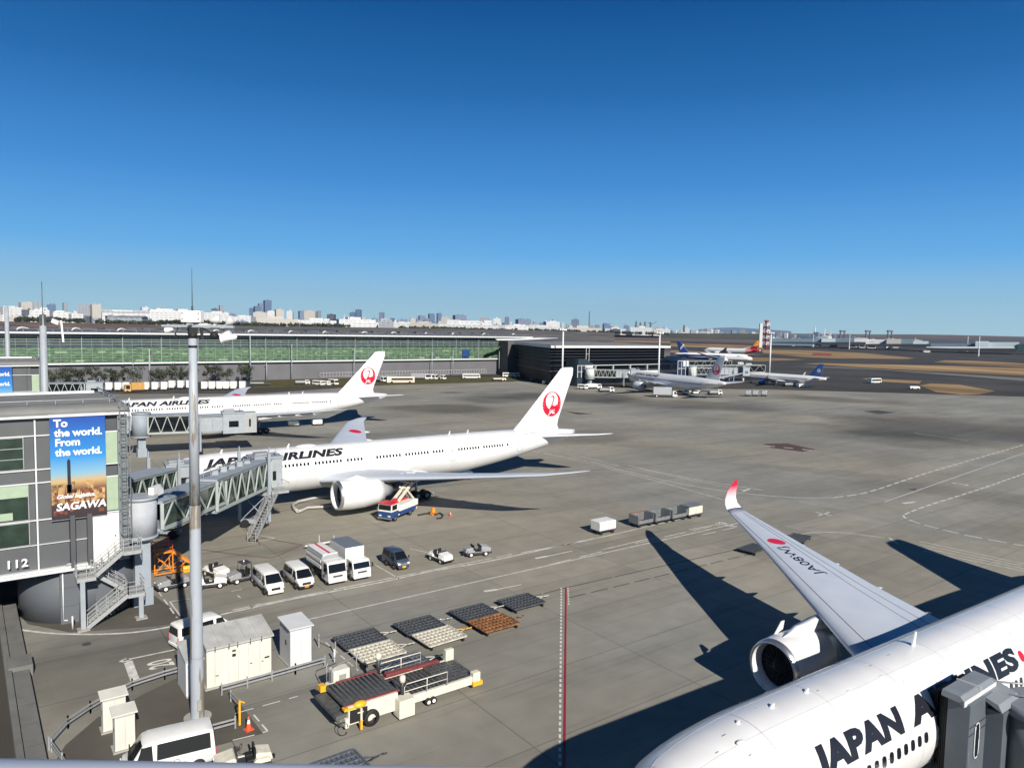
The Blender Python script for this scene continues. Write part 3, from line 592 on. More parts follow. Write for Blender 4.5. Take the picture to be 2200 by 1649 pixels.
# ---------------------------------------------------------------- painted markings
PW = mat('white road paint', (.62, .61, .56), .7, var=.35, scale=1.5); PWB = mat('bright road paint', (.66, .65, .6), .7, var=.2, scale=1.5); PR = mat('faded red line paint', (.16, .045, .05), .7, var=.3, scale=1); PRB = mat('red line paint', (.30, .012, .025), .6, var=.15)
PD = mat('tar joint', (.06, .055, .05), .8, var=.2); PRF = mat('very faded red paint', (.17, .11, .095), .8, var=.2, scale=.5)
def polyline(mb, pts, w, dash=None, z=.016, px=True):
    P = [G(*p) if px else Vector((p[0], p[1], 0)) for p in pts]; acc = 0; tot = []
    for a, b in zip(P, P[1:]):
        d = (b-a); ln = d.length; d.normalize(); n = Vector((-d.y, d.x, 0))*w*.6; t = 0
        segs = [(0, ln)] if not dash else []
        if dash:
            on, off = dash; ph = acc % (on+off); s_ = -ph
            while s_ < ln:
                a0, b0 = max(0, s_), min(ln, s_+on)
                if b0 > a0: segs.append((a0, b0))
                s_ += on+off
            acc += ln
        for s0, s1 in segs:
            p, q = a+d*s0, a+d*s1; mb.add([(p-n).to_tuple()[:2]+(z,), (q-n).to_tuple()[:2]+(z,), (q+n).to_tuple()[:2]+(z,), (p+n).to_tuple()[:2]+(z,)], [(0, 1, 2, 3)])
def curve(pts, k=6):
    out = []; n = len(pts)
    for i in range(n-1):
        p0, p1, p2, p3 = pts[max(i-1, 0)], pts[i], pts[i+1], pts[min(i+2, n-1)]
        for j in range(k):
            t = j/k; out.append(tuple(.5*((2*p1[q])+(-p0[q]+p2[q])*t+(2*p0[q]-5*p1[q]+4*p2[q]-p3[q])*t*t+(-p0[q]+3*p1[q]-3*p2[q]+p3[q])*t**3) for q in (0, 1)))
    return out+[pts[-1]]
mb = MB()
polyline(mb, [(640, 1335), (1130, 1225), (1430, 1158), (1600, 1120)], .16); polyline(mb, [(1120, 1187), (1250, 1163), (1460, 1115)], .16); polyline(mb, [(1295, 1180), (1410, 1153)], .15); polyline(mb, [(1365, 1167), (1560, 1123)], .15, (4, 1.2)); polyline(mb, [(1175, 1214), (1310, 1180)], .15, (3.6, 1.4))
polyline(mb, [(1480, 1137), (1540, 1126)], .15); polyline(mb, [(1510, 1148), (1600, 1128)], .15, (2.5, 1.5))
polyline(mb, curve([(40, 1352), (130, 1361), (260, 1360), (370, 1345), (500, 1314), (640, 1284), (800, 1254), (930, 1226), (1060, 1203), (1280, 1155)]), .22, (14, .15)); polyline(mb, [(500, 1310), (800, 1249), (1100, 1190)], .14, (9, .6))
polyline(mb, [(265, 1418), (375, 1395)], .16); polyline(mb, [(262, 1417), (275, 1420), (290, 1460)], .5); polyline(mb, [(545, 1307), (538, 1302), (560, 1296)], .1); polyline(mb, [(510, 1278), (517, 1284)], .1); polyline(mb, [(497, 1270), (520, 1265)], .1); polyline(mb, [(365, 1292), (387, 1322)], .12); polyline(mb, [(365, 1292), (410, 1285)], .12)
polyline(mb, [(805, 1212), (858, 1243)], .12); polyline(mb, [(340, 1270), (380, 1326)], .12, (1.6, .9)); polyline(mb, [(0, 1334), (40, 1350)], .15)
# curved stand guide lines in the right half
polyline(mb, curve([(1640, 1170), (1720, 1147), (1780, 1143), (1830, 1146), (1900, 1155)]), .15)
polyline(mb, curve([(1255, 988), (1420, 1030), (1560, 1055), (1700, 1068), (1790, 1069)]), .18)
polyline(mb, curve([(1350, 1000), (1500, 1030), (1640, 1053)]), .18); polyline(mb, [(1372, 1006), (1500, 1034), (1600, 1052)], .15); polyline(mb, [(1300, 1005), (1420, 1035), (1560, 1075)], .15); polyline(mb, [(1595, 1055), (1610, 1050)], .4)
polyline(mb, curve([(1790, 1069), (1850, 1060), (1900, 1046), (2000, 1013), (2200, 955)]), .3, (2.4, .9)); polyline(mb, [(1900, 1078), (2200, 973)], .15)
polyline(mb, curve([(2220, 1010), (2100, 1052), (1995, 1085), (1948, 1103), (1945, 1112), (1985, 1127), (2080, 1150), (2200, 1172)]), .28, (2.0, .7))
for k in range(4): polyline(mb, [(1975+k*3, 1162+k*7), (2200, 1211+k*5)], .14)
polyline(mb, [(1752, 1100), (1786, 1107)], .25); polyline(mb, [(1758, 1107), (1782, 1100)], .25); polyline(mb, [(1940, 1081), (1965, 1078)], .5); polyline(mb, [(1910, 1155), (1930, 1168)], .2)
polyline(mb, [(540, 1165), (570, 1160), (590, 1155), (560, 1150)], .12); polyline(mb, [(660, 1167), (700, 1174)], .12); polyline(mb, [(880, 1178), (925, 1188)], .12)
polyline(mb, [(1110, 960), (1340, 1012)], .12); polyline(mb, [(1245, 980), (1330, 1000)], .12); polyline(mb, [(830, 838), (1110, 818)], .25); polyline(mb, [(600, 870), (1400, 1015)], .1)
polyline(mb, [(2080, 946), (1965, 930)], .2); polyline(mb, [(1650, 792), (1950, 812), (2200, 835)], .6); polyline(mb, [(1440, 757), (1700, 764), (2200, 792)], .8); polyline(mb, [(900, 838), (1100, 818), (1180, 835)], .3)
struct('painted_markings', mb, PW)
mb = MB()
polyline(mb, [(1206, 1262), (1203, 1570), (1202, 1700)], .13, (.45, .3), z=.022); polyline(mb, [(505, 1532), (640, 1495)], .09, (1.2, .6), z=.022); polyline(mb, [(500, 1590), (548, 1578), (575, 1570), (545, 1535)], .09, (1.3, .5), z=.022); polyline(mb, [(1220, 1262), (1222, 1300)], .12, (.4, .3), z=.022)
polyline(mb, curve([(700, 1380), (725, 1402), (770, 1440)]), .09, (.9, .5), z=.022)
for (a, b, c) in (((1150, 1199), (1178, 1194), 1), ((1040, 1270), (1068, 1266), 1)):
    polyline(mb, [a, b], .35, z=.022); polyline(mb, [b, (b[0]+52, b[1]-11)], .14, z=.022)
struct('bright_markings', mb, PWB)
mb = MB(); polyline(mb, [(1216, 1262), (1213, 1568), (1211, 1700)], .13, z=.02); struct('red_stand_line', mb, PRB)
mb = MB(); polyline(mb, [(1000, 1320), (1215, 1262), (1590, 1178), (1640, 1168)], .13, (9, .3), z=.012); polyline(mb, [(1220, 1284), (1450, 1229), (1610, 1190)], .13, (2.2, .7), z=.012); polyline(mb, [(300, 1075), (900, 1048), (1250, 1012), (1650, 975)], .12, z=.012)
polyline(mb, [(600, 1085), (900, 1055)], .12, z=.012)
struct('dark_joint_lines', mb, PD)
mb = MB(); polyline(mb, [(350, 1140), (520, 1125), (560, 1170), (430, 1190)], .16, z=.012); polyline(mb, [(430, 1180), (520, 1192), (585, 1198), (650, 1170), (560, 1155)], .22, z=.012); polyline(mb, [(590, 1100), (720, 1075), (900, 1050)], .12, z=.012); polyline(mb, [(585, 1190), (640, 1172)], .16, z=.012)
struct('faded_red_markings', mb, PRF)
mb = MB(); mb.sheet([G(*p) for p in [(1640, 953), (1690, 952), (1752, 965), (1725, 970), (1660, 962)]], .014); struct('drain_grating', mb, mat('rust red panel', (.09, .05, .045), .8, var=.3))
mb = MB(); polyline(mb, [(1645, 957), (1745, 967)], .5, (2, 2), z=.02); struct('grating_stripes', mb, PW)
for i, pts in enumerate(([(1215, 883), (1275, 889), (1240, 890)], [(1855, 883), (1885, 881), (1925, 886), (1890, 889)], [(1950, 1050), (1970, 1049), (1965, 1053)])): pxpoly('pit_cover', pts, PD, .018)
mb = MB(); c = G(186, 1383); mb.sheet([(c.x+.35*math.cos(t*.524), c.y+.35*math.sin(t*.524)) for t in range(12)], .02); struct('manhole_cover', mb, PD)
def ground_text(txt, px, py, sz, rz, st=1.8, m=PWB):
    c = G(px, py); V, F = text_geo(txt, sz, bold=.02); mb = MB(); cr_, sr_ = math.cos(rz), math.sin(rz)
    mb.add([(c.x+p.x*cr_-p.y*st*sr_, c.y+p.x*sr_+p.y*st*cr_, .024) for p in V], F); struct('road_lettering', mb, m)
ground_text('20', 348, 1425, 1.5, R90, 1.6); ground_text('STOP', 1560, 1127, 1.2, -R90, 1.4, PW); ground_text('2', 2065, 1040, 2.2, 0, 1.6, PW)
# ================================================================ TERMINAL BUILDINGS
PAN = mat('facade grey panel', (.095, .10, .105), .5, var=.10, scale=.5); PAN2 = mat('facade dark grey panel', (.075, .08, .088), .5, var=.12, scale=.4); TRIM = mat('white aluminium trim', (.62, .63, .63), .4, var=.05)
DRUM = mat('blue grey cladding', (.11, .12, .135), .55, var=.08, scale=.4); ROOFG = mat('weathered roof membrane', (.20, .20, .19), .85, var=.25, scale=.3); STAIRM = mat('stair galvanised paint', (.36, .37, .37), .5, metal=.1, var=.12, scale=3)
def windowpane(parent, x0, x1, z0, z1, y, nx, nz):
    mb = MB(); mb.bx(x0, x1, y-.01, y+.05, z0, z1); w = ob('window', mb, GLASSG, parent)
    mb = MB()
    for i in range(nx+1): xx = x0+(x1-x0)*i/nx; mb.bx(xx-.035, xx+.035, y-.07, y-.012, z0, z1)
    for i in range(nz+1): zz = z0+(z1-z0)*i/nz; mb.bx(x0-.03, x1+.03, y-.055, y-.013, zz-.03, zz+.03)
    ob('frame', mb, STEEL, w); return w
def gate_building(Y, label, first):
    b = thing('gate_building', label, 'building', (0, Y, 0), 0, 'gate buildings beside the stands'); yb = 15.5; x1 = 11.5
    mb = MB(); mb.bx(-70, x1, .3, yb, 4.95, 17.75); ob('wall', mb, PAN2, b)
    mb = MB()
    zl = [(5.05, 7.1), (7.2, 9.2), (9.3, 12.3), (12.4, 13.4), (13.5, 16.2), (16.3, 17.7)]
    xs = [-70, -40, -20, -8, -3, .4, 4.65, 7.0, 9.0, 9.6] 
    for (z0, z1) in zl:
        for a, c in zip(xs, xs[1:]): mb.bx(a+.03, c-.03, .12, .3, z0, z1)
    ob('wall_panel', mb, PAN, b)
    mb = MB()
    for z, h_ in ((7.18, .05), (9.25, .09), (12.35, .09), (13.45, .09), (16.25, .09)): mb.bx(-70, 10.75, -.02, .12, z-h_/2, z+h_/2)
    mb.bx(4.66, 4.78, -.05, .13, 5.1, 17.6); mb.bx(-6, -5.88, -.05, .13, 5.1, 17.6); ob('facade_trim', mb, TRIM, b)
    mb = MB(); mb.bx(-70, 9.2, -.45, .3, 4.7, 4.93); mb.bx(-70, 9.2, -.35, .1, 4.95, 5.12); ob('ledge', mb, TRIM, b)
    # roof with rounded parapet and handrail
    mb = MB(); prof = [(0, 17.75), (-.25, 17.95), (-.3, 18.15), (-.1, 18.35), (.5, 18.5), (1.4, 18.58), (yb*.5, 18.6), (yb-1, 18.5), (yb-.3, 18.3), (yb, 17.75)]
    R = [[(x, y, z) for y, z in prof] for x in (-70, x1-.6, x1, x1+.25)]
    R[3] = [(x1+.25, y*.9+.6, 17.8+(z-17.8)*.6) for y, z in prof]; mb.loft(R, smooth=True); ro = ob('roof', mb, ROOFG, b)
    mb = MB(); mb.bx(-70, x1, -.38, -.1, 17.72, 17.92); ob('gutter', mb, TRIM, ro)
    mb = MB(); mb.tube([(x, .9+.0*x, 19.0) for x in (-70, 0, x1-1.5)]+[(x1-.7, 1.3, 19.0), (x1-.5, 3, 19), (x1-.5, yb-2, 19)], .05, 6); 
    for x in range(-20, 11, 2): mb.cyl((x+.3, .9, 18.5), (x+.3, .9, 19.0), .03, n=5)
    for y in range(3, 14, 3): mb.cyl((x1-.5, y, 18.4), (x1-.5, y, 19.0), .03, n=5)
    ob('roof_handrail', mb, STEEL, ro)
    mb = MB(); mb.bx(-70, x1-1, yb-4, yb-3.6, 18.6, 18.85); ob('roof_pipe', mb, TRIM, ro)
    # windows
    windowpane(b, -5.7, 3.9, 13.55, 16.15, .06, 4, 3)
    for (a, c) in ((-5.7, -.2), (.0, 4.15)):
        windowpane(b, a, c, 9.35, 12.25, .06, 2, 1); mb = MB(); mb.bx(a, c, -.08, .0, 11.3, 12.25); mb.bx(a+.3, c-1.1, -.08, -.01, 9.5, 10.1); ob('window_blind', mb, MINT, b)
    windowpane(b, -5.7, 4.15, 7.25, 9.15, .06, 3, 1)
    mb = MB(); mb.bx(9.65, 10.7, -.03, .3, 13.5, 16.2); mb.bx(9.65, 10.7, -.03, .3, 9.4, 12.3); ob('green_panel', mb, MINT, b)
    mb = MB(); mb.bx(8.7, 10.7, -.12, .3, 5.0, 9.15); wp = ob('white_wall_panel', mb, WHITE2, b)
    mb = MB(); mb.bx(9.5, 10.5, -.17, -.1, 6.2, 8.3); d = ob('door', mb, WHITE2, b, bev=.01); mb = MB(); mb.bx(10.35, 10.42, -.23, -.16, 7.1, 7.25); ob('handle', mb, BLACK, d)
    mb = MB()
    for x in (7.0, 8.25): mb.bx(x, x+.36, -.5, .3, 4.95, 9.4)
    ob('facade_fin', mb, PAN2, b)
    # corner column and caged ladder
    mb = MB(); mb.bx(10.72, 11.0, -.1, .3, 4.9, 17.7); mb.bx(11.05, 11.5, .0, .5, 4.9, 17.7); ob('corner_column', mb, BRGD, b)
    mb = MB()
    for x in (10.95, 11.4): mb.bar((x, -.25, 6), (x, -.25, 18.9), .06)
    for i in range(42): mb.bar((10.95, -.25, 6.2+i*.3), (11.4, -.25, 6.2+i*.3), .035)
    for i in range(12):
        z = 7.4+i*1.0; mb.bar((10.8, -.25, z), (10.8, -.95, z), .05); mb.bar((10.8, -.95, z), (11.55, -.95, z), .05); mb.bar((11.55, -.95, z), (11.55, -.25, z), .05)
    for x, y in ((10.8, -.6), (10.8, -.95), (11.18, -.95), (11.55, -.95), (11.55, -.6)): mb.bar((x, y, 7.4), (x, y, 18.8), .04)
    ob('caged_ladder', mb, BRGD, b)
    # cylindrical base and underpass soffit
    mb = MB(); mb.cyl((8.2, 4.9, 0), (8.2, 4.9, 4.6), 4.75, n=56, smooth=True); ob('drum_base', mb, DRUM, b)
    mb = MB(); mb.bx(6.2, 10.2, .2, 13, 0, 4.6); ob('base_wall', mb, DRUM, b)
    mb = MB(); mb.bx(-70, 10.6, -.1, yb, 4.6, 4.7); mb.bx(-70, 6, yb-1, yb-.5, 0, 4.6); ob('soffit_and_shade_wall', mb, PAN2, b)  # ceiling, plus a dark back wall added to keep the underpass black
    mb = MB(); mb.cyl((6.4, .08, .4), (6.4, .08, 4.6), .06, n=8); mb.bar((6.4, .08, .4), (6.7, .0, .35), .09); ob('downpipe', mb, TRIM, b)
    mb = MB()
    for z in (1.5, 3.1): mb.bx(6.2, 10.22, .185, .2, z, z+.02)
    ob('cladding_joint', mb, DARK, b)
    mb = MB(); mb.sph((6.9, -.3, 5.25), .2, 10, 6, sc=(1.4, .8, .6)); ob('wall_lamp', mb, BRG, b)
    if first: put_text('gate_number', '112', .9, b, lambda u, v: (3.2+u, -.47+.0, 5.95+v), WHITE2, bold=.035, spacing=1.2)
    return b
gate_building(71.5, 'grey near terminal wing with the number 112 on its wall', True)
gate_building(149.5, 'second grey terminal wing seen over the roof of the one numbered 112', False)
# ---------------------------------------------------------------- billboards
def poster_mat(nm, z0, z1, stops):
    m = mat(nm, (.1, .1, .1), .45, var=0); nt = m.node_tree; tc = nt.nodes.new('ShaderNodeTexCoord'); sx = nt.nodes.new('ShaderNodeSeparateXYZ'); mr = nt.nodes.new('ShaderNodeMapRange'); cr_ = nt.nodes.new('ShaderNodeValToRGB')
    nt.links.new(tc.outputs['Object'], sx.inputs[0]); nt.links.new(sx.outputs[2], mr.inputs[0]); mr.inputs[1].default_value = z0; mr.inputs[2].default_value = z1; nt.links.new(mr.outputs[0], cr_.inputs[0])
    e = cr_.color_ramp.elements
    while len(e) < len(stops): e.new(.5)
    for q, (p, c) in zip(e, stops): q.position = p; q.color = (*c, 1)
    nt.links.new(cr_.outputs[0], nt.nodes['Principled BSDF'].inputs['Base Color']); return m
PM = poster_mat('billboard print', 0, 8.8, [(0, (.03, .02, .025)), (.14, (.05, .03, .03)), (.28, (.16, .07, .04)), (.36, (.50, .33, .14)), (.43, (.20, .38, .48)), (.6, (.02, .22, .55)), (1, (.008, .045, .30))])
SCR = mat('billboard skyline print', (.42, .25, .10), .6, var=.9, scale=2.6); SCR2 = mat('billboard city night print', (.22, .06, .035), .6, var=.95, scale=3); SCR3 = mat('billboard tower print', (.012, .016, .03), .5, var=.3)
def billboard(loc, label, wdt=4.05, h_=8.8, full=True):
    t = thing('billboard', label, 'billboard', loc, 0, 'billboards on the gate buildings')
    mb = MB(); mb.bx(0, wdt, -.12, 0, 0, h_); ob('printed_sheet', mb, PM, t)
    rnd = random.Random(5); mb = MB(); x = .02
    while x < wdt-.3:
        w = rnd.uniform(.18, .5); hh = rnd.uniform(2.2, 3.25); mb.bx(x, min(wdt-.02, x+w), -.128, -.121, 1.3, hh); x += w+rnd.uniform(0, .1)
    ob('printed_skyline', mb, SCR, t)
    mb = MB()
    for i in range(34): a, c = rnd.uniform(.1, wdt-.5), rnd.uniform(.3, 2.2); mb.bx(a, a+rnd.uniform(.15, .45), -.133-i*.0002, -.129-i*.0002, c, c+rnd.uniform(.12, .4))
    ob('printed_rooftops', mb, SCR2, t)
    mb = MB(); mb.bx(1.18, 1.42, -.15, -.141, 2.2, 4.9); mb.bx(1.22, 1.38, -.15, -.141, 4.9, 5.05); mb.bx(1.1, 1.5, -.15, -.141, 2.2, 2.9); ob('printed_tower', mb, SCR3, t)
    for s_, x, z, sz in (('To', .28, 8.05, .88), ('the world.', .32, 7.25, .85), ('From', .34, 6.45, .85), ('the world.', .36, 5.62, .83), ('Global logistics.', .35, 1.92, .46), ('SAGAWA', .32, 1.05, .86)):
        put_text('printed_lettering', s_, sz, t, lambda u, v: (x+u, -.165, z+v), WHITE2, bold=.035, align='LEFT', spacing=.98 if s_ != 'SAGAWA' else 1.0, shear=.3 if s_ == 'Global logistics.' else (0.15 if s_ == 'SAGAWA' else 0))
    mb = MB(); mb.bx(-.04, wdt+.04, -.1, .04, h_, h_+.05); mb.bx(-.04, wdt+.04, -.1, .04, -.05, 0); ob('frame', mb, STEEL, t); return t
billboard((5.72, 71.34, 9.12), 'tall blue billboard with world slogan on the near grey building')
billboard((2.85, 149.34, 9.2), 'blue billboard cut by the left edge of the photo')
# ---------------------------------------------------------------- outdoor staircase at the near gate building
st = thing('outdoor_staircase', 'grey steel staircase zigzagging up to the white door panel', 'staircase', (0, 0, 0))
def flight(p, q, w, side, name='flight', steps=12, parent=st, rails=3, m=STAIRM):      # p foot, q top, w vector across
    p, q, w = Vector(p), Vector(q), Vector(w); mb = MB(); d = q-p
    for s_ in (0, 1): mb.bar(p+w*s_, q+w*s_, .06, .32)
    for i in range(steps):
        c = p+d*((i+.5)/steps); f = Vector((d.x, d.y, 0)).normalized()*.14; mb.add([c-f+Vector((0, 0, .05)), c+f+Vector((0, 0, .05)), c+f+w+Vector((0, 0, .05)), c-f+w+Vector((0, 0, .05))], [(0, 1, 2, 3)])
        mb.bar(c+Vector((0, 0, .02)), c+w+Vector((0, 0, .02)), .2, .03)
    o = ob(name, mb, m, parent); mb = MB()
    for s_ in (0, 1):
        for k in range(rails): h_ = Vector((0, 0, .45+.55*k/(rails-1)*1.2)); mb.bar(p+w*s_+h_, q+w*s_+h_, .045)
        n = 4
        for i in range(n+1): c = p+d*(i/n)+w*s_; mb.bar(c, c+Vector((0, 0, 1.12)), .05)
    ob('handrail', mb, m, o); return o
def landing(x0, x1, y0, y1, z, parent=st, sides='nsew', m=STAIRM):
    mb = MB(); mb.bx(x0, x1, y0, y1, z-.3, z); o = ob('landing', mb, m, parent); mb = MB()
    for nm, a, b_ in (('s', (x0, y0), (x1, y0)), ('n', (x0, y1), (x1, y1)), ('w', (x0, y0), (x0, y1)), ('e', (x1, y0), (x1, y1))):
        if nm in sides:
            for h_ in (.4, .75, 1.1): mb.bar((*a, z+h_), (*b_, z+h_), .045)
            for t in (0, .5, 1): c = (a[0]+(b_[0]-a[0])*t, a[1]+(b_[1]-a[1])*t); mb.bar((*c, z), (*c, z+1.12), .05)
    ob('handrail', mb, m, o)
flight((7.9, 69.4, .1), (11.0, 69.4, 2.3), (0, 1.0, 0), 1, steps=11); landing(11.0, 12.3, 69.4, 71.6, 2.3, sides='sew')
flight((11.0, 70.7, 2.35), (8.4, 70.7, 4.4), (0, .8, 0), 1, steps=9)
landing(7.2, 8.6, 69.3, 71.3, 4.4, sides='sw'); flight((8.6, 69.5, 4.4), (10.7, 69.5, 6.1), (0, .9, 0), 1, steps=9); landing(10.7, 12.1, 69.4, 71.2, 6.1, sides='sew')
for x, y, z in ((7.6, 69.5, 4.1), (12.0, 69.6, 2.0)):
    mb = MB(); mb.bx(x-.18, x+.18, y-.18, y+.18, .1, z); mb.bx(x-.45, x+.45, y-.45, y+.45, 0, .1, 1); ob('support_post', mb, [BRG, CONC], st)
# ---------------------------------------------------------------- boarding bridges
BLUG = mat('bridge roof blue grey', (.28, .32, .36), .65, var=.12, scale=.6); TRUSS = mat('truss pale green', (.34, .38, .36), .5, var=.1, scale=1)
def tunnel(parent, p, q, w, h_, nm='tunnel', n=8, glass=GLASSG, solid=False, roofm=None):
    p, q = Vector(p), Vector(q); d = q-p; L_ = d.length; ax = Vector((d.x, d.y, 0)).normalized(); ac = Vector((-ax.y, ax.x, 0))*w/2
    mb = MB(); up = Vector((0, 0, 1))
    mb.bar(p+up*.15, q+up*.15, w, .3); o = ob(nm, mb, BRG, parent)
    mb = MB(); mb.bar(p+up*(h_-.15), q+up*(h_-.15), w+.15, .28); ob('roof_cover', mb, roofm or BLUG, o)
    mb = MB()
    for s_ in (-1, 1):
        a, b_ = p+ac*s_*.9+up*.3, q+ac*s_*.9+up*.3; t_ = up*(h_-.6); mb.add([a, b_, b_+t_, a+t_], [(0, 1, 2, 3)])
    ob('side_panel' if solid else 'side_glazing', mb, BRG if solid else glass, o, fix=False)
    mb = MB()
    for s_ in (-1, 1):
        a, b_ = p+ac*s_+up*.25, q+ac*s_+up*.25; t_ = up*(h_-.45)
        if not solid:
            for i in range(n):
                c0 = a+(b_-a)*(i/n); c1 = a+(b_-a)*((i+1)/n)
                mb.bar(c0 if i % 2 == 0 else c0+t_, c1+t_ if i % 2 == 0 else c1, .14)
        for i in (range(n+1) if solid else (0, n)): c0 = a+(b_-a)*(i/n); mb.bar(c0, c0+t_, .12 if solid else .3)
        mb.bar(a, b_, .15, .35); mb.bar(a+t_, b_+t_, .15, .3)
    ob('truss', mb, BRG if solid else TRUSS, o); return o
def rotunda(parent, x, y, z0, z1, r=1.9, m=WHITE2, colw=1.3, foot=True):
    mb = MB(); mb.cyl((x, y, z0), (x, y, z1), r, n=28); mb.cyl((x, y, z1), (x, y, z1+.25), r+.12, n=28, mi=1); mb.cyl((x, y, z0-.25), (x, y, z0), r+.1, n=28, mi=1)
    o = ob('rotunda', mb, [m, BRG], parent)
    mb = MB(); mb.bx(x-colw/2, x+colw/2, y-colw/2, y+colw/2, .0, z0-.25); mb.bx(x-colw*.62, x+colw*.62, y-colw*.62, y+colw*.62, 0, 1.6); ob('support_column', mb, BLUG, parent); return o
def cab(parent, x, y, z0, rz, w=3.4, h_=4.0, dpt=3.0):
    c = thing('cab', '', '', (x, y, z0), rz); del c['label']; del c['category']; c.parent = parent
    mb = MB(); mb.bx(-w/2, w/2, -dpt/2, dpt/2, 0, h_-.3); mb.bx(-w/2-.15, w/2+.15, -dpt/2-.1, dpt/2+.5, h_-.3, h_, 1); ob('cab_body', mb, [BRG, BLUG], c, bev=.04)
    mb = MB()
    for i in range(9): mb.bx(-w/2+.1+i*.015, w/2-.1-i*.015, dpt/2+i*.1, dpt/2+.06+i*.1, .05, h_-.4)
    ob('bellows', mb, BLACK, c)
    mb = MB(); mb.bx(-w/2-.03, -w/2, -.8, .9, 1.2, 2.6); mb.bx(w/2, w/2+.03, -.8, .9, 1.2, 2.6); mb.bx(-.9, .9, -dpt/2-.03, -dpt/2, 1.3, 2.5); ob('cab_window', mb, GLASSD, c)
    mb = MB(); mb.cyl((w*.3, -dpt*.3, h_), (w*.3, -dpt*.3, h_+1.0), .09, n=8); mb.bx(-w/2+.2, .2, -1.0, .3, h_, h_+.5); mb.bar((-w/2, -dpt/2, h_+.5), (w/2, -dpt/2, h_+.5), .04); mb.bar((-w/2, -dpt/2, h_), (-w/2, -dpt/2, h_+.5), .04); mb.bar((w/2, -dpt/2, h_), (w/2, -dpt/2, h_+.5), .04); ob('roof_equipment', mb, STEEL, c)
    return c
def carriage(parent, x, y, z1, rz, up=2.6):
    c, s_ = math.cos(rz), math.sin(rz); A = lambda a, b_, z: (x+a*c-b_*s_, y+a*s_+b_*c, z)
    mb = MB()
    for k in (-1, 1): mb.bar(A(0, k*1.9, .8), A(0, k*1.9, z1+up), .34); mb.bar(A(0, k*1.9, z1+up), A(0, k*1.9, z1+up+.8), .12); mb.bar(A(0, k*1.7, .9), A(0, -k*1.7, z1-.3), .1)
    mb.bar(A(0, -2, z1-.3), A(0, 2, z1-.3), .35); mb.bar(A(0, -1.7, .8), A(0, 1.7, .8), .4, .5); o = ob('lift_frame', mb, BLUG, parent)
    for k in (-1, 1):
        for j in (-1, 1):
            mb = MB(); mb.cyl(A(-.18+j*.32, k*1.1, .52), A(.18+j*.32, k*1.1, .52), .52, n=18); ob('wheel', mb, BLACK, o)
def bridge_stairs(parent, foot, top, w=.95):
    f, t = Vector(foot), Vector(top); ax = Vector((t.x-f.x, t.y-f.y, 0)).normalized(); w_ = Vector((-ax.y, ax.x, 0))*w; o = flight(f, t, w_, 1, 'stairs', 17, parent, m=STAIRM)
    mb = MB()
    for k in (0, 1): mb.cyl(f+w_*k+Vector((.25, 0, .15)), f+w_*k+w_*.15+Vector((.25, 0, .15)), .15, n=10)
    ob('wheel', mb, BLACK, o)
br = thing('boarding_bridge', 'long green glazed boarding bridge with stairs, nearest to the middle airliner', 'boarding bridge', (0, 0, 0), 0, 'boarding bridges')
rotunda(br, 12.75, 73.3, 6.4, 9.7, 1.35, mat('rotunda pale grey', (.40, .42, .45), .7, var=.08, spec=.25)); 
tunnel(br, (13.5, 74.2, 6.35), (22.0, 84.4, 5.75), 2.7, 2.9, n=6, nm='tunnel'); tunnel(br, (20.3, 82.4, 5.4), (30.3, 94.8, 4.75), 3.2, 3.7, n=12, nm='tunnel')
mb = MB(); mb.bx(-.9, .9, -.25, .25, 0, .9); o = ob('tunnel_end_box', mb, WHITE2, br); o.location = (14.2, 74.0, 9.7); o.rotation_euler = (0, 0, .9)
cab(br, 31.6, 96.2, 4.2, 0, 3.5, 4.4, 3.0); carriage(br, 29.3, 93.5, 4.6, math.radians(51), 4.9); bridge_stairs(br, (27.3, 86.8, .1), (31.9, 92.0, 4.6))
mb = MB()
for i in range(9):
    a = Vector((20.5, 82.6, 9.1)).lerp(Vector((29.5, 93.8, 8.45)), i/8); mb.bar(a, a+Vector((0, 0, .8)), .05)
mb.bar((20.5, 82.6, 9.9), (29.5, 93.8, 9.25), .05); mb.bar((20.5, 82.6, 9.5), (29.5, 93.8, 8.85), .04); mb.tube([(21, 84.0, 9.3), (24, 87, 9.35), (29, 93.5, 8.7)], .08); ob('roof_rail', mb, STEEL, br)
mb = MB()
for i in range(5): c = Vector((21.5, 83.9, 9.15)).lerp(Vector((28.5, 92.5, 8.55)), (i+.5)/5); mb.bx(c.x-.35, c.x+.35, c.y-.3, c.y+.3, c.z-.2, c.z+.35+.15*(i % 2))
ob('roof_equipment', mb, BRG, br)
mb = MB(); mb.tube([(20.6, 81.5, 5.6), (24.5, 86.5, 4.7), (28.8, 91.9, 4.4)], .07); mb.tube([(14.5, 74.6, 6.1), (17, 77.5, 5.4), (20.5, 82, 5.3)], .09); ob('underside_cable', mb, BLACK, br)
mb = MB(); mb.bx(31.0, 33.2, 91.9, 93.3, 4.3, 4.6); mb.bar((33.2, 91.9, 5.6), (33.2, 95, 5.6), .05); mb.bar((31, 91.9, 5.6), (33.2, 91.9, 5.6), .05); mb.bar((33.2, 91.9, 4.6), (33.2, 91.9, 5.6), .05); mb.bx(31.8, 33.2, 93.3, 95.2, 4.3, 4.6); ob('stair_platform', mb, STAIRM, br)
b2 = thing('boarding_bridge', 'shorter boarding bridge reaching the nose of the middle airliner', 'boarding bridge', (0, 0, 0), 0, 'boarding bridges')
rotunda(b2, 11.5, 85.5, 5.6, 9.2, 1.7); tunnel(b2, (12.2, 86.8, 5.9), (19.2, 94.6, 5.3), 2.9, 3.1, n=9, nm='tunnel'); cab(b2, 21.3, 96.1, 4.5, -.1, 3.4, 4.1, 2.8); carriage(b2, 19.0, 94.4, 5.2, math.radians(48), 4.4)
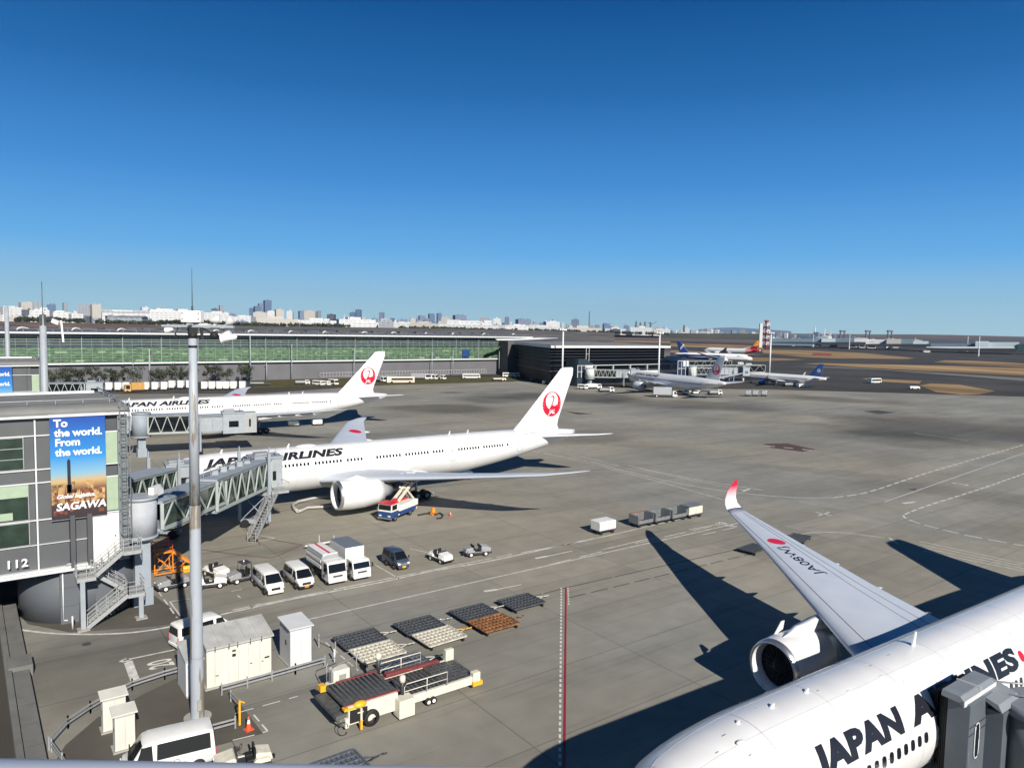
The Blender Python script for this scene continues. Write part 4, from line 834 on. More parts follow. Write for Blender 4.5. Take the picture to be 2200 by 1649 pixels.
b3 = thing('boarding_bridge', 'grey boarding bridge parked in front of the farther airliner', 'boarding bridge', (0, 0, 0), 0, 'boarding bridges')
rotunda(b3, 27.2, 154.2, 4.0, 8.2, 1.6, BLUG); tunnel(b3, (12.5, 159, 4.6), (25.3, 154.8, 4.6), 2.8, 3.1, nm='tunnel', solid=True, n=5)
tunnel(b3, (28.3, 154.0, 4.3), (36.0, 152.6, 4.3), 3.0, 3.7, n=7, nm='tunnel', glass=GLASSD); tunnel(b3, (35.3, 152.7, 4.45), (41.6, 151.6, 4.45), 2.6, 3.2, n=3, solid=True, nm='tunnel', roofm=BRG)
cab(b3, 43.3, 151.3, 3.9, -.17, 4.0, 4.2, 3.2); carriage(b3, 37.2, 152.3, 4.0, -.17)
mb = MB(); mb.bx(-1.3, 1.3, -1.6, 1.6, .3, 4.3); q = ob('cab_door_panel', mb, STAIRM, b3, bev=.1); q.location = (46.3, 150.8, 3.6); q.rotation_euler = (0, 0, -.17); mb = MB(); mb.bx(-.2, .15, -1.68, -1.61, 1.6, 3.1); q2 = ob('cab_window', mb, GLASSD, q)
b4 = thing('boarding_bridge', 'empty trussed boarding bridge at left before the green glass pier', 'boarding bridge', (0, 0, 0), 0, 'boarding bridges')
rotunda(b4, 15.6, 243, 4.4, 8.4, 1.9, BLUG); tunnel(b4, (17, 243, 4.7), (28.2, 239.8, 4.7), 3, 3.4, n=12, nm='tunnel', glass=GLASSD); cab(b4, 30.6, 239, 4.0, -.3, 4.2, 4.2, 3.4); carriage(b4, 27.5, 240, 4.5, -.3); bridge_stairs(b4, (25.5, 236, .1), (29.4, 237.4, 4.0))
# bridge at the nearest airliner, lower right
b5 = thing('boarding_bridge', 'grey boarding bridge with black bellows docked to the nearest airliner', 'boarding bridge', (0, 0, 0), 0, 'boarding bridges')
b5d = mat('bridge slate grey', (.10, .118, .138), .45, var=.10, scale=.8); b5r = mat('bridge roof grey', (.20, .22, .24), .5, var=.1, scale=1)
def bx5(name, x0, x1, y0, y1, z0, z1, m, bev=.03, par=b5): mb = MB(); mb.bx(x0, x1, y0, y1, z0, z1); return ob(name, mb, m, par, bev=bev)
cb = bx5('cab_body', 39.3, 41.9, 14.7, 15.75, 3.6, 7.75, b5d)
cb2 = bx5('link_body', 41.2, 42.9, 13.9, 14.75, 3.6, 7.1, b5d)
mb = MB(); mb.prism([(16.0, 7.85), (15.95, 8.2), (15.1, 8.15), (14.9, 7.95), (14.9, 7.65), (15.2, 7.8)], 39.05, 42.65, axis='x'); ob('cab_roof', mb, b5r, b5, bev=.03)
mb = MB(); mb.prism([(15.3, 7.75), (15.3, 7.9), (14.1, 7.55), (13.9, 7.2), (14.1, 7.25)], 41.0, 43.3, axis='x'); ob('link_roof', mb, b5r, b5, bev=.02)
mb = MB(); mb.bx(40.84, 40.88, 14.88, 16.02, 8.0, 8.22); mb.bx(39.0, 42.7, 14.86, 14.9, 7.68, 7.98); ob('roof_trim', mb, TRIM, b5)
mb = MB()
for i in range(10):
    t = i/9; y = 15.75+.115*i; mb.bx(39.4+.075*i, 42.5+.13*i, y, y+.06, 3.7, 7.85-.45*t)
ob('bellows', mb, BLACK, b5)
def f5(x, z, off):
    p = sp3(x, z, off); c_, s_ = math.cos(-.033), math.sin(-.033); return (18.4+p[0]*c_-p[1]*s_, 19.93+p[0]*s_+p[1]*c_, p[2])
mb = MB(); mb.tube([f5(x, 7.3, .12) for x in np.linspace(21.7, 25.7, 8)], .12); ob('canopy_edge', mb, BLACK, b5); mb = MB(); mb.tube([f5(21.75-.12*(7.3-z), z, .07) for z in np.linspace(4.2, 7.3, 9)], .07); ob('canopy_edge', mb, BLACK, b5)
mb = MB(); A_ = [f5(x, 7.3, .1) for x in np.linspace(21.8, 25.6, 5)]; B_ = [(39.4+i*.85, 15.95, 8.0) for i in range(5)]; mb.loft([A_, B_], closed=False, caps=False); A_ = [f5(21.8, z, .05) for z in np.linspace(4.2, 7.3, 6)]; B_ = [(39.5, 16.3, z) for z in np.linspace(3.8, 8.0, 6)]; mb.loft([A_, B_], closed=False, caps=False); ob('canopy_fabric', mb, mat('canopy black fabric', (.012, .012, .012), .95, var=.1, spec=.05), b5, fix=False)
wx, wz = 40.15, 5.75
mb = MB(); mb.prism([(wx+.2*math.copysign(abs(math.cos(t))**.6, math.cos(t)), wz+.85*math.copysign(abs(math.sin(t))**.5, math.sin(t))) for t in [2*math.pi*i/16 for i in range(16)]], 14.64, 14.70, axis='y'); w5 = ob('cab_window', mb, GLASSD, b5)
mb = MB(); pts = [(wx+.25*math.copysign(abs(math.cos(t))**.6, math.cos(t)), 14.66, wz+.9*math.copysign(abs(math.sin(t))**.5, math.sin(t))) for t in [2*math.pi*i/16 for i in range(17)]]; mb.tube(pts, .03); ob('frame', mb, TRIM, w5)
mb = MB(); mb.tube([(39.3, 14.68, 6.6), (41.9, 14.68, 6.65)], .015); mb.tube([(39.3, 14.68, 6.2), (41.9, 14.68, 6.25)], .015); mb.tube([(41.9, 14.68, 3.7), (41.9, 14.68, 7.5)], .012); ob('panel_joint', mb, BLACK, b5)
mb = MB(); mb.cyl((43.75, 12.55, 3.4), (43.75, 12.55, 7.0), 2.2, n=40); mb.cyl((43.75, 12.55, 7.0), (43.75, 12.55, 7.35), 2.45, 2.1, n=40, mi=1); rt5 = ob('rotunda', mb, [mat('bridge shutter grey', (.17, .18, .18), .45, var=.12, scale=2, stretch=(6, 6, .3)), b5r], b5)
mb = MB()
for i in range(8): a = math.radians(222+i*3.6); mb.bar((43.75+2.22*math.cos(a), 12.55+2.22*math.sin(a), 4.4), (43.75+2.22*math.cos(a), 12.55+2.22*math.sin(a), 4.8), .06, .03)
for i in range(14): a = math.radians(180+i*9); mb.bar((43.75+2.21*math.cos(a), 12.55+2.21*math.sin(a), 3.5), (43.75+2.21*math.cos(a), 12.55+2.21*math.sin(a), 6.9), .015, .02)
ob('vent_slots', mb, BLACK, rt5)
tunnel(b5, (46.6, 11.0, 3.6), (58, 3.5, 4.2), 3.2, 3.6, nm='tunnel', solid=True, n=6); mb = MB(); mb.bar((43.6, 11.4, 0), (43.6, 11.4, 3.4), .5); ob('support_leg', mb, b5d, b5)
mb = MB(); mb.tube([(42.6, 14.2, 7.6), (44, 12.9, 7.55), (47.5, 11.6, 7.55)], .03); mb.tube([(43.2, 15.0, 7.8), (44.8, 14.0, 7.6), (47.5, 12.8, 7.5)], .05); mb.tube([(39.6, 14.75, 5.6), (39.35, 14.7, 5.2), (39.45, 14.7, 4.4)], .03); ob('cable', mb, STEEL, b5)
mb = MB(); mb.bx(42.4, 42.9, 13.9, 14.6, 5.9, 7.2); mb.bx(42.2, 42.8, 14.4, 14.8, 6.9, 7.2); ob('cab_bracket', mb, BLUG, b5, bev=.05)
mb = MB(); mb.sheet([G(*p) for p in [(2045, 1655), (2075, 1635), (2105, 1640), (2080, 1670)]], .03); struct('orange_marking', mb, ORNG)
# ---------------------------------------------------------------- long glass pier
GP = mat('pier green glass', (.085, .20, .085), .12, var=.9, scale=.5, spec=.8, stretch=(1, 1, 3)); GPB = mat('pier blue glass', (.05, .085, .10), .1, var=.6, scale=.25, spec=.9, stretch=(1, 1, 4)); WALLG = mat('pier grey wall', (.13, .13, .14), .7, var=.12, scale=.15); SOL = mat('dark roof panels', (.085, .088, .10), .5, var=.35, scale=.2)
YP = 335; XA, XB = -120, 251
pr = thing('glass_pier', 'long low terminal pier with green and blue glass under a white roof edge', 'building', (0, YP, 0))
mb = MB(); mb.bx(XA, XB-4, .6, 42, 0, 8.0); ob('base_wall', mb, WALLG, pr); mb = MB(); mb.bx(XA, XB, -.9, 42, 8.1, 8.75); ob('ledge', mb, TRIM, pr)
mb = MB(); mb.bx(XA, XB, -.2, 42, 8.76, 14.9); ob('lower_glazing', mb, GP, pr); mb = MB(); mb.bx(XA, XB, .8, 42, 14.9, 20.0); ob('upper_glazing', mb, GPB, pr)
mb = MB()
for z in (9.9, 10.6, 11.3, 11.9, 12.5, 13.1, 13.7, 14.3): mb.bx(XA, XB, -.42, -.2, z-.06, z+.06)
for z in (15.9, 17.0, 18.0, 19.0): mb.bx(XA, XB, .55, .8, z-.08, z+.08)
ob('horizontal_louvre', mb, mat('louvre silver green', (.28, .34, .27), .4, var=.2), pr)
mb = MB(); x = XA
while x < XB: mb.bx(x-.035, x+.035, -.35, -.2, 8.8, 14.9); mb.bx(x-.035, x+.035, .6, .8, 15, 20); x += 3.6
for i in range(int((XB-XA)/14.4)): mb.bx(XA+14.4*i-.09, XA+14.4*i+.09, -.5, -.2, 8.8, 20)
ob('glazing_grid', mb, BRG, pr)
mb = MB(); mb.bx(XA, XB, -.25, .6, 14.8, 15.1); mb.bx(XA, XB, -.3, .0, 8.76, 9.05)
for z in (10.15, 11.6, 13.35): mb.bx(XA, XB, -.26, -.2, z, z+.22)
for z in (16.4, 18.3): mb.bx(XA, XB, .7, .8, z, z+.35)
ob('floor_slab_edge', mb, DARK, pr)
rnd = random.Random(3); mb = MB(); x = XA
while x < XB-4:
    w = rnd.uniform(.8, 4.5); z = rnd.choice([9.2, 10.1, 11.5, 12.7]); mb.bx(x, x+w, -.23, -.205, z, z+rnd.uniform(.4, .9)); x += w+rnd.uniform(.5, 5)
ob('interior_blind', mb, mat('pale green blinds', (.27, .42, .20), .5, var=.4, scale=.8), pr)
mb = MB(); mb.bx(XA, XB+10, -2.6, 44, 20.1, 20.75); ob('roof_edge', mb, TRIM, pr); mb = MB(); mb.loft([[(x, -2.3, 20.76), (x, 4, 21.4), (x, 14, 21.9), (x, 26, 21.9), (x, 38, 21.3), (x, 43.5, 20.76)] for x in (XA, XB+9)], smooth=True); rf = ob('roof', mb, SOL, pr)
mb = MB(); x = XA
while x < XB+6:
    mb.bx(x, x+.12, -2.2, 6, 20.9+.0, 21.75); x += 4.8
mb.bar((XA, -2.2, 21.8), (XB+8, -2.2, 21.8), .07); ob('roof_railing', mb, STEEL, rf)
x = XA+6
while x < XB:
    mb = MB(); k = rnd.uniform(.7, 1.2); mb.tube([(x, 3, 21.3), (x+.5, 3, 22.0), (x+1.6*k, 3.5, 22.3), (x+3.2*k, 5, 22.0), (x+4*k, 6, 21.6)], .3, 8); ob('roof_duct', mb, TRIM, rf); x += rnd.uniform(13, 21)
for i in range(46): mb = MB(); x = XA+8*i; y = rnd.uniform(7, 20); mb.bx(x, x+rnd.uniform(3, 6.5), y, y+3, 21.7, 22.2+rnd.uniform(0, .5)); ob('roof_solar_panel', mb, SOL, rf)
mb = MB(); mb.loft([[(242.5, -3.2, 8.2), (244, -3.2, 8.2), (244, -.9, 8.2), (242.5, -.9, 8.2)], [(243.4, -3.4, 4.5), (244.9, -3.4, 4.5), (244.9, -.9, 4.5), (243.4, -.9, 4.5)], [(244, -3.2, .3), (246.5, -3.2, .3), (246.5, -.9, .3), (244, -.9, .3)]]); ob('ramp_panel', mb, TRIM, pr)
mb = MB(); mb.bx(XB-7, XB-4, -1.2, .6, 3.0, 8.2, 0); ob('stair_box', mb, TRIM, pr)
mb = MB()
for i in range(60): mb.bar((135+i*1.6, -2.6, 1.2), (135+i*1.6, -2.6, 3.0), .07)
mb.bar((135, -2.6, 3.0), (229, -2.6, 3.0), .08); mb.bar((135, -2.6, 1.2), (229, -2.6, 1.2), .08); ob('barrier_fence', mb, TRIM, pr)
mb = MB(); mb.bx(215, 219.5, -1.0, -.3, 9.7, 13.7); ob('gate_screen', mb, BLUE, pr)
# white low wall before the pier's right part
mb = MB(); a, b_ = G(1020, 802), G(1113, 800); mb.bar(Vector((a.x, a.y, .5)), Vector((b_.x, b_.y, .5)), .4, 1.0); ob('low_wall', mb, CONC, None, label='low white wall at the foot of the glass pier, right end', category='wall')
for px, py, h_, r_ in ((287, 821, 8.6, .16), (322, 823, 14, .34), (538, 822, 20, .30), (573, 822, 8.2, .22), (627, 823, 16, .2), (761, 812, 14, .17), (928, 807, 12, .17), (973, 805, 13, .17), (1072, 803, 15, .2)):
    p = Yp(px, py, YP-3); mb = MB(); mb.cyl((0, 0, 0), (0, 0, h_), r_, r_*.7, n=10); mb.bx(-.5, .5, -.15, .15, h_, h_+.25); o = ob('pier_post', mb, BRG, None, label=('%s slender grey post from the left before the glass pier' % nth([287, 322, 538, 573, 627, 761, 928, 973, 1072].index(px))), category='post', group='posts before the glass pier'); o.location = (p.x, YP-3, 0)
# ---------------------------------------------------------------- dark satellite terminal
DKG = mat('dark bluish cladding', (.004, .0055, .010), .5, var=.3, scale=.1, spec=.15); DKL = mat('dark louvre edge', (.085, .09, .10), .4, var=.1)
dt = thing('dark_terminal', 'low dark glass terminal with thin louvre lines and a white roof edge', 'building', (0, 0, 0))
fp = [(213, 258), (290, 256), (312, 318), (238, 320)]; ins = lambda k: [(213+k*.6, 258+k), (290-k, 256+k), (312-k, 318-k), (238+k*.4, 320-k)]
mb = MB(); mb.prism(ins(2.2), 0, 17.2); ob('wall', mb, DKG, dt)
mb = MB(); mb.prism(fp, 17.0, 18.0); rf2 = ob('roof', mb, [TRIM], dt); mb = MB(); mb.prism(ins(1), 18.01, 18.25); ob('roof_membrane', mb, ROOFG, rf2)
mb = MB()
for z, k, h_ in ((15.5, .6, .1), (14.2, .8, .1), (12.9, .9, .1), (11.2, .7, .14), (8.9, 1.2, .1), (6.3, 1.0, .25)): mb.prism(ins(k), z, z+h_)
ob('louvre', mb, DKL, dt)
mb = MB(); mb.bx(232, 286, 257.5, 258.6, 4.4, 5.8); mb.bx(232, 288, 257.3, 258.5, 8.7, 8.95)
for x in (240, 251.5, 263, 275): mb.bx(x, x+.35, 257.4, 258.4, 5.8, 8.7)
ob('window_band_frame', mb, TRIM, dt)
mb = MB(); mb.bx(222, 231, 250, 258, 0, 9.6); mb.prism([(222, 9.6), (231, 9.6), (231, 10), (226, 12.4), (222, 12.4)], 249.5, 258, axis='y'); wng = ob('glass_vestibule', mb, [mat('vestibule glass', (.03, .045, .06), .15, var=.3)], dt)
mb = MB()
for x in (222, 224.3, 226.6, 229, 231): mb.bar((x, 249.9, 4), (x, 249.9, 9.6), .25)
mb.bar((222, 249.9, 9.4), (231, 249.9, 9.4), .3); mb.bar((222, 249.9, 6.6), (231, 249.9, 6.6), .2); mb.bx(227, 231, 249.6, 249.9, 6.8, 9.3); ob('vestibule_frame', mb, TRIM, wng)
mb = MB()
for x in (232, 233.8): mb.bar((x, 255.5, 9), (x, 255.5, 17.3), .18)
for z in (9.4, 14.3): mb.bar((232, 255.5, z), (233.8, 255.5, z), .15)
ob('roof_ladder', mb, TRIM, dt)
mb = MB(); mb.bx(284, 292, 246, 258, 0, 11); mb.prism([(284, 11), (290, 13), (290, 11)], 246, 258, axis='y'); e = ob('end_block', mb, mat('end block navy glass', (.02, .035, .07), .12, var=.4, scale=.2), dt); mb = MB()
for x in (284.2, 287, 290, 292): mb.bar((x, 245.9, 0), (x, 245.9, 11), .22)
for z in (3.6, 7.2, 11): mb.bar((284, 245.9, z), (292, 245.9, z), .22)
mb.bx(288, 289.6, 245.7, 245.9, 8.2, 10.8); mb.bx(290.5, 292, 245.7, 245.9, 8.2, 10.8); ob('end_block_frame', mb, TRIM, e)
# roofs of the connector between pier and dark terminal
mb = MB(); mb.prism([(236, 322), (300, 322), (330, 372), (250, 372)], 0, 18.6); o = ob('connector_roof', mb, [mat('connector roof grey', (.10, .10, .10), .7, var=.2, scale=.1)], dt)
mb = MB(); mb.loft([[(226, 318, 18.9), (226, 320, 19.4)], [(246, 326, 18.8), (246, 328.5, 19.5)], [(268, 335, 19.2), (268, 337, 20.2)], [(290, 345, 19.6), (290, 347, 20.2)]], closed=False, caps=False); o = ob('curved_roof_edge', mb, TRIM, dt)
q = o.modifiers.new('thick', 'SOLIDIFY'); q.thickness = .4
WB = mat('bridge off white', (.55, .58, .54), .5, var=.12, scale=.5)
def far_bridge(lbl, rot, pts, cabp, rz):
    t = thing('boarding_bridge', lbl, 'boarding bridge', (0, 0, 0), 0, 'boarding bridges'); rotunda(t, rot[0], rot[1], 3.8, 8.2, 2.0, WB); 
    for a, b_, n, sol in pts: tunnel(t, a, b_, 3, 3.6, n=n, solid=sol, nm='tunnel', roofm=WB, glass=GLASSD)
    c = cab(t, cabp[0], cabp[1], 3.8, rz, 4, 4.4, 3.4); carriage(t, (rot[0]+3*cabp[0])/4, (rot[1]+3*cabp[1])/4, 4.2, rz); return t
p0 = G(1215, 800, 5); p1 = G(1325, 806, 4.5)
far_bridge('off white boarding bridge at the nose of the shaded airliner', (226.5, 246.5), [((228, 246, 4.2), (236.5, 240.5, 4.2), 10, False), ((236.5, 240.5, 4.3), (241, 237.3, 4.3), 4, True)], (243.0, 235.0), -.7)
far_bridge('white boarding bridge reaching past the shaded airliner tail to the blue tailed jet', (292, 243), [((293, 242.5, 4.2), (303, 238.5, 4.2), 8, False), ((303, 238.5, 4.3), (314, 233.5, 4.3), 5, True)], (317.5, 231.3), -.3)
fw = thing('walkway', 'elevated white framed walkway with dark glazing behind the shaded airliner', 'walkway', (0, 0, 0)); tunnel(fw, (292, 250, 4.5), (345, 240, 4.5), 4, 4, n=14, nm='tunnel', roofm=WB, glass=GLASSD); tunnel(fw, (292, 262, 6.5), (340, 258, 6.5), 4, 3.6, n=16, nm='tunnel', roofm=BRG, glass=GLASSD)
for x, y in ((300, 248.5), (316, 245.5), (332, 242.5)):
    mb = MB(); mb.bar((x, y, 0), (x, y, 4.5), .8); ob('support_column', mb, WB, fw)
put_text('gate_lettering', '149', 2.6, fw, lambda u, v: (318+u, 241.7-.0, 6.4+v), INK, bold=.03)
# ---------------------------------------------------------------- kerb trench and deck rail
mb = MB(); CW = mat('grey kerb concrete', (.155, .155, .145), .8, var=.2, scale=.8)
mb.bx(2.35, 3.35, 40, 80.5, 0, .55); mb.bx(1.9, 2.3, 40, 80.5, 0, .75); mb.bx(2.1, 3.6, 62.4, 64.6, 0, .85); o = ob('kerb_wall', mb, CW, None, bev=.02, label='low grey concrete double kerb running beside the underpass road', category='kerb')
mb = MB()
for i in range(14): mb.bx(2.34, 3.36, 42+i*2.9, 42.02+i*2.9, .1, .555)
ob('kerb_joint', mb, PD, o)
a = Vector((0, 0, CH))+ray(-300, 1628)*1.35; b_ = Vector((0, 0, CH))+ray(850, 1650)*1.35; d = (b_-a).normalized(); mb = MB(); mb.tube([a-d*1.2-Vector((0, 0, .036)), b_+d*1.5-Vector((0, 0, .036))], .036, 16)
o = ob('deck_handrail', mb, mat('blue grey rail paint', (.30, .34, .42), .45, var=.08), None, label='smooth blue grey handrail of the observation deck along the bottom edge', category='handrail')
# ================================================================ VEHICLES  (local frame: front towards -y)
def wheel(parent, x, y, r, w=.2, n=20, rimm=None):
    mb = MB(); s_ = 1 if x > 0 else -1
    mb.lathe([(-w/2, r*.55), (-w/2, r*.92), (-w*.35, r), (w*.35, r), (w/2, r*.92), (w/2, r*.55)], (0, 0, 0), (1, 0, 0), n); o = ob('wheel', mb, BLACK, parent); o.location = (x, y, r)
    mb = MB(); mb.lathe([(s_*w*.42, r*.6), (s_*w*.36, r*.5), (s_*w*.30, r*.2), (s_*w*.45, r*.16), (s_*w*.46, .01)], (0, 0, 0), (1, 0, 0), n); ob('rim', mb, rimm or METAL, o); return o
def van(label, loc, rz, paint, L=4.7, W=1.72, H=1.98, group='vans', plate=WHITE2, lower=None, logo=False, kei=False, name='van', nwin=3):
    t = thing(name, label, 'van', loc, rz, group); f, b_ = -L/2, L/2; hw = lambda z: W/2-.16*max(0, (z-1.02)/(H-1.02))**1.3
    prof = [(f+.06, .28), (f, .5), (f+.02, .78), (f+.12, .98), (f+.42, 1.12), (f+1.12, H-.13), (f+1.45, H-.03), (0, H), (b_-.5, H-.02), (b_-.12, H-.1), (b_-.03, 1.1), (b_, .6), (b_-.02, .28)]
    mb = MB(); n = len(prof); V = []
    for s_ in (-1, 1):
        for y, z in prof: V.append((s_*(hw(z)-(.12 if z < .3 else 0)-(.14 if y < f+.1 else 0)), y, z))
    # roof crowned with an extra centre line
    for y, z in prof: V.append((0, y-(.07 if y < f+1.2 and z < 1.2 else 0), z+(.04 if z > H-.2 else 0)))
    F = []
    for i in range(n): j = (i+1) % n; F += [(i, j, 2*n+j, 2*n+i), (2*n+i, 2*n+j, n+j, n+i)]
    for s_ in (0, n):
        top = [k for k in range(n)]; F.append([s_+k for k in (0, 1, 2, 3, 11, 12)]); F.append([s_+k for k in (3, 4, 10, 11)]); F.append([s_+k for k in (4, 5, 9, 10)]); F.append([s_+k for k in (5, 6, 7, 8, 9)])
    mb.add(V, F, 0, True); body = ob('body', mb, paint, t, bev=.05)
    me = body.data; me.polygons.foreach_set('use_smooth', [True]*len(me.polygons))
    e = body.modifiers.new('split', 'EDGE_SPLIT'); e.split_angle = math.radians(38)
    def pane(nm, pts, off=.014):
        for s_ in (-1, 1):
            mb = MB(); m_ = len(pts); A = [(s_*(hw(z)+off), y, z) for y, z in pts]; B = [(s_*(hw(z)-.05), y, z) for y, z in pts]; mb.add(A+B, [tuple(range(m_))]+[(i, (i+1) % m_, m_+(i+1) % m_, m_+i) for i in range(m_)]); ob(nm, mb, GLASSD, t)
    z0, z1 = 1.15, H-.2
    pane('side_window', [(f+.68, z0-.06), (f+1.02, z1-.03), (f+1.55, z1), (f+1.6, z0)])
    xs = np.linspace(f+1.78, b_-.22, nwin)
    for a, c in zip(xs, xs[1:]): pane('side_window', [(a, z0+.03), (a+.03, z1), (c-.08, z1), (c-.05, z0+.03)])
    mb = MB(); a0, a1 = (f+.44, 1.15), (f+1.1, H-.15); wl, wt = hw(1.15)-.06, hw(H)-.05
    mb.add([(-wl, a0[0]-.03, a0[1]+.02), (0, a0[0]-.1, a0[1]+.02), (wl, a0[0]-.03, a0[1]+.02), (wt, a1[0]-.035, a1[1]+.01), (0, a1[0]-.085, a1[1]+.03), (-wt, a1[0]-.035, a1[1]+.01)], [(0, 1, 4, 5), (1, 2, 3, 4)]); ob('windscreen', mb, GLASSD, t, fix=False)
    mb = MB(); mb.add([(-wl+.05, b_+.01, 1.2), (wl-.05, b_+.01, 1.2), (wt-.05, b_-.06, H-.22), (-wt+.05, b_-.06, H-.22)], [(0, 1, 2, 3)]); ob('rear_window', mb, GLASSD, t, fix=False)
    for s_ in (-1, 1):
        for y in (f+.95, b_-.95):
            wheel(t, s_*(W/2-.12), y, .31 if not kei else .27, .19)
            mb = MB(); mb.lathe([(-.02, .37), (.015, .37), (.015, .30), (-.02, .30)], (s_*(W/2), y, .32), (1, 0, 0), 20); ob('wheel_arch', mb, BLACK, t)
        mb = MB(); mb.bx(s_*(W/2-.20)-.14, s_*(W/2-.20)+.14, f-.03, f+.1, .66, .86); ob('headlight', mb, LAMP, t, bev=.03)
        mb = MB(); mb.bx(s_*(W/2-.08)-.04, s_*(W/2-.08)+.05, b_-.06, b_+.03, .75, 1.1); ob('tail_light', mb, RED, t, bev=.01)
        mb = MB(); mb.bx(s_*(W/2+.12)-.08, s_*(W/2+.12)+.08, f+.45, f+.52, 1.15, 1.42); mb.bar((s_*(W/2-.02), f+.55, 1.15), (s_*(W/2+.1), f+.48, 1.2), .04); ob('mirror', mb, BLACK, t, bev=.015)
        mb = MB(); mb.bx(s_*(W/2+.004)-.008, s_*(W/2+.004)+.008, f+1.4, f+1.56, .98, 1.02); ob('door_handle', mb, BLACK, t)
        mb = MB(); mb.bar((s_*(W/2+.003), f+1.68, .4), (s_*(W/2+.003), f+1.68, 1.05), .012, .012, up=(0, 1, 0)); mb.bar((s_*(W/2+.003), f+.75, .75), (s_*(W/2+.003), b_-.1, .75), .012); ob('panel_joint', mb, DARK, t)
    mb = MB(); mb.bx(-W/2+.12, W/2-.12, f-.07, f+.1, .27, .52); mb.bx(-W/2+.06, W/2-.06, b_-.08, b_+.05, .27, .5); ob('bumper', mb, lower or paint, t, bev=.04)
    mb = MB(); mb.bx(-.42, .42, f-.075, f-.02, .60, .84); ob('grille', mb, BLACK if not kei else METAL, t, bev=.02)
    mb = MB(); mb.bx(-.2, .2, f-.10, f-.06, .34, .54); ob('number_plate', mb, plate, t)
    if logo:
        for s_ in (-1, 1):
            mb = MB(); P = [(s_*(W/2+.02), .35+.17*math.cos(a), .82+.17*math.sin(a)) for a in np.linspace(0, 2*math.pi, 24)]; mb.tube(P, .018); mb.bar((s_*(W/2+.02), .27, .76), (s_*(W/2+.02), .42, .84), .04); ob('door_emblem', mb, CRED, t)
    return t
van('white van with black grille, leftmost in the row of parked vehicles', (23.4, 70.75, 0), 0, WHITE2)
van('white van with black lower bumper and orange plate beside the tanker lorry', (26.35, 70.4, 0), 0, WHITE2, L=4.3, W=1.68, H=1.95, lower=BLACK, plate=ORNG)
van('dark slate blue minivan with yellow plate parked right of the box lorry', (36.95, 70.1, 0), .03, NAVYV, L=3.5, W=1.5, H=1.92, plate=YELL, kei=True)
van('white van half behind the tall mast, crossed by the mast shadow', (15.15, 61.95, 0), math.radians(103), WHITE2, L=4.7, W=1.75, H=2.0)
van('large white van with red ring emblem in the bottom left corner', (9.0, 44.7, 0), math.radians(-97), WHITE2, L=4.9, W=1.9, H=2.25, logo=True, nwin=2)
def cab_over(t, W, f, H, paint=WHITE2, L=1.75):
    prof = [(f+.05, .45), (f, .6), (f+.0, 1.15), (f+.12, 1.3), (f+.32, H-.15), (f+.5, H), (f+L, H), (f+L, .45)]; mb = MB(); mb.prism([(y, z) for y, z in prof], -W/2, W/2, axis='x'); ob('cab', mb, paint, t, bev=.06)
    mb = MB(); mb.add([(-W/2+.08, f+.10, 1.33), (W/2-.08, f+.10, 1.33), (W/2-.1, f+.29, H-.2), (-W/2+.1, f+.29, H-.2)], [(0, 1, 2, 3)]); ob('windscreen', mb, GLASSD, t, fix=False)
    for s_ in (-1, 1):
        mb = MB(); mb.prism([(f+.3, 1.3), (f+.45, H-.2), (f+1.2, H-.2), (f+1.25, 1.3)], s_*(W/2), s_*(W/2+.015), axis='x'); ob('side_window', mb, GLASSD, t)
        mb = MB(); mb.bx(s_*(W/2-.28)-.16, s_*(W/2-.28)+.16, f-.03, f+.05, .68, .86); ob('headlight', mb, LAMP, t, bev=.02)
        mb = MB(); mb.bx(s_*(W/2+.2)-.07, s_*(W/2+.2)+.07, f+.05, f+.12, 1.35, 1.75); mb.bar((s_*(W/2), f+.3, 1.8), (s_*(W/2+.2), f+.08, 1.7), .035); ob('mirror', mb, BLACK, t)
    mb = MB(); mb.bx(-W/2+.02, W/2-.02, f-.08, f+.1, .4, .64); ob('bumper', mb, paint, t, bev=.03)
    mb = MB(); mb.bx(-.5, .5, f-.02, f+.02, .9, 1.08); ob('grille', mb, DARK, t)
    mb = MB(); mb.bx(-.19, .19, f-.11, f-.07, .44, .62); ob('number_plate', mb, WHITE2, t)
def chassis(t, W, f, b_, r=.38):
    mb = MB(); mb.bx(-W*.3, W*.3, f+.4, b_, .45, .75); ob('chassis', mb, DARK, t)
    for s_ in (-1, 1):
        for y in (f+.85, b_-1.3): wheel(t, s_*(W/2-.17), y, r, .26)
SILV = mat('tank side silver', (.50, .52, .54), .3, metal=.5, var=.08, stretch=(1, .2, 5), scale=2)
t = thing('tanker_lorry', 'white tanker lorry with a crimson stripe along its top', 'lorry', (29.4, 70.85, 0), 0, 'lorries'); chassis(t, 1.95, -3, 3); cab_over(t, 1.95, -3, 2.35)
mb = MB(); mb.prism([(.95*math.copysign(abs(math.cos(a))**.5, math.cos(a)), 1.85+.88*math.copysign(abs(math.sin(a))**.5, math.sin(a))) for a in np.linspace(0, 2*math.pi, 33)[:-1]], -1.1, 3.0, axis='y'); ob('tank', mb, SILV, t, bev=.03)
mb = MB(); mb.bx(-.8, .8, -1.1, 3.0, 2.66, 2.78); o = ob('tank_top', mb, WHITE2, t, bev=.02); mb = MB(); mb.bx(-.12, .12, -1.0, 2.9, 2.782, 2.80); ob('top_stripe', mb, CRED, o)
mb = MB(); [mb.bx(-.99, -.93, -1.0, 2.9, z, z+.28) for z in (1.35, 1.95)]; [mb.bx(.93, .99, -1.0, 2.9, z, z+.28) for z in (1.35, 1.95)]; ob('side_fairing', mb, WHITE2, t)
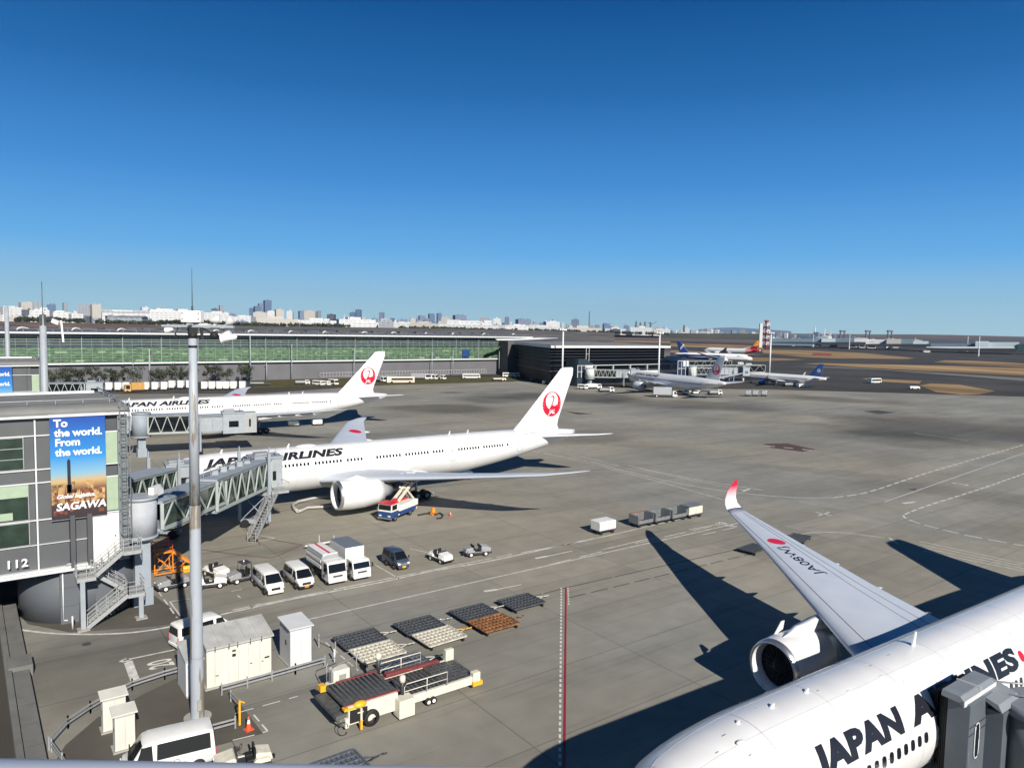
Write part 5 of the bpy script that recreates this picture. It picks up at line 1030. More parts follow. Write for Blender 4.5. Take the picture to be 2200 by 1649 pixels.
t = thing('box_lorry', 'white box lorry with grey roof right of the tanker', 'lorry', (31.95, 70.6, 0), 0, 'lorries'); chassis(t, 2.0, -2.9, 2.9); cab_over(t, 1.9, -2.9, 2.1)
mb = MB(); mb.bx(-1.03, 1.03, -1.1, 2.9, .8, 3.1); bx_ = ob('cargo_box', mb, [WHITE2], t, bev=.03); mb = MB(); mb.bx(-1.02, 1.02, -1.09, 2.89, 3.1, 3.13); ob('box_roof', mb, mat('box roof slate', (.14, .16, .19), .5), bx_)
def tug(label, loc, rz, paint, canopy=False, sc=1, group='baggage tow tractors', hook=True):
    t = thing('tow_tractor', label, 'tow tractor', loc, rz, group); L, W = 3.0*sc, 1.45*sc; f, b_ = -L/2, L/2
    mb = MB(); mb.bx(-W/2+.1, W/2-.1, f+.1, b_-.1, .28, .5); ob('chassis', mb, DARK, t)
    mb = MB(); mb.prism([(f, .38), (f-.02, .8), (f+.12, .98), (f+1.0, 1.12), (f+1.12, 1.05), (f+1.15, .38)], -W/2+.12, W/2-.12, axis='x'); ob('hood', mb, paint, t, bev=.07)
    mb = MB()
    for s_ in (-1, 1):
        for y0, y1 in ((f+.2, f+1.05), (b_-1.1, b_-.15)): mb.prism([(y0, .62), (y0+.12, .80), (y1-.12, .80), (y1, .62), (y1-.02, .55), (y0+.02, .55)], s_*(W/2-.28), s_*(W/2), axis='x')
        mb.bx(s_*(W/2-.22)-.07, s_*(W/2-.22)+.15-.06, f+1.0, b_-1.0, .42, .54)
    ob('fender', mb, paint, t, bev=.03)
    mb = MB(); mb.prism([(b_-.95, .5), (b_-1.0, 1.0), (b_-.8, 1.05), (b_-.1, .92), (b_, .5)], -W/2+.25, W/2-.25, axis='x'); ob('rear_deck', mb, paint, t, bev=.05)
    for s_ in (-1, 1):
        mb = MB(); mb.bx(s_*.3-.22, s_*.3+.22, b_-1.45, b_-1.0, .62, .76); mb.bx(s_*.3-.22, s_*.3+.22, b_-1.05, b_-.93, .72, 1.3); ob('seat', mb, BLACK, t, bev=.04)
        for y in (f+.62, b_-.62): wheel(t, s_*(W/2-.13), y, .3, .2, 18, WHITE2)
        mb = MB(); mb.cyl((s_*(W/2-.3), f-.04, .78), (s_*(W/2-.3), f+.02, .78), .09, n=12); ob('headlight', mb, LAMP, t)
    mb = MB(); P = [(-.3+.19*math.cos(a), f+1.45+.08*math.sin(a), 1.22+.17*math.sin(a)) for a in np.linspace(0, 2*math.pi, 16)]; mb.tube(P, .02); mb.bar((-.3, f+1.15, .9), (-.3, f+1.42, 1.2), .05); ob('steering_wheel', mb, BLACK, t)
    mb = MB(); mb.bx(-W/2+.2, W/2-.2, f+1.1, f+1.2, .9, 1.22); ob('dashboard', mb, DARK, t)
    mb = MB(); mb.bx(-W/2+.05, W/2-.05, f-.1, f+.02, .3, .45); mb.bx(-.12, .12, b_-.05, b_+.18, .32, .48); ob('bumper', mb, BLACK, t)
    if canopy:
        mb = MB()
        for s_ in (-1, 1): mb.tube([(s_*(W/2-.15), f+1.1, .9), (s_*(W/2-.18), f+1.25, 1.85), (s_*(W/2-.18), b_-.9, 1.9), (s_*(W/2-.15), b_-.8, .9)], .045)
        mb.bx(-W/2+.12, W/2-.12, f+1.2, b_-.85, 1.88, 1.94); ob('roll_cage', mb, DARK, t); mb = MB(); mb.cyl((0, b_-1.4, 1.94), (0, b_-1.4, 2.1), .07, n=10); ob('beacon', mb, LAMP, t)
    return t
tug('bright white open tow tractor right of the dark minivan', (41.85, 69.0, 0), .12, WHITE2)
tug('grey open tow tractor at the right end of the parked row', (46.4, 68.6, 0), 1.35, GREYW)
tug('grey tow tractor with canopy left of the white vans', (22.1, 74.3, 0), -1.45, GREYW, True)
tug('white open tow tractor just right of the tall mast', (18.9, 74.2, 0), 1.38, WHITE2)
tug('small white tow tractor behind the one beside the mast', (20.3, 77.2, 0), .3, WHITE2)
tug('pale tow tractor parked by the orange steps', (15.9, 75.9, 0), -1.42, GREYW)
tug('cream tow tractor at the bottom edge behind the large white van', (12.5, 42.2, 0), math.radians(-99), CREAM, False, 1.05)
# dollies with roller decks
DOLG = mat('dolly dark steel', (.10, .11, .12), .55, metal=.3, var=.35, scale=4); DOLW = mat('dolly cream paint', (.58, .55, .46), .6, var=.3, scale=4); DOLR = mat('dolly rusty brown', (.27, .12, .045), .8, var=.6, scale=3); DOLB = mat('dolly slate paint', (.13, .15, .18), .55, metal=.2, var=.3, scale=4)
def dolly(label, loc, rz, m, L=3.55, W=2.75, bar=True, group='container dollies', barm=None):
    t = thing('container_dolly', label, 'dolly', loc, rz, group)          # long axis local x, drawbar towards +x
    mb = MB()
    for s_ in (-1, 1): mb.bx(-L/2, L/2, s_*(W/2)-.06, s_*(W/2)+.06, .40, .50)
    for s_ in (-1, 1): mb.bx(s_*L/2-.06, s_*L/2+.06, -W/2+.06, W/2-.06, .405, .495)
    mb.bx(-L/2+.06, L/2-.06, -W/2+.06, W/2-.06, .36, .38); ob('frame', mb, m, t)
    mb = MB(); nx, ny = 9, 5
    for j in range(ny+1): y = -W/2+.1+(W-.2)*j/ny; mb.bx(-L/2+.1, L/2-.1, y-.035, y+.035, .40, .50)
    for i in range(nx):
        x = -L/2+.25+(L-.5)*i/(nx-1)
        for j in range(ny): y0 = -W/2+.17+(W-.2)*j/ny; mb.cyl((x+.05*(j % 2), y0+.02, .45), (x+.05*(j % 2), y0+(W-.2)/ny-.17, .45), .06, n=6, cap=False)
    ob('roller_deck', mb, m, t)
    mb = MB()
    for x in (-L/2+.25, L/2-.25):
        for y in (-W/2+.2, W/2-.2): mb.cyl((x-.07, y, .17), (x+.07, y, .17), .17, n=12)
    ob('castor', mb, BLACK, t)
    if bar:
        mb = MB(); mb.tube([(L/2, .35, .42), (L/2+.9, 0, .36)], .04); mb.tube([(L/2, -.35, .42), (L/2+.9, 0, .36)], .04); mb.tube([(L/2+.9, 0, .36), (L/2+1.35, 0, .36)], .045); mb.cyl((L/2+1.42, 0, .33), (L/2+1.42, 0, .39), .09, n=10); ob('drawbar', mb, barm or m, t)
    return t
dolly('dark grey roller dolly in the far row, leftmost', (25.4, 54.15, 0), 0, DOLG, barm=DOLW); dolly('cream roller dolly in the near row, leftmost', (25.5, 51.25, 0), 0, DOLW, barm=DOLW)
dolly('dark bluish roller dolly in the far row, second from left', (30.75, 53.95, 0), 0, DOLG, barm=SILV); dolly('cream roller dolly in the near row next to the rusty one', (31.0, 51.1, 0), .04, DOLW, barm=YELL)
dolly('dark grey roller dolly directly beyond the rusty one', (36.2, 53.75, 0), 0, DOLG, barm=DOLW); dolly('rusty brown roller dolly at the right end of the near row', (36.3, 50.85, 0), 0, DOLR, barm=DOLR)
dolly('dark roller dolly at the far right end of the rows', (41.3, 53.5, 0), 0, DOLG, barm=DOLW); dolly('slate blue roller dolly just beyond the cargo loader', (26.2, 48.0, 0), .02, DOLB, barm=DOLW)
dolly('slate roller dolly cut by the bottom edge', (16.8, 38.4, 0), .02, DOLB, L=3.0, barm=DOLG)
dolly('black roller dolly seen left of the nearest wing', (74.6, 52.0, 0), .1, DOLG, L=3.4, W=2.2, bar=False); dolly('black roller dolly right behind the nearest wing', (83.2, 51.6, 0), .3, DOLG, L=3.4, W=2.2, bar=False)
# ---- cargo loader
t = thing('cargo_loader', 'long cream cargo loader with red guide rails and side railings', 'cargo loader', (18.9, 42.45, 0), 0)
CL = mat('loader cream paint', (.70, .66, .54), .45, var=.12, scale=2); DECK = mat('loader deck grey', (.13, .135, .13), .6, metal=.3, var=.35, scale=3); MAR = mat('loader maroon rail', (.20, .045, .045), .5, var=.2, scale=2)
mb = MB(); mb.bx(.2, 3.7, -.05, .22, .45, 1.65); mb.bx(.2, 3.7, 3.55, 3.9, .45, 1.55); mb.bx(0, .25, -.05, 3.9, .3, .9); o = ob('front_chassis', mb, CL, t, bev=.03)
mb = MB(); mb.bx(.28, 1.5, -.07, -.045, .55, 1.4); ob('engine_grille', mb, BLACK, o)
mb = MB(); mb.bx(.1, 3.85, .25, 3.55, 1.45, 1.62); o = ob('front_platform', mb, DECK, t)
mb = MB()
for i in range(11): mb.cyl((.35+i*.32, .45, 1.64), (.35+i*.32, 3.35, 1.64), .055, n=8)
ob('platform_roller', mb, DARK, o)
mb = MB(); mb.bx(.0, 3.9, .14, .34, 1.6, 1.7); mb.bx(.9, 3.9, 3.4, 3.6, 1.6, 1.7); mb.bx(3.7, 9.0, 3.4, 3.65, .98, 1.1); mb.bx(4.5, 6.3, 3.2, 3.6, 1.15, 1.34); mb.bx(6.3, 8.8, 3.25, 3.55, 1.1, 1.28); ob('guide_rail', mb, MAR, t, bev=.02)
mb = MB(); mb.bx(-.55, .35, .2, 3.6, .9, 1.15); mb.bar((-.5, .4, 1.0), (-.1, .2, .4), .1); mb.bar((-.5, 3.4, 1.0), (-.1, 3.6, .4), .1); ob('front_fold_plate', mb, DECK, t)
mb = MB(); mb.bx(-.25, .15, 3.4, 3.9, 1.3, 1.7); mb.sph((1.0, .0, 1.62), .32, 10, 8, sc=(1.5, .9, .7)); mb.bx(-.1, .6, -.1, .3, 1.45, 1.6); ob('yellow_stop', mb, YELL, t)
mb = MB(); mb.bx(3.9, 10.2, .2, .45, .4, .95); mb.bx(3.9, 9.6, 3.5, 3.7, .4, .95); o = ob('main_frame', mb, CL, t, bev=.02); mb = MB(); mb.bx(3.95, 7.6, .45, 3.5, .75, .88); mb.bx(7.6, 10.2, .45, 3.5, .8, .93); o2 = ob('main_deck', mb, DECK, t)
mb = MB()
for i in range(11): mb.bx(4.1+i*.33, 4.22+i*.33, .55, 3.4, .88, .93)
for j in (.95, 1.9, 2.85): mb.bx(3.95, 7.5, j, j+.08, .88, .95)
ob('deck_slat', mb, DARK, o2); mb = MB(); rnd = random.Random(2)
for i in range(8):
    for j in range(7): a = rnd.uniform(0, 3.14); x, y = 7.85+i*.3, .65+j*.42; mb.bar((x-.1*math.cos(a), y-.1*math.sin(a), .955), (x+.1*math.cos(a), y+.1*math.sin(a), .955), .07, .04)
ob('caster_tray', mb, DARK, o2)
for y in (.12, 3.85):
    mb = MB(); z = 1.0
    mb.tube([(4.25, y, z), (4.25, y, 1.75), (4.45, y, 1.95), (7.6, y, 1.95), (7.6, y, z)], .035); mb.tube([(4.25, y, 1.45), (7.6, y, 1.45)], .03); mb.tube([(6.0, y, z), (6.0, y, 1.95)], .03); ob('side_railing', mb, CL, t)
mb = MB(); mb.bx(3.45, 4.6, -.75, .15, .15, 1.35); ob('operator_box', mb, CL, t, bev=.04)
for y, z in ((-.0, 2.3), (3.55, 2.5)): mb = MB(); mb.cyl((4.1, y+.1, 1.3), (4.1, y+.1, z), .13, n=12, mi=1); mb.cyl((4.1, y+.1, z-.1), (4.1, y+.1, z+.25), .2, n=14); mb.sph((4.1, y+.1, z+.25), .2, 12, 6, sc=(1, 1, .6)); ob('mast_lamp', mb, [CL, DARK], t)
mb = MB(); mb.bx(.9, 2.1, 3.95, 4.8, 1.1, 2.2); mb.bx(.7, 2.5, 3.9, 5.0, .9, 1.12); o = ob('control_station', mb, CL, t, bev=.05); mb = MB(); mb.bx(1.3, 1.8, 3.9, 3.96, 1.5, 1.9); ob('control_panel', mb, STEEL, o)
mb = MB(); P = [(.8, 4.9, 1.1), (.8, 4.9, 2.3), (1.0, 4.9, 2.65), (2.6, 4.9, 2.9), (2.6, 4.0, 2.9), (2.6, 4.0, 1.1)]; mb.tube(P, .035); mb.tube([(.8, 4.0, 1.1), (.8, 4.0, 2.3), (1.0, 4.0, 2.6), (2.6, 4.0, 2.9)], .03); mb.tube([(.8, 4.9, 1.9), (2.6, 4.9, 2.1), (2.6, 4.9, 1.1)], .03); ob('station_cage', mb, STEEL, t)
wheel(t, 0, 0, .55, .4, 28, CL).matrix_local = Matrix.Translation((1.75, -.05, .55)) @ Matrix.Rotation(-R90, 4, 'Z'); wheel(t, 0, 0, .55, .4, 28, CL).matrix_local = Matrix.Translation((1.75, 3.9, .55)) @ Matrix.Rotation(R90, 4, 'Z')
for x in (6.1, 6.5): mb = MB(); mb.cyl((x, 0, .24), (x, .2, .24), .24, n=18); mb.cyl((x, -.01, .24), (x, .21, .24), .13, n=14, mi=1); ob('small_wheel', mb, [BLACK, WHITE2], t)
mb = MB(); mb.bx(9.75, 10.35, .05, .5, .35, 1.25); mb.bx(9.5, 10.2, 3.4, 3.75, .9, 1.75); ob('rear_guard', mb, CL, t, bev=.03); mb = MB(); mb.bx(9.7, 10.5, -.02, .3, .32, .62); mb.bar((.95, -.3, .1), (.95, -.3, .75), .14); ob('yellow_corner', mb, YELL, t); mb = MB(); mb.bar((.95, -.3, .75), (.95, -.3, 1.5), .12); mb.bar((.7, -.3, 1.25), (1.1, -.3, 1.25), .06); ob('stabiliser_leg', mb, CL, t)
mb = MB(); mb.tube([(-.4+.35*math.cos(a)+.2, -.1+.1*math.sin(a), .4+.38*math.sin(a)) for a in np.linspace(0, 5.6, 14)], .025); ob('cable_loop', mb, BLACK, t)
mb = MB(); mb.tube([(2.6, 3.9, 1.2), (4.0, 3.8, 1.2), (6.5, 6.1, .6)], .04); mb.tube([(4.3, 4.1, .5), (6.6, 5.6, .5)], .04); ob('tow_tube', mb, CL, t)
# ---- baggage carts
CARTG = mat('cart grey sheet', (.20, .21, .22), .5, metal=.2, var=.2, scale=2)
def cart(label, x, y, m, closed, roofm=None, L=2.9, W=1.7, H=1.65, group='baggage carts', rz=0):
    t = thing('baggage_cart', label, 'baggage cart', (x, y, 0), rz, group)
    mb = MB(); mb.bx(-L/2, L/2, -W/2, W/2, .42, .52); mb.bar((L/2, 0, .45), (L/2+.7, 0, .35), .08); ob('chassis', mb, DARK, t)
    for a in (-1, 1):
        for b_ in (-1, 1): mb = MB(); mb.cyl((a*(L/2-.45)-.001, b_*(W/2-.15)-.07, .2), (a*(L/2-.45), b_*(W/2-.15)+.07, .2), .2, n=14); ob('wheel', mb, BLACK, t)
    if closed:
        mb = MB(); mb.prism([(-W/2, .52), (-W/2, H-.15), (-W/2+.12, H), (W/2+.1, H+.02), (W/2+.1, H-.05), (W/2, H-.08), (W/2, .52)], -L/2+.05, L/2-.05, axis='x'); ob('box_body', mb, m, t, bev=.05)
        mb = MB(); mb.bx(-.02, .02, -W/2-.02, -W/2-.005, .6, H-.2); mb.bx(-L/2+.1, L/2-.1, -W/2-.02, -W/2-.005, .56, .6); ob('curtain_joint', mb, DARK, t)
        if roofm: mb = MB(); mb.bx(-L/2-.05, L/2+.1, -W/2-.08, W/2+.05, H, H+.08); ob('roof', mb, roofm, t)
    else:
        mb = MB()
        for s_ in (-1, 1): mb.prism([(-W/2, .52), (-W/2, H-.05), (W/2, H), (W/2, .52)], s_*(L/2-.05)-.03, s_*(L/2-.05)+.03, axis='x')
        ob('end_wall', mb, BRGD, t); mb = MB(); mb.bx(-L/2+.1, L/2-.1, W/2-.05, W/2, .52, H-.1); ob('back_wall', mb, m, t); mb = MB(); mb.bx(-L/2+.1, L/2-.1, -W/2, -W/2+.05, .52, .95); ob('front_flap', mb, m, t)
        mb = MB(); mb.bx(-L/2, L/2, W/2-.1, W/2+.05, H-.08, H); mb.bx(-L/2+.2, 0, 0, W/2-.06, .53, .8); ob('top_beam', mb, roofm or m, t)
    return t
cart('white closed baggage cart standing alone on the apron', 65.2, 67.7, WHITE2, True)
for i, (lb, rm) in enumerate((('open grey baggage cart with rusty top beam, first of the train', RUST), ('open grey baggage cart, second in the train', CARTG), ('open grey baggage cart, third in the train', CARTG))): cart(lb, 71.8+i*3.15, 67.45-i*.15, CARTG, False, rm)
cart('closed cream baggage cart with grey roof at the end of the train', 81.3, 67.0, CREAM, True, CARTG)
# ---- belt / toilet truck of the airline at the middle airliner
t = thing('service_lorry', 'red, white and blue lift lorry parked beside the big engine', 'lorry', (47.2, 88.7, 0), math.radians(-61), 'lorries')
f = -3.4; mb = MB(); mb.prism([(f+.1, .5), (f, .7), (f+.0, 1.35), (f+1.7, 1.35), (f+1.7, .5)], -1.05, 1.05, axis='x'); ob('cab_lower', mb, BLUE, t, bev=.05); mb = MB(); mb.prism([(f+.0, 1.36), (f+.06, 2.35), (f+1.7, 2.35), (f+1.7, 1.36)], -1.05, 1.05, axis='x'); cu = ob('cab_upper', mb, WHITE2, t, bev=.04)
mb = MB(); mb.bx(-1.08, 1.08, f-.02, f+1.75, 2.35, 2.5); ob('cab_roof', mb, RED, t, bev=.05); mb = MB(); mb.add([(-.95, f-.01, 1.6), (.95, f-.01, 1.6), (.95, f+.045, 2.28), (-.95, f+.045, 2.28)], [(0, 1, 2, 3)]); mb.bx(-1.07, -1.05, f+.2, f+1.3, 1.6, 2.25); mb.bx(1.05, 1.07, f+.2, f+1.3, 1.6, 2.25); ob('windscreen', mb, GLASSD, t, fix=False)
mb = MB(); mb.bx(-1.05, 1.05, f-.12, f+.1, .42, .62); ob('bumper', mb, METAL, t, bev=.03); mb = MB(); mb.bx(-.9, -.5, f-.03, f, .75, .92); ob('headlight', mb, LAMP, t); mb = MB(); mb.bx(.5, .9, f-.03, f, .75, .92); ob('headlight', mb, LAMP, t)
mb = MB(); mb.bx(-1.1, 1.1, -1.5, 3.1, 1.15, 1.95); ob('body_upper', mb, WHITE2, t, bev=.03); mb = MB(); mb.bx(-1.08, 1.08, -1.2, 2.6, .6, 1.14); ob('body_lower', mb, BLUE, t); mb = MB(); mb.bx(-1.12, -.1, -1.5, 2.4, 1.95, 2.12); mb.bx(.1, .6, -1.9, -1.2, 2.3, 2.8); ob('body_top', mb, RED, t, bev=.04)
mb = MB(); mb.bx(-1.13, -1.10, -1.0, -.75, 1.45, 1.7); ob('body_emblem', mb, CRED, t); mb = MB()
for i in range(5): mb.bx(-1.13, -1.10, -.5+i*.4, -.3+i*.4, 1.5, 1.65)
ob('body_lettering', mb, INK, t)
for s_ in (-1, 1):
    for y in (f+1.0, 1.3): wheel(t, s_*.9, y, .45, .3)
mb = MB(); mb.bx(-.9, .9, -3.1, 3.2, .55, .75); mb.bar((-.3, -1.3, 2.2), (-.3, 2.8, 4.4), .3); mb.bar((.5, -1.3, 2.2), (.5, 2.8, 4.4), .3); mb.bar((-.3, 2.8, 2.0), (-.3, .6, 3.9), .22); mb.bar((.5, 2.8, 2.0), (.5, .6, 3.9), .22); ob('scissor_lift', mb, CREAM, t)
mb = MB(); mb.bx(-.9, 1.0, 1.6, 3.6, 4.3, 4.45); o = ob('lift_basket', mb, STEEL, t); mb = MB()
for z in (4.8, 5.2, 5.5):
    for a, b_ in (((-.9, 1.6), (1, 1.6)), ((1, 1.6), (1, 3.6)), ((1, 3.6), (-.9, 3.6)), ((-.9, 3.6), (-.9, 1.6))): mb.bar((*a, z), (*b_, z), .05)
for a in ((-.9, 1.6), (1, 1.6), (1, 3.6), (-.9, 3.6), (0, 1.6), (0, 3.6)): mb.bar((*a, 4.4), (*a, 5.5), .05)
mb.bx(-.3, .7, 2.2, 3.0, 5.5, 5.75); ob('basket_rail', mb, TRIM, o); mb = MB(); mb.sph((-.85, 3.9, 4.6), .6, 12, 8, sc=(.25, .6, 1.2)); oo = ob('hose_cover', mb, WHITE2, t); mb = MB(); mb.cyl((-1.05, 3.9, 4.6), (-1.0, 3.9, 4.6), .3, n=14); ob('round_sign', mb, CRED, oo)
# hoses, cones, small items
def simple(name, label, cat, mb, m, group=None, bev=0, loc=None):
    k = dict(label=label, category=cat)
    if group: k['group'] = group
    o = ob(name, mb, m, None, bev=bev, **k)
    if loc: o.location = loc
    return o
mb = MB(); mb.tube([tuple(G(*p, .12)) for p in [(898, 1106), (912, 1103), (925, 1102), (935, 1105), (945, 1101), (952, 1106), (948, 1112), (938, 1113)]], .1, 8); simple('fuel_hose', 'black hose curling on the apron behind the lift lorry', 'hose', mb, BLACK)
mb = MB(); mb.bx(-.35, .35, -.3, .3, 0, .12); mb.cyl((0, 0, .1), (0, 0, .75), .32, .26, n=14); mb.sph((0, 0, .75), .28, 12, 6); mb.cyl((-.5, 0, .25), (.5, 0, .25), .09); simple('hydrant_pit_coupler', 'orange hydrant coupler on the hose behind the lift lorry', 'coupler', mb, ORNG, loc=(*G(931, 1105).xy, 0))
CONEM = [mat('cone orange plastic', (.75, .10, .03), .5, var=.1), WHITE2]
def cone(label, x, y, s=1, m=CONEM, group='traffic cones'):
    t = thing('traffic_cone', label, 'traffic cone', (x, y, 0), .2, group); mb = MB(); mb.bx(-.2*s, .2*s, -.2*s, .2*s, 0, .05*s); mb.lathe([(.04*s, .15*s), (.35*s, .09*s)], (0, 0, 0), (0, 0, 1), 16); mb.lathe([(.55*s, .055*s), (.72*s, .025*s), (.72*s, .002)], (0, 0, 0), (0, 0, 1), 16); ob('cone_body', mb, m[0], t); mb = MB(); mb.lathe([(.35*s, .09*s), (.55*s, .055*s)], (0, 0, 0), (0, 0, 1), 16); ob('reflective_band', mb, m[1], t); return t
cone('orange and white cone at the yellow gate post', 14.05, 46.3, 1.25); cone('small orange and white cone on the apron right of the hose', *G(968, 1108).xy, .9); cone('yellow covered cone left of the tall mast', 18.0, 80.9, 1.5, [YELL, RED]); cone('black and white striped cone beside the mast', 18.9, 81.4, 1.5, [DARK, WHITE2])
mb = MB(); mb.bx(-.5, .5, -.3, .3, 0, .5); mb.cyl((-.5, 0, .35), (.5, 0, .35), .3, n=12); simple('sandbag', 'yellow bag lying under the yellow covered cone', 'bag', mb, YELL, loc=(18.3, 80.3, 0), bev=.08)
mb = MB(); mb.bar((-2.4, 0, .5), (2.6, 0, .55), .12); mb.bar((-.3, -.5, .35), (-.3, .5, .35), .1); mb.cyl((-.4, -.5, .25), (-.2, -.5, .25), .25, n=12); mb.cyl((-.4, .5, .25), (-.2, .5, .25), .25, n=12); mb.bar((-.7, 0, .5), (-.7, 0, 1.5), .05); mb.bar((1.1, 0, .5), (1.1, 0, 1.2), .05); simple('tow_bar', 'white aircraft tow bar lying behind the tanker lorry', 'tow bar', mb, WHITE2, loc=(33.4, 80.8, 0))
mb = MB(); mb.tube([tuple(G(*p, .3)) for p in [(727, 1064), (680, 1068), (640, 1077), (629, 1084), (632, 1092), (640, 1098)]], .22, 8); mb.tube([tuple(G(*p, .3)) for p in [(640, 1098), (648, 1096), (660, 1090), (700, 1088), (735, 1086)]], .2, 8); simple('air_hose', 'pale air conditioning hose looping on the apron left of the big engine', 'hose', mb, mat('hose fabric', (.42, .41, .38), .7, var=.2, scale=4))
# orange passenger steps
t = thing('maintenance_steps', 'orange steel maintenance steps under the boarding bridge', 'steps', (15.1, 80.0, 0), 0)
mb = MB(); mb.bx(0, 1.7, 0, 1.6, 2.35, 2.5); ob('platform', mb, ORNG, t); mb = MB()
for x in (0, 1.7):
    for y in (0, 1.6): mb.bar((x, y, .2), (x, y, 2.4), .1); mb.bar((x, y, .4), (1.7-x, y, 2.3), .06)
for y in (0, 1.6): mb.bar((1.7, y, 2.4), (4.3, y, .2), .14, .2); mb.bar((0, y, .3), (4.2, y, .3), .1); mb.bar((1.7, y, .3), (3, y, 1.2), .06)
for i in range(8): x = 1.9+i*.31; mb.bx(x, x+.22, 0, 1.6, 2.2-i*.26, 2.25-i*.26)
ob('frame', mb, ORNG, t); mb = MB()
for z in (2.9, 3.25, 3.6):
    for a, b_ in (((0, 0), (1.7, 0)), ((0, 0), (0, 1.6)), ((0, 1.6), (1.7, 1.6))): mb.bar((*a, z), (*b_, z), .05)
for a in ((0, 0), (1.7, 0), (0, 1.6), (1.7, 1.6)): mb.bar((*a, 2.5), (*a, 3.6), .05)
ob('handrail', mb, mat('red orange rail', (.6, .10, .03), .5), t)
# ---- sheds and cabinets
SHED = mat('shed cream panel', (.62, .61, .54), .5, var=.10, scale=1.2, stretch=(1, 1, .3)); SHR = mat('shed roof grey', (.42, .42, .40), .6, var=.2, scale=1); CABG = mat('cabinet white grey', (.60, .61, .61), .5, var=.06, scale=1)
t = thing('equipment_shed', 'long cream equipment shed with sloping roof right of the mast', 'shed', (13.25, 53.1, 0)); mb = MB(); mb.prism([(0, .12), (0, 2.95), (2.45, 3.5), (2.45, .12)], 0, 4.55, axis='x'); ob('wall', mb, SHED, t); mb = MB(); mb.bx(-.15, 4.7, -.15, 2.6, 0, .12); ob('plinth', mb, CONC, t)
mb = MB(); mb.prism([(-.25, 2.9), (-.25, 3.02), (2.6, 3.64), (2.6, 3.52)], -.08, 4.68, axis='x'); r_ = ob('roof', mb, SHR, t); mb = MB()
for i in range(6): mb.prism([(-.26, 3.02), (-.26, 3.07), (2.6, 3.69), (2.6, 3.64)], i*.92-.06, i*.92-.02, axis='x')
ob('roof_seam', mb, SHR, r_); mb = MB()
for x in (.55, 1.45, 2.9, 3.7): mb.bx(x, x+.02, -.012, .0, .2, 2.85)
mb.bx(2.15, 2.17, -.012, 0, .2, 2.3); ob('panel_joint', mb, STEEL, t); mb = MB(); mb.bx(1.75, 2.0, -.03, 0, 2.35, 2.47); mb.bx(1.75, 2.0, -.03, 0, 1.98, 2.18); mb.bx(4.05, 4.4, -.04, 0, 1.3, 1.4); mb.bx(3.85, 3.95, -.04, 0, 1.1, 1.15); mb.bx(.6, .8, -.03, 0, .85, .9); mb.bx(3.0, 3.15, -.03, 0, 1.15, 1.2); ob('vent', mb, BLACK, t)
mb = MB()
for x in (.5, 1.45, 2.05, 2.95, 3.75): mb.bx(x, x+.04, -.3, -.22, 2.75, 3.1)
ob('roof_clip', mb, DARK, t)
t = thing('equipment_shed', 'narrow white shed partly behind the mast on its left', 'shed', (11.8, 52.75, 0)); mb = MB(); mb.prism([(0, .1), (0, 2.5), (2.4, 3.0), (2.4, .1)], 0, 1.15, axis='x'); ob('wall', mb, CABG, t); mb = MB(); mb.prism([(-.1, 2.5), (-.1, 2.6), (2.5, 3.12), (2.5, 3.0)], -.06, 1.2, axis='x'); ob('roof', mb, SHR, t); mb = MB(); mb.bx(.0, 1.15, -.1, 2.5, 0, .1); ob('plinth', mb, CONC, t)
def cabinet(label, x, y, w, d, h_, m=CABG):
    t = thing('equipment_cabinet', label, 'cabinet', (x, y, 0), 0, 'upright white cabinets'); mb = MB(); mb.bx(0, w, 0, d, .1, h_-.15); ob('body', mb, m, t, bev=.02); mb = MB(); mb.prism([(-.18, h_-.17), (-.18, h_-.08), (d+.18, h_+.08), (d+.18, h_-.02)], -.14, w+.14, axis='x'); ob('roof', mb, m, t, bev=.015)
    mb = MB(); mb.bx(-.12, w+.12, -.12, d+.12, 0, .1); ob('plinth', mb, CONC, t); mb = MB(); mb.bx(-.02, 0, d*.35, d*.45, h_*.48, h_*.6); ob('handle', mb, DARK, t); mb = MB(); mb.bx(-.012, 0, d*.5, d*.515, .2, h_-.3); mb.bx(.06, w-.06, -.012, 0, h_-.32, h_-.3); mb.bx(w*.5, w*.5+.012, -.012, 0, .25, h_-.3); ob('door_joint', mb, STEEL, t)
cabinet('broad grey white cabinet between the shed and the guard rail', 19.25, 53.15, 1.65, 2.3, 3.1); cabinet('slim cream cabinet farther from the bottom van', 6.5, 50.9, 1.3, .75, 2.35, SHED); cabinet('slim cream cabinet nearer to the bottom van', 6.75, 48.1, 1.1, .8, 2.45, SHED)
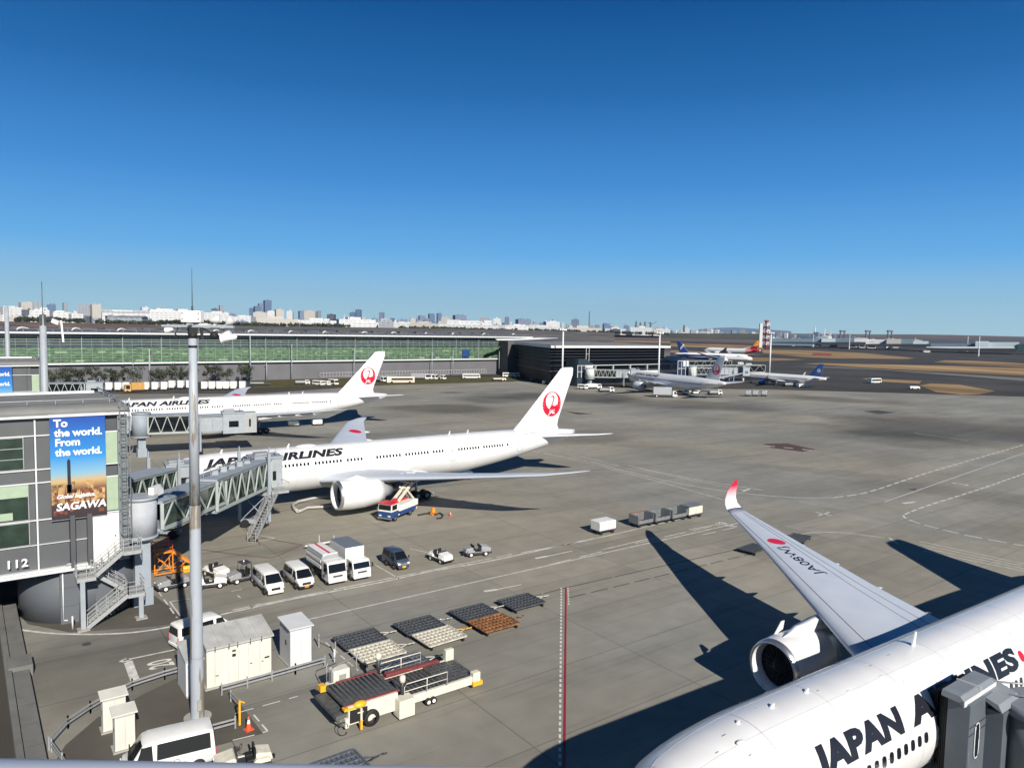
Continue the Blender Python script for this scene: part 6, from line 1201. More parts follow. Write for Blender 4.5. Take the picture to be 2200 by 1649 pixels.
# ---- guard rails
def guard(label, pts, h_=.75, n=None, rails=(.4, .65), w=.12):
    t = thing('guard_rail', label, 'guard rail', (0, 0, 0), 0, 'steel guard rails'); mb = MB(); mb2 = MB(); P = [Vector((p[0], p[1], 0)) for p in pts]
    for a, b_ in zip(P, P[1:]):
        for z in rails: mb.bar(a+Vector((0, 0, z)), b_+Vector((0, 0, z)), .05, w)
        k = max(1, round((b_-a).length/2.1))
        for i in range(k+1): c = a.lerp(b_, i/k); mb2.bar(c+Vector((0, .05, 0)), c+Vector((0, .05, h_+.1)), .09)
    ob('rail', mb, STEEL, t); ob('post', mb2, STEEL, t)
guard('straight guard rail in front of the sheds', [(13.9, 51.75), (19.2, 51.9), (21.5, 52.0)]); guard('curved guard rail along the road left of the sheds', [(3.6, 50.7), (4.8, 52.8), (6.2, 54.1), (7.6, 55.1), (9.0, 55.95), (11.2, 56.4), (13.6, 56.6), (18.3, 56.9)]); guard('short guard rail from the sheds towards the yellow post', [(14.15, 50.5), (14.25, 48.8)]); guard('low guard rail beyond the big bottom van', [(11.0, 47.0), (13.4, 46.9)]); guard('guard rail at the bottom left corner beyond the kerb', [(4.6, 44.6), (7.6, 45.8)]); guard('short guard rail at the left corner of the pad', [(3.7, 50.4), (4.4, 46.3)])
guard('pair of thin rails right of the broad cabinet', [(22.4, 55.4), (22.9, 53.3)], 1.0, rails=(.9,), w=.05)
mb = MB(); mb.bar((0, 0, 0), (0, 0, 1.6), .12); mb.bar((0, 0, 1.6), (.35, .1, 1.35), .08); simple('gate_post', 'yellow gate post beside the orange cone', 'post', mb, YELL, loc=(13.75, 47.2, 0))
for i, (x, y) in enumerate(((6.9, 70.2), (22.3, 52.1))): mb = MB(); mb.cyl((0, 0, 0), (0, 0, 1.1), .07, n=10); simple('bollard', ('short pale bollard at the foot of the near building', 'short pale bollard right of the guard rail')[i], 'bollard', mb, TRIM, loc=(x, y, 0))
# ---- tall mast
t = thing('floodlight_mast', 'tall thick grey mast with rust streaks, dish lamps and a white box on top', 'mast', (11.78, 49.6, 0))
MASTM = mat('mast grey with rust streaks', (.36, .39, .43), .45, var=.05, scale=2); nt = MASTM.node_tree; N = nt.nodes; Lk = nt.links; tc = N.new('ShaderNodeTexCoord'); mp = N.new('ShaderNodeMapping'); mp.inputs['Scale'].default_value = (1.3, 1.3, .16); nz = N.new('ShaderNodeTexNoise'); nz.inputs['Scale'].default_value = 1.6; nz.inputs['Detail'].default_value = 8; Lk.new(tc.outputs['Object'], mp.inputs[0]); Lk.new(mp.outputs[0], nz.inputs[0])
rp = N.new('ShaderNodeValToRGB'); rp.color_ramp.elements[0].position = .60; rp.color_ramp.elements[1].position = .64; zx = N.new('ShaderNodeSeparateXYZ'); Lk.new(tc.outputs['Object'], zx.inputs[0]); zr = N.new('ShaderNodeValToRGB'); zm = N.new('ShaderNodeMapRange'); zm.inputs[2].default_value = 25; Lk.new(zx.outputs[2], zm.inputs[0]); Lk.new(zm.outputs[0], zr.inputs[0]); zr.color_ramp.elements.new(.3); zr.color_ramp.elements.new(.4); zr.color_ramp.elements.new(.5); zr.color_ramp.elements.new(.505); zr.color_ramp.elements.new(.66); zr.color_ramp.elements.new(.72)
for e_, (p_, v_) in zip(zr.color_ramp.elements, ((0, .08), (.16, .07), (.3, .0), (.5, .0), (.505, .13), (.62, .09), (.68, 0), (1, -.0))): e_.position = p_; e_.color = (v_, v_, v_, 1)
ad = N.new('ShaderNodeMath'); ad.operation = 'ADD'; Lk.new(nz.outputs[0], ad.inputs[0]); Lk.new(zr.outputs[0], ad.inputs[1]); Lk.new(ad.outputs[0], rp.inputs[0]); mx = N.new('ShaderNodeMix'); mx.data_type = 'RGBA'; Lk.new(rp.outputs[0], mx.inputs[0]); bs = N['Principled BSDF']; old = bs.inputs['Base Color'].links[0].from_socket; Lk.new(old, mx.inputs[6]); mx.inputs[7].default_value = (.22, .19, .145, 1); Lk.new(mx.outputs[2], bs.inputs['Base Color'])
mb = MB(); mb.cyl((0, 0, 0), (0, 0, 4.0), .42, .41, n=32, cap=False); mb.cyl((0, 0, 4.0), (0, 0, 4.12), .43, .43, n=32, cap=False); mb.cyl((0, 0, 4.12), (0, 0, 14.0), .40, .33, n=32, cap=False); mb.cyl((0, 0, 14.0), (0, 0, 14.12), .35, .35, n=32, cap=False); mb.cyl((0, 0, 14.12), (0, 0, 25.0), .325, .24, n=32); mp_ = ob('pole', mb, MASTM, t)
mb = MB(); mb.cyl((0, 0, 0), (0, 0, .12), .85, n=24); mb.bx(-.12, .12, -.5, -.44, .7, 1.4); ob('base_plate', mb, CONC, t); mb = MB(); mb.cyl((0, 0, 24.15), (0, 0, 24.3), .26, n=24); mb.cyl((0, 0, 24.75), (0, 0, 25.1), .26, n=24); mb.bx(-.25, .25, -.25, .25, 25.0, 25.4); ob('collar_band', mb, BLACK, t)
rx_, ry_ = RT.x, RT.y; A = lambda u, v, z: (u*rx_-v*ry_*-1*0+(-v)*0+v*FW.x, u*ry_+v*FW.y, z)
mb = MB(); mb.bar(A(-1.9, 0, 25.5), A(2.6, 0, 25.5), .25, .14); mb.bar(A(-1.6, .6, 25.45), A(2.2, .6, 25.45), .2, .1); mb.bar(A(-.1, 0, 25.65), A(.1, 0, 25.65), 1.3, .1); ob('head_frame', mb, BRG, t)
mb = MB(); mb.bar(A(-.62, 0, 26.1), A(.62, 0, 26.1), .6, .74); ob('camera_box', mb, WHITE2, t, bev=.05); mb = MB()
for u in (-.5, .5):
    for z in (25.95, 26.3): mb.bar(A(u-.03, -.32, z), A(u+.03, -.32, z), .04, .06)
ob('box_bolt', mb, DARK, t); mb = MB(); mb.cyl(A(0, 0, 26.45), A(0, 0, 29.1), .03, .012, n=8); mb.cyl(A(0, 0, 26.45), A(0, 0, 26.75), .06, n=8); ob('lightning_rod', mb, DARK, t)
def lamp_pod(u, v, z, du, dz, s_=.3, m=WHITE2):
    p = Vector(A(u, v, z)); q = Vector(A(u+du, v, z+dz)); d = (q-p); mb = MB(); mb.lathe([(0, .06*s_/.3), (.1, .16*s_/.3), (d.length*.6, s_), (d.length, s_*1.02)], p, d, 18); mb.lathe([(d.length, s_*1.0), (d.length*.98, .01)], p, d, 18, mi=1); ob('floodlight', mb, [m, LAMP], t)
lamp_pod(1.1, 0, 25.85, .65, .15, .24); lamp_pod(2.1, 0, 25.65, .45, .38, .27); lamp_pod(1.7, .1, 24.9, .65, .2, .2); lamp_pod(-1.2, 0, 25.3, -.5, -.1, .18); mb = MB(); mb.sph(A(1.35, 0, 24.95), .26, 12, 8); mb.tube([A(.6, 0, 25.4), A(1.0, 0, 25.2), A(1.3, 0, 25.0)], .05); mb.tube([A(-.9, 0, 25.4), A(-1.1, 0, 25.0), A(-.8, 0, 24.7)], .05); mb.bar(A(.55, 0, 25.5), A(.6, 0, 24.7), .15); ob('lamp_bracket', mb, BLACK, t)
mb = MB(); mb.lathe([(0, .30), (.15, .2), (.9, .16), (1.0, .01)], A(1.85, -.1, 24.75), Vector(A(1, 0, .15)), 14); ob('white_shroud', mb, WHITE2, t)
# ---- other poles
def pole(label, px, dist, ztop, r, head=None, base_z=0, m=BRG):
    p = RD(px, 800, dist); t = thing('light_pole', label, 'light pole', (p.x, p.y, 0), 0, 'light poles of the apron'); mb = MB(); mb.cyl((0, 0, 0), (0, 0, ztop), r, r*.72, n=14); ob('pole', mb, m, t)
    if head == 'box': mb = MB(); mb.bx(-.35, .35, -.35, .35, ztop-1.2, ztop); mb.bar(A(0, 0, ztop-.5), A(1.9, 0, ztop-.4), .3, .4); ob('lamp_head', mb, DARK, t); mb = MB(); mb.bar(A(1.2, 0, ztop-.6), A(2.0, 0, ztop-.9), .5, .5); mb.bar(A(2.2, 0, ztop-.6), A(2.4, 0, ztop-3.2), .2); ob('lamp', mb, WHITE2, t); mb = MB(); mb.cyl((0, 0, ztop), (0, 0, ztop+4), .04, n=6); ob('rod', mb, DARK, t)
    if head == 'ring':
        mb = MB()
        for k in range(5): a = k*1.257; mb.bx(1.3*math.cos(a)-.35, 1.3*math.cos(a)+.35, 1.3*math.sin(a)-.3, 1.3*math.sin(a)+.3, ztop-.3, ztop+.5)
        mb.cyl((0, 0, ztop-.2), (0, 0, ztop), 1.3, n=16); ob('lamp_ring', mb, WHITE2, t)
    return t
pole('thick grey light pole with black lamp box behind the near building roof', 95, 106, 26.2, .50, 'box', m=BRG); pole('grey light pole near the left edge behind the second building', 18, 190, 28.2, .55, m=BRG)
pole('white light pole before the dark terminal, rising above the middle tail fin', 1208, 330, 25.2, .45, 'ring', m=TRIM); pole('white light pole beside the shaded airliner', 1415, 335, 24.6, .42, 'ring', m=TRIM); pole('white light pole behind the farther blue tailed jet', 1653, 440, 25.5, .5, 'ring', m=TRIM)
# ---- distant apron vehicles, each a small body with windows and wheels
def small_vehicle(name, label, cat, x, y, rz, L, W, H, m, box=0, boxm=None, group='small service vehicles on the far apron'):
    t = thing(name, label, cat, (x, y, 0), rz, group); f = -L/2; c = L*(.32 if box else 1)
    mb = MB(); mb.prism([(f, .4), (f, 1.1), (f+.4, H*(.9 if box else 1)), (f+c, H*(.9 if box else 1)), (f+c, .4)], -W/2, W/2, axis='x'); ob('body', mb, m, t, bev=.06)
    if box: mb = MB(); mb.bx(-W/2, W/2, f+c+.15, L/2, .9, .9+box); ob('load_box', mb, boxm or m, t, bev=.04); mb = MB(); mb.bx(-W*.35, W*.35, f+.3, L/2, .45, .88); ob('chassis', mb, DARK, t)
    mb = MB(); mb.bx(-W/2+.1, W/2-.1, f-.02+.0, f+.3, 1.25, H*.82); mb.bx(-W/2-.02, W/2+.02, f+.45, f+c-.3, 1.25, H*.82); ob('glazing', mb, GLASSD, t)
    for s_ in (-1, 1):
        for yy in (f+.9, L/2-1.0): mb = MB(); mb.cyl((s_*(W/2)-.12, yy, .42), (s_*(W/2)+.12, yy, .42), .42, n=12); ob('wheel', mb, BLACK, t)
    return t
def atpx(px, py): p = G(px, py); return p.x, p.y
for (px, py, nm, lb, ct, rz, L, W, H, m, bx_, bm) in (
    (560, 828, 'flatbed_vehicle', 'low flatbed vehicle left of the van group before the pier', 'vehicle', 1.2, 8, 2.2, 1.5, DARK, .5, STEEL), (650, 826, 'pickup_vehicle', 'white service pickup before the grassy verge, left of the three vans', 'vehicle', 1.3, 6, 2.2, 2.2, WHITE2, .8, STEEL),
    (684, 828, 'service_van', 'white van, left of the trio near the farther tail fin', 'van', .4, 5, 2, 2.2, WHITE2, 0, None), (700, 828, 'service_van', 'white van, middle of the trio near the farther tail fin', 'van', .3, 4.6, 1.9, 2, WHITE2, 0, None), (716, 827, 'service_van', 'boxy cream van, right of the trio near the farther tail fin', 'van', .2, 5, 2, 2.6, CREAM, 0, None),
    (818, 820, 'service_lorry', 'white lorry partly behind the farther tail fin', 'lorry', .3, 6, 2.3, 2.8, WHITE2, 1.8, GREYW), (841, 818, 'service_van', 'white van behind the white bus', 'van', .8, 5, 2, 2.2, WHITE2, 0, None), (905, 815, 'box_lorry', 'grey box lorry right of the white bus', 'lorry', 1.1, 10, 2.5, 3, WHITE2, 2.2, GREYW), (925, 815, 'box_lorry', 'white lorry, second right of the white bus', 'lorry', .5, 7, 2.4, 2.8, WHITE2, 1.8, WHITE2),
    (945, 815, 'service_lorry', 'white small lorry, left of the brown verge', 'lorry', .4, 6, 2.3, 2.6, WHITE2, 1.2, STEEL), (1012, 813, 'service_van', 'white minibus right of the brown verge', 'van', 1.2, 9, 2.2, 2.4, WHITE2, 0, None), (1072, 818, 'tow_vehicle', 'pale green pushback tractor at the edge of the dark lane', 'tow tractor', 1.3, 6.5, 2.6, 1.7, CREAM, .5, CREAM), (1092, 810, 'service_van', 'white van, first of two below the pier end', 'van', 1.0, 6, 2.3, 2.4, WHITE2, 0, None), (1104, 810, 'service_van', 'white van, second of two below the pier end', 'van', 1.0, 6, 2.3, 2.4, WHITE2, 0, None),
    (1158, 820, 'flatbed_vehicle', 'white and dark belt vehicle before the dark terminal', 'vehicle', 1.2, 8, 2.2, 1.7, WHITE2, .5, DARK), (1176, 825, 'tow_vehicle', 'white tow tractor before the dark terminal', 'tow tractor', 1.2, 4.5, 2, 1.7, WHITE2, 0, None), (1252, 836, 'service_lorry', 'white tractor unit under the terminal bridge', 'lorry', .3, 4, 2.2, 2.2, WHITE2, 0, None), (1302, 842, 'tow_vehicle', 'white pushback tractor with cab right of the terminal bridge', 'tow tractor', 1.2, 6.4, 2.6, 2.4, WHITE2, .6, STEEL), (1275, 835, 'service_van', 'white bowser under the terminal bridge', 'vehicle', 1.3, 7, 2.2, 2.4, WHITE2, 1.4, WHITE2),
    (1478, 846, 'belt_loader', 'white belt loader under the shaded airliner, left one', 'belt loader', -1.0, 7, 2, 2.0, WHITE2, .4, WHITE2), (1497, 846, 'belt_loader', 'white belt loader under the shaded airliner, right one', 'belt loader', -1.0, 6, 2, 2.0, WHITE2, .4, WHITE2), (1535, 848, 'service_lorry', 'white lorry at the tail of the shaded airliner', 'lorry', 1.3, 6, 2.3, 2.4, WHITE2, .9, STEEL), (1722, 832, 'tow_vehicle', 'white tow tractor under the farther blue tailed jet', 'tow tractor', 1.3, 5, 2.2, 1.8, WHITE2, 0, None),
    (1700, 830, 'flatbed_vehicle', 'grey baggage train under the farther blue tailed jet', 'vehicle', 1.3, 9, 2, 1.6, STEEL, .9, STEEL), (1879, 823, 'minibus', 'white minibus on the far road beside the dry grass', 'minibus', 1.4, 8, 2.4, 2.7, WHITE2, 0, None), (1964, 836, 'car', 'small white car on the far road next to the grass island', 'car', .9, 4.6, 1.8, 1.5, WHITE2, 0, None),
    (1590, 783, 'service_van', 'white van under the nose of the taxiing airliner, left', 'van', 1.2, 5, 2, 2, WHITE2, 0, None), (1608, 786, 'service_van', 'white van under the nose of the taxiing airliner, right', 'van', 1.2, 5, 2, 2, WHITE2, 0, None), (1990, 757, 'bus', 'far white bus before the remote terminal', 'bus', 1.2, 12, 2.6, 3, WHITE2, 0, None)):
    x, y = atpx(px, py); small_vehicle(nm, lb, ct, x, y, rz, L, W, H, m, bx_, bm)
x, y = atpx(860, 823); t = thing('bus', 'white low apron bus with orange side stripe before the pier', 'bus', (x, y, 0), 1.25, 'small service vehicles on the far apron'); mb = MB(); mb.bx(-1.4, 1.4, -6.2, 6.2, .4, 3.0); ob('body', mb, CREAM, t, bev=.12); mb = MB(); mb.bx(-1.43, 1.43, -5.4, 4.2, 1.5, 2.45); mb.bx(-1.2, 1.2, -6.23, -6.1, 1.3, 2.6); ob('glazing', mb, GLASSD, t); mb = MB(); mb.bx(-1.42, 1.42, -5.8, 5.8, .95, 1.15); ob('stripe', mb, ORNG, t)
for s_ in (-1, 1):
    for yy in (-4, 4): mb = MB(); mb.cyl((s_*1.35-.1, yy, .5), (s_*1.35+.1, yy, .5), .5, n=14); ob('wheel', mb, BLACK, t)
# yellow tractor
x, y = atpx(288, 842); small_vehicle('high_loader', 'yellow high loader in front of the white container row', 'loader', x, y, -R90, 6.5, 2.6, 3.2, mat('loader yellow', (.62, .38, .12), .5, var=.2), 2.6, mat('loader ochre', (.50, .27, .07), .5, var=.2))
# catering lorry by the shaded airliner
x, y = atpx(1428, 853); t = thing('catering_lorry', 'grey box catering lorry with white cab beside the shaded airliner engine', 'lorry', (x, y, 0), math.radians(52), 'lorries'); chassis(t, 2.4, -4.6, 4.6, .5); cab_over(t, 2.4, -4.6, 2.5); mb = MB(); mb.bx(-1.25, 1.25, -2.4, 4.6, 1.1, 3.9); ob('cargo_box', mb, SILV, t, bev=.04)
for i, px in enumerate((1606, 1622, 1641)):
    x, y = atpx(px, 851); t = thing('cargo_container', ('grey cargo container, left of three on the apron', 'grey cargo container, middle of three on the apron', 'grey cargo container, right of three on the apron')[i], 'container', (x, y, 0), .7, 'three cargo containers'); mb = MB(); mb.prism([(1.0, .5), (1.35, 1.0), (1.35, 2.3), (-1.35, 2.3), (-1.35, 1.0), (-1.0, .5)], -1.0, 1.0, axis='y'); ob('shell', mb, SILV, t, bev=.15); mb = MB(); mb.bx(-1.3, 1.3, -1, 1, .3, .45); [mb.cyl((a, -1, .2), (a, 1, .2), .2, n=10) for a in (-1, 1)]; ob('dolly_base', mb, DARK, t)
# white container row before the pier
CONT = thing('container_cart', 'white covered container cart in the long row before the pier', 'container cart', (0, 0, 0), 0, 'white container carts before the pier')
mb = MB(); mb.prism([(1.15, .55), (1.55, 1.15), (1.55, 2.7), (-1.35, 2.7), (-1.35, .55)], -1.1, 1.1, axis='y'); ob('box_body', mb, WHITE2, CONT, bev=.12); mb = MB(); mb.bx(-1.4, 1.6, -1.15, 1.15, 2.72, 2.8); ob('lid', mb, STEEL, CONT); mb = MB(); mb.bx(-1.3, 1.3, -1.0, 1.0, .3, .52); [mb.cyl((a, -1, .22), (a, 1, .22), .22, n=10) for a in (-1, 1)]; ob('dolly_base', mb, DARK, CONT); mb = MB(); mb.bx(-1.2, 1.4, -1.13, -1.1, 1.9, 1.98); mb.bx(-1.2, 1.4, -1.13, -1.1, 1.3, 1.36); ob('curtain_strap', mb, STEEL, CONT)
first = True
for i, px in enumerate([216, 235, 255, 272, 314, 334, 353, 370, 389, 407, 440, 456, 472, 487, 502, 521]):
    x, y = atpx(px, 841-(3 if 365 < px < 410 else 0)-(px-216)*.012); c = CONT if first else dup(CONT, (x, y, 0)); c.location = (x, y, 0); c.rotation_euler = (0, 0, .12*math.sin(i*2.3)-.5); c.scale = (.78, .8, 1.25); c['label'] = 'white covered container cart, %s from the left in the row before the pier' % nth(i); first = False
# vehicles under the airliners
for px, py, lb, L, W, H, rz in ((992, 1029, 'white tow tractor under the middle airliner belly', 3.2, 2, 1.4, 1.4), (630, 915, 'white container on a dolly under the farther airliner, left', 2.6, 1.6, 1.3, 1.4), (681, 913, 'white container on a dolly under the farther airliner, right', 2.4, 1.6, 1.5, 1.4)):
    x, y = atpx(px, py); t = thing('container_trolley', lb, 'trolley', (x, y, 0), rz); mb = MB(); mb.bx(-W/2, W/2, -L/2, L/2, .4, H); ob('box_body', mb, WHITE2, t, bev=.06); mb = MB(); mb.bx(-W/2+.1, W/2-.1, -L/2-.5, L/2-.1, .2, .38); [mb.cyl((-W/2, a, .22), (W/2, a, .22), .22, n=12) for a in (-L/2+.4, L/2-.4)]; ob('chassis', mb, BLACK, t)
# ================================================================ CITY, TREES, HILLS
def bmat(nm, wall, glass, sx=.35, sz=.3, mort=.03):
    m = mat(nm, wall, .7, var=0); nt = m.node_tree; N = nt.nodes; L = nt.links; tc = N.new('ShaderNodeTexCoord'); mp = N.new('ShaderNodeMapping'); mp.inputs['Rotation'].default_value = (R90, 0, 0); br = N.new('ShaderNodeTexBrick'); br.offset = 0; br.inputs['Scale'].default_value = 1; br.inputs['Brick Width'].default_value = sx; br.inputs['Row Height'].default_value = sz; br.inputs['Mortar Size'].default_value = mort
    br.inputs['Color1'].default_value = (*glass, 1); br.inputs['Color2'].default_value = (*[(a+b)/2 for a, b in zip(wall, glass)], 1); br.inputs['Mortar'].default_value = (*wall, 1); L.new(tc.outputs['Object'], mp.inputs[0]); L.new(mp.outputs[0], br.inputs[0]); L.new(br.outputs[0], N['Principled BSDF'].inputs['Base Color']); return m
CM = {'w': bmat('white block', (.54, .545, .545), (.18, .21, .24), 9, 5, 2.1), 'c': bmat('cream block', (.42, .40, .36), (.20, .20, .19), 8, 4.5, 2.2), 'g': bmat('grey block', (.26, .28, .31), (.12, .14, .17), 8, 4.5, 1.6), 'b': bmat('blue glass tower', (.10, .15, .24), (.045, .08, .16), 10, 5, 1.4), 'd': bmat('dark block', (.08, .09, .11), (.04, .05, .07), 9, 6, 1.5), 's': bmat('slate tower', (.16, .20, .27), (.08, .11, .17), 8, 5, 1.5), 'r': mat('red roof block', (.45, .10, .06), .7)}
NB = {}; CN = dict(w='white', c='cream', g='grey', b='blue', d='dark', s='slate', r='red')
def block(px0, px1, ytop, dist, m, label=None, depth=None, ybase=None, extra=None):
    if px0 > 1150 and 1355 < dist < 2500: dist += 2000
    a, b_ = RD(px0, ytop, dist), RD(px1, ytop, dist); w = (b_-a).length; c = (a+b_)/2; zt = c.z; ang = math.atan2(b_.y-a.y, b_.x-a.x)-.25*((px0*7) % 3-1)
    row = 'back' if dist > 2800 else 'front'; NB[(m, row)] = NB.get((m, row), 0)+(0 if label else 1); k = dict(label=label or 'small %s block, %s of its colour from the left in the %s skyline row' % (CN[m], nth(NB[(m, row)]-1), row), category='building')
    if not label: k['group'] = 'small skyline buildings'
    d = depth or min(w, 60)
    mb = MB(); mb.bx(-w/2, w/2, -d/2, d/2, -2, zt)
    if extra != 'flat' and w > 25: mb.bx(-w*.2, w*.15, -d*.2, d*.2, zt, zt+max(2.5, w*.06))
    if extra == 'gable': mb.prism([(-d/2-1, zt), (d/2+1, zt), (0, zt+w*.07)], -w/2-1, w/2+1, axis='x')
    q = random.Random(int(px0*13+ytop*7)); hh = max(2.0, w*.05)
    for _ in range(q.randint(1, 5) if w > 12 else 1):
        a0 = q.uniform(-.45, .3)*w; b0 = q.uniform(-.4, .2)*d; w0 = q.uniform(.05, .22)*w; mb.bx(a0, a0+w0, b0, b0+min(w0, d*.3), zt, zt+q.uniform(.5, 1.6)*hh)
    if q.random() < .35: a0 = q.uniform(-.3, .3)*w; mb.bx(a0, a0+dist*.0004, 0, dist*.0004, zt, zt+dist*q.uniform(.002, .004))
    if w > 60 and not label:
        for _ in range(4): a0 = q.uniform(-.5, .3)*w; w0 = q.uniform(.1, .2)*w; mb.bx(a0, a0+w0, -d/2-4-_, -d/2, 0, zt*q.uniform(.55, .92))
    o = ob('city_building', mb, CM[m], None, fix=False, **k); o.location = (c.x, c.y, 0); o.rotation_euler = (0, 0, ang); return o
L1, L2, L3 = 1900, 3600, 5600
N_ = [(567, 582, 645, L3, 'b', 'tallest dark blue tower of the skyline'), (555, 565, 652, L3, 's', 'slim blue grey tower left of the tallest one'), (546, 560, 658, L3-300, 'b', 'dark blue tower two left of the tallest'), (536, 545, 662, L3-300, 'b', 'short dark blue tower, first of the left tower cluster'),
 (764, 776, 665, L3, 'b', 'dark blue stepped tower in mid skyline'), (752, 764, 671, L3-200, 'b', 'lower dark blue block left of the stepped tower'), (815, 825, 671, L3, 's', 'blue slab tower standing right of the stepped tower'), (921, 933, 674, L3, 'b', 'blue tower, left of the pair above the white hangars'), (939, 948, 673, L3, 'b', 'slim blue tower, right of the pair above the white hangars'), (900, 912, 678, L3, 's', 'short slate tower left of the tower pair'),
 (642, 655, 668, L3-500, 's', 'grey tower among beige housing blocks'), (544, 573, 671, L2, 'c', 'cream housing block below the tallest tower'), (574, 590, 668, L2, 'w', 'white housing block right of the tallest tower'), (591, 608, 665, L2, 'c', 'beige housing tower in the block cluster'), (617, 630, 668, L2, 'w', 'white slim housing tower in the block cluster'), (656, 680, 668, L2, 'c', 'wide beige housing tower with dark stripes'), (682, 690, 667, L2, 's', 'dark slim tower beside the beige housing'), (704, 720, 675, L2, 'd', 'low dark block behind the housing cluster'),
 (42, 66, 650, L1, 'c', 'beige end wall of the industrial block at left'), (64, 89, 649, L1+60, 'g', 'grey blue industrial block at left with roof masts'), (46, 66, 665, L1-120, 'd', 'dark glazed block below the beige wall at left'), (0, 47, 660, L1-60, 'w', 'long white factory at the left edge'), (100, 120, 654, L1+300, 'b', 'blue block right of the industrial block'), (135, 144, 650, L1+400, 'g', 'slim grey tower in the left skyline'), (166, 196, 655, L1+500, 'g', 'broad grey block in the left skyline'), (195, 215, 654, L1+450, 'c', 'pale block beside the broad grey block'), (68, 112, 667, L1-200, 'w', 'low white works building with stacked roofs'), (85, 102, 661, L1-150, 'w', 'white box on top of the works building'), (112, 152, 670, L1-180, 'w', 'white works hall at left'), (150, 176, 674, L1-250, 'w', 'white round ended hall at left'),
 (220, 320, 672, L1-200, 'w', 'long white gabled hangar at left'), (228, 250, 679, L1-500, 'g', 'grey shed in front of the gabled hangar'), (257, 312, 681, L1-520, 'g', 'long grey shed in front of the gabled hangar'), (300, 405, 669, L1-100, 'w', 'long white hall behind the grey sheds'), (303, 318, 660, L1+100, 'w', 'white rooftop tower of the long hall'), (338, 346, 661, L1+100, 'c', 'thin cream tower on the long hall'), (440, 500, 672, L1, 'w', 'white halls right of the mast'), (471, 481, 656, L2, 'g', 'grey gridded tower right of the mast'), (454, 468, 663, L2, 'd', 'dark rooftop block right of the mast'),
 (500, 545, 680, L1-100, 'w', 'white warehouse below the blue towers'), (553, 640, 685, L1-400, 'c', 'long cream warehouse below the housing towers'), (640, 722, 688, L1-400, 'w', 'long white warehouse in mid distance'), (720, 800, 686, L1-300, 'w', 'white warehouse group in mid distance'), (745, 812, 692, L1-500, 'w', 'low white hall in mid distance'), (814, 845, 690, L1-550, 'g', 'grey angular hall in mid distance'), (845, 890, 693, L1-500, 'w', 'white hall right of the angular hall'), (887, 945, 694, L1-600, 'c', 'big beige windowless hangar'), (944, 1080, 697, L1-600, 'w', 'long low white hangar right of the beige one'), (950, 971, 682, L2, 'c', 'beige slab block above the hangars'), (975, 1000, 677, L2+600, 's', 'group of slate towers above the hangars'), (1030, 1052, 682, L2, 'g', 'grey blocks above the white hangar'),
 (1060, 1076, 684, L2, 'w', 'white block left of the stepped block'), (1085, 1093, 681, L2, 's', 'slate stepped block in right mid skyline'), (1110, 1138, 686, L2, 's', 'broad slate block in right mid skyline'), (1170, 1200, 691, L2, 'w', 'white housing block beside the chimney'), (1229, 1243, 686, L2, 's', 'slate tower before the spire'), (1296, 1308, 695, L2, 'b', 'small blue block right of the spire'), (1215, 1290, 704, L1-300, 'c', 'broad cream works right of the chimneys'), (1300, 1345, 706, L1-300, 'w', 'white works below the blue block'), (1360, 1400, 703, L1-300, 'w', 'white works below the chimneys'), (1405, 1440, 708, L1-200, 'w', 'white works beside the crane'), (1130, 1210, 703, L1-300, 'w', 'white works before the slate blocks'), (1090, 1135, 699, L1-500, 'w', 'white hangar before the slate blocks'),
 (561, 575, 695, L1-700, 'r', 'small orange red roofed hall before the warehouses'), (1632, 1640, 695, 1350, 'w', 'white board like tower beside the red radar tower')]
for a in N_: block(*a[:5], label=a[5], extra='gable' if 'gabled' in a[5] else None)
rnd = random.Random(11); prof = [(0, 668), (200, 670), (400, 676), (500, 680), (700, 682), (900, 686), (1100, 691), (1300, 699), (1500, 707), (1700, 714), (1900, 719)]
pf = lambda x: float(np.interp(x, [p[0] for p in prof], [p[1] for p in prof]))
x = -20
while x < 1800:
    w = rnd.uniform(4, 12); far = rnd.random(); y = pf(x)+rnd.uniform(-5, 4)+2; block(x, x+w, y, L2+far*2200, rnd.choice('wwwcggssb'), extra='flat'); x += w+rnd.uniform(-2, 9)
x = -20
while x < 1960:
    w = rnd.uniform(7, 26); y = pf(x)+rnd.uniform(6, 15); block(x, x+w, y, L1-rnd.uniform(0, 500), rnd.choice('wwwcgsd')); x += w*rnd.uniform(.7, 1.6)
def stick(name, label, cat, px, ytop, dist, r, m, kind=''):
    p = RD(px, ytop, dist); mb = MB(); z = p.z; mb.cyl((0, 0, 0), (0, 0, z), r, r*.6, n=10)
    if kind == 'sphere': mb.sph((0, 0, z*.0+z-16), 7, 10, 6, sc=(1, 1, .5))
    if kind == 'crane': mb.bar((0, 0, z*.8), (30, -10, z+4), 2); mb.bar((0, 0, z*.9), (-12, 4, z*.95), 3)
    if kind == 'gate': mb.bar((22, 0, 0), (22, 0, z), 3); mb.bar((-4, 0, z), (26, 0, z), 5); mb.bar((0, 0, z*.7), (22, 0, z*.7), 3)
    o = ob(name, mb, m, None, fix=False, label=label, category=cat); o.location = (p.x, p.y, 0)
RW = mat('chimney dark', (.10, .10, .12), .7); stick('chimney', 'dark thin chimney in the right mid skyline', 'chimney', 1187, 686, L2, 5, RW)
for i, (px, y) in enumerate(((1367, 690), (1376, 692), (1386, 691))): stick('chimney', ('dark chimney, left of three beside the works', 'dark chimney, middle of three beside the works', 'dark chimney, right of three beside the works')[i], 'chimney', px, y, L2, 6, RW)
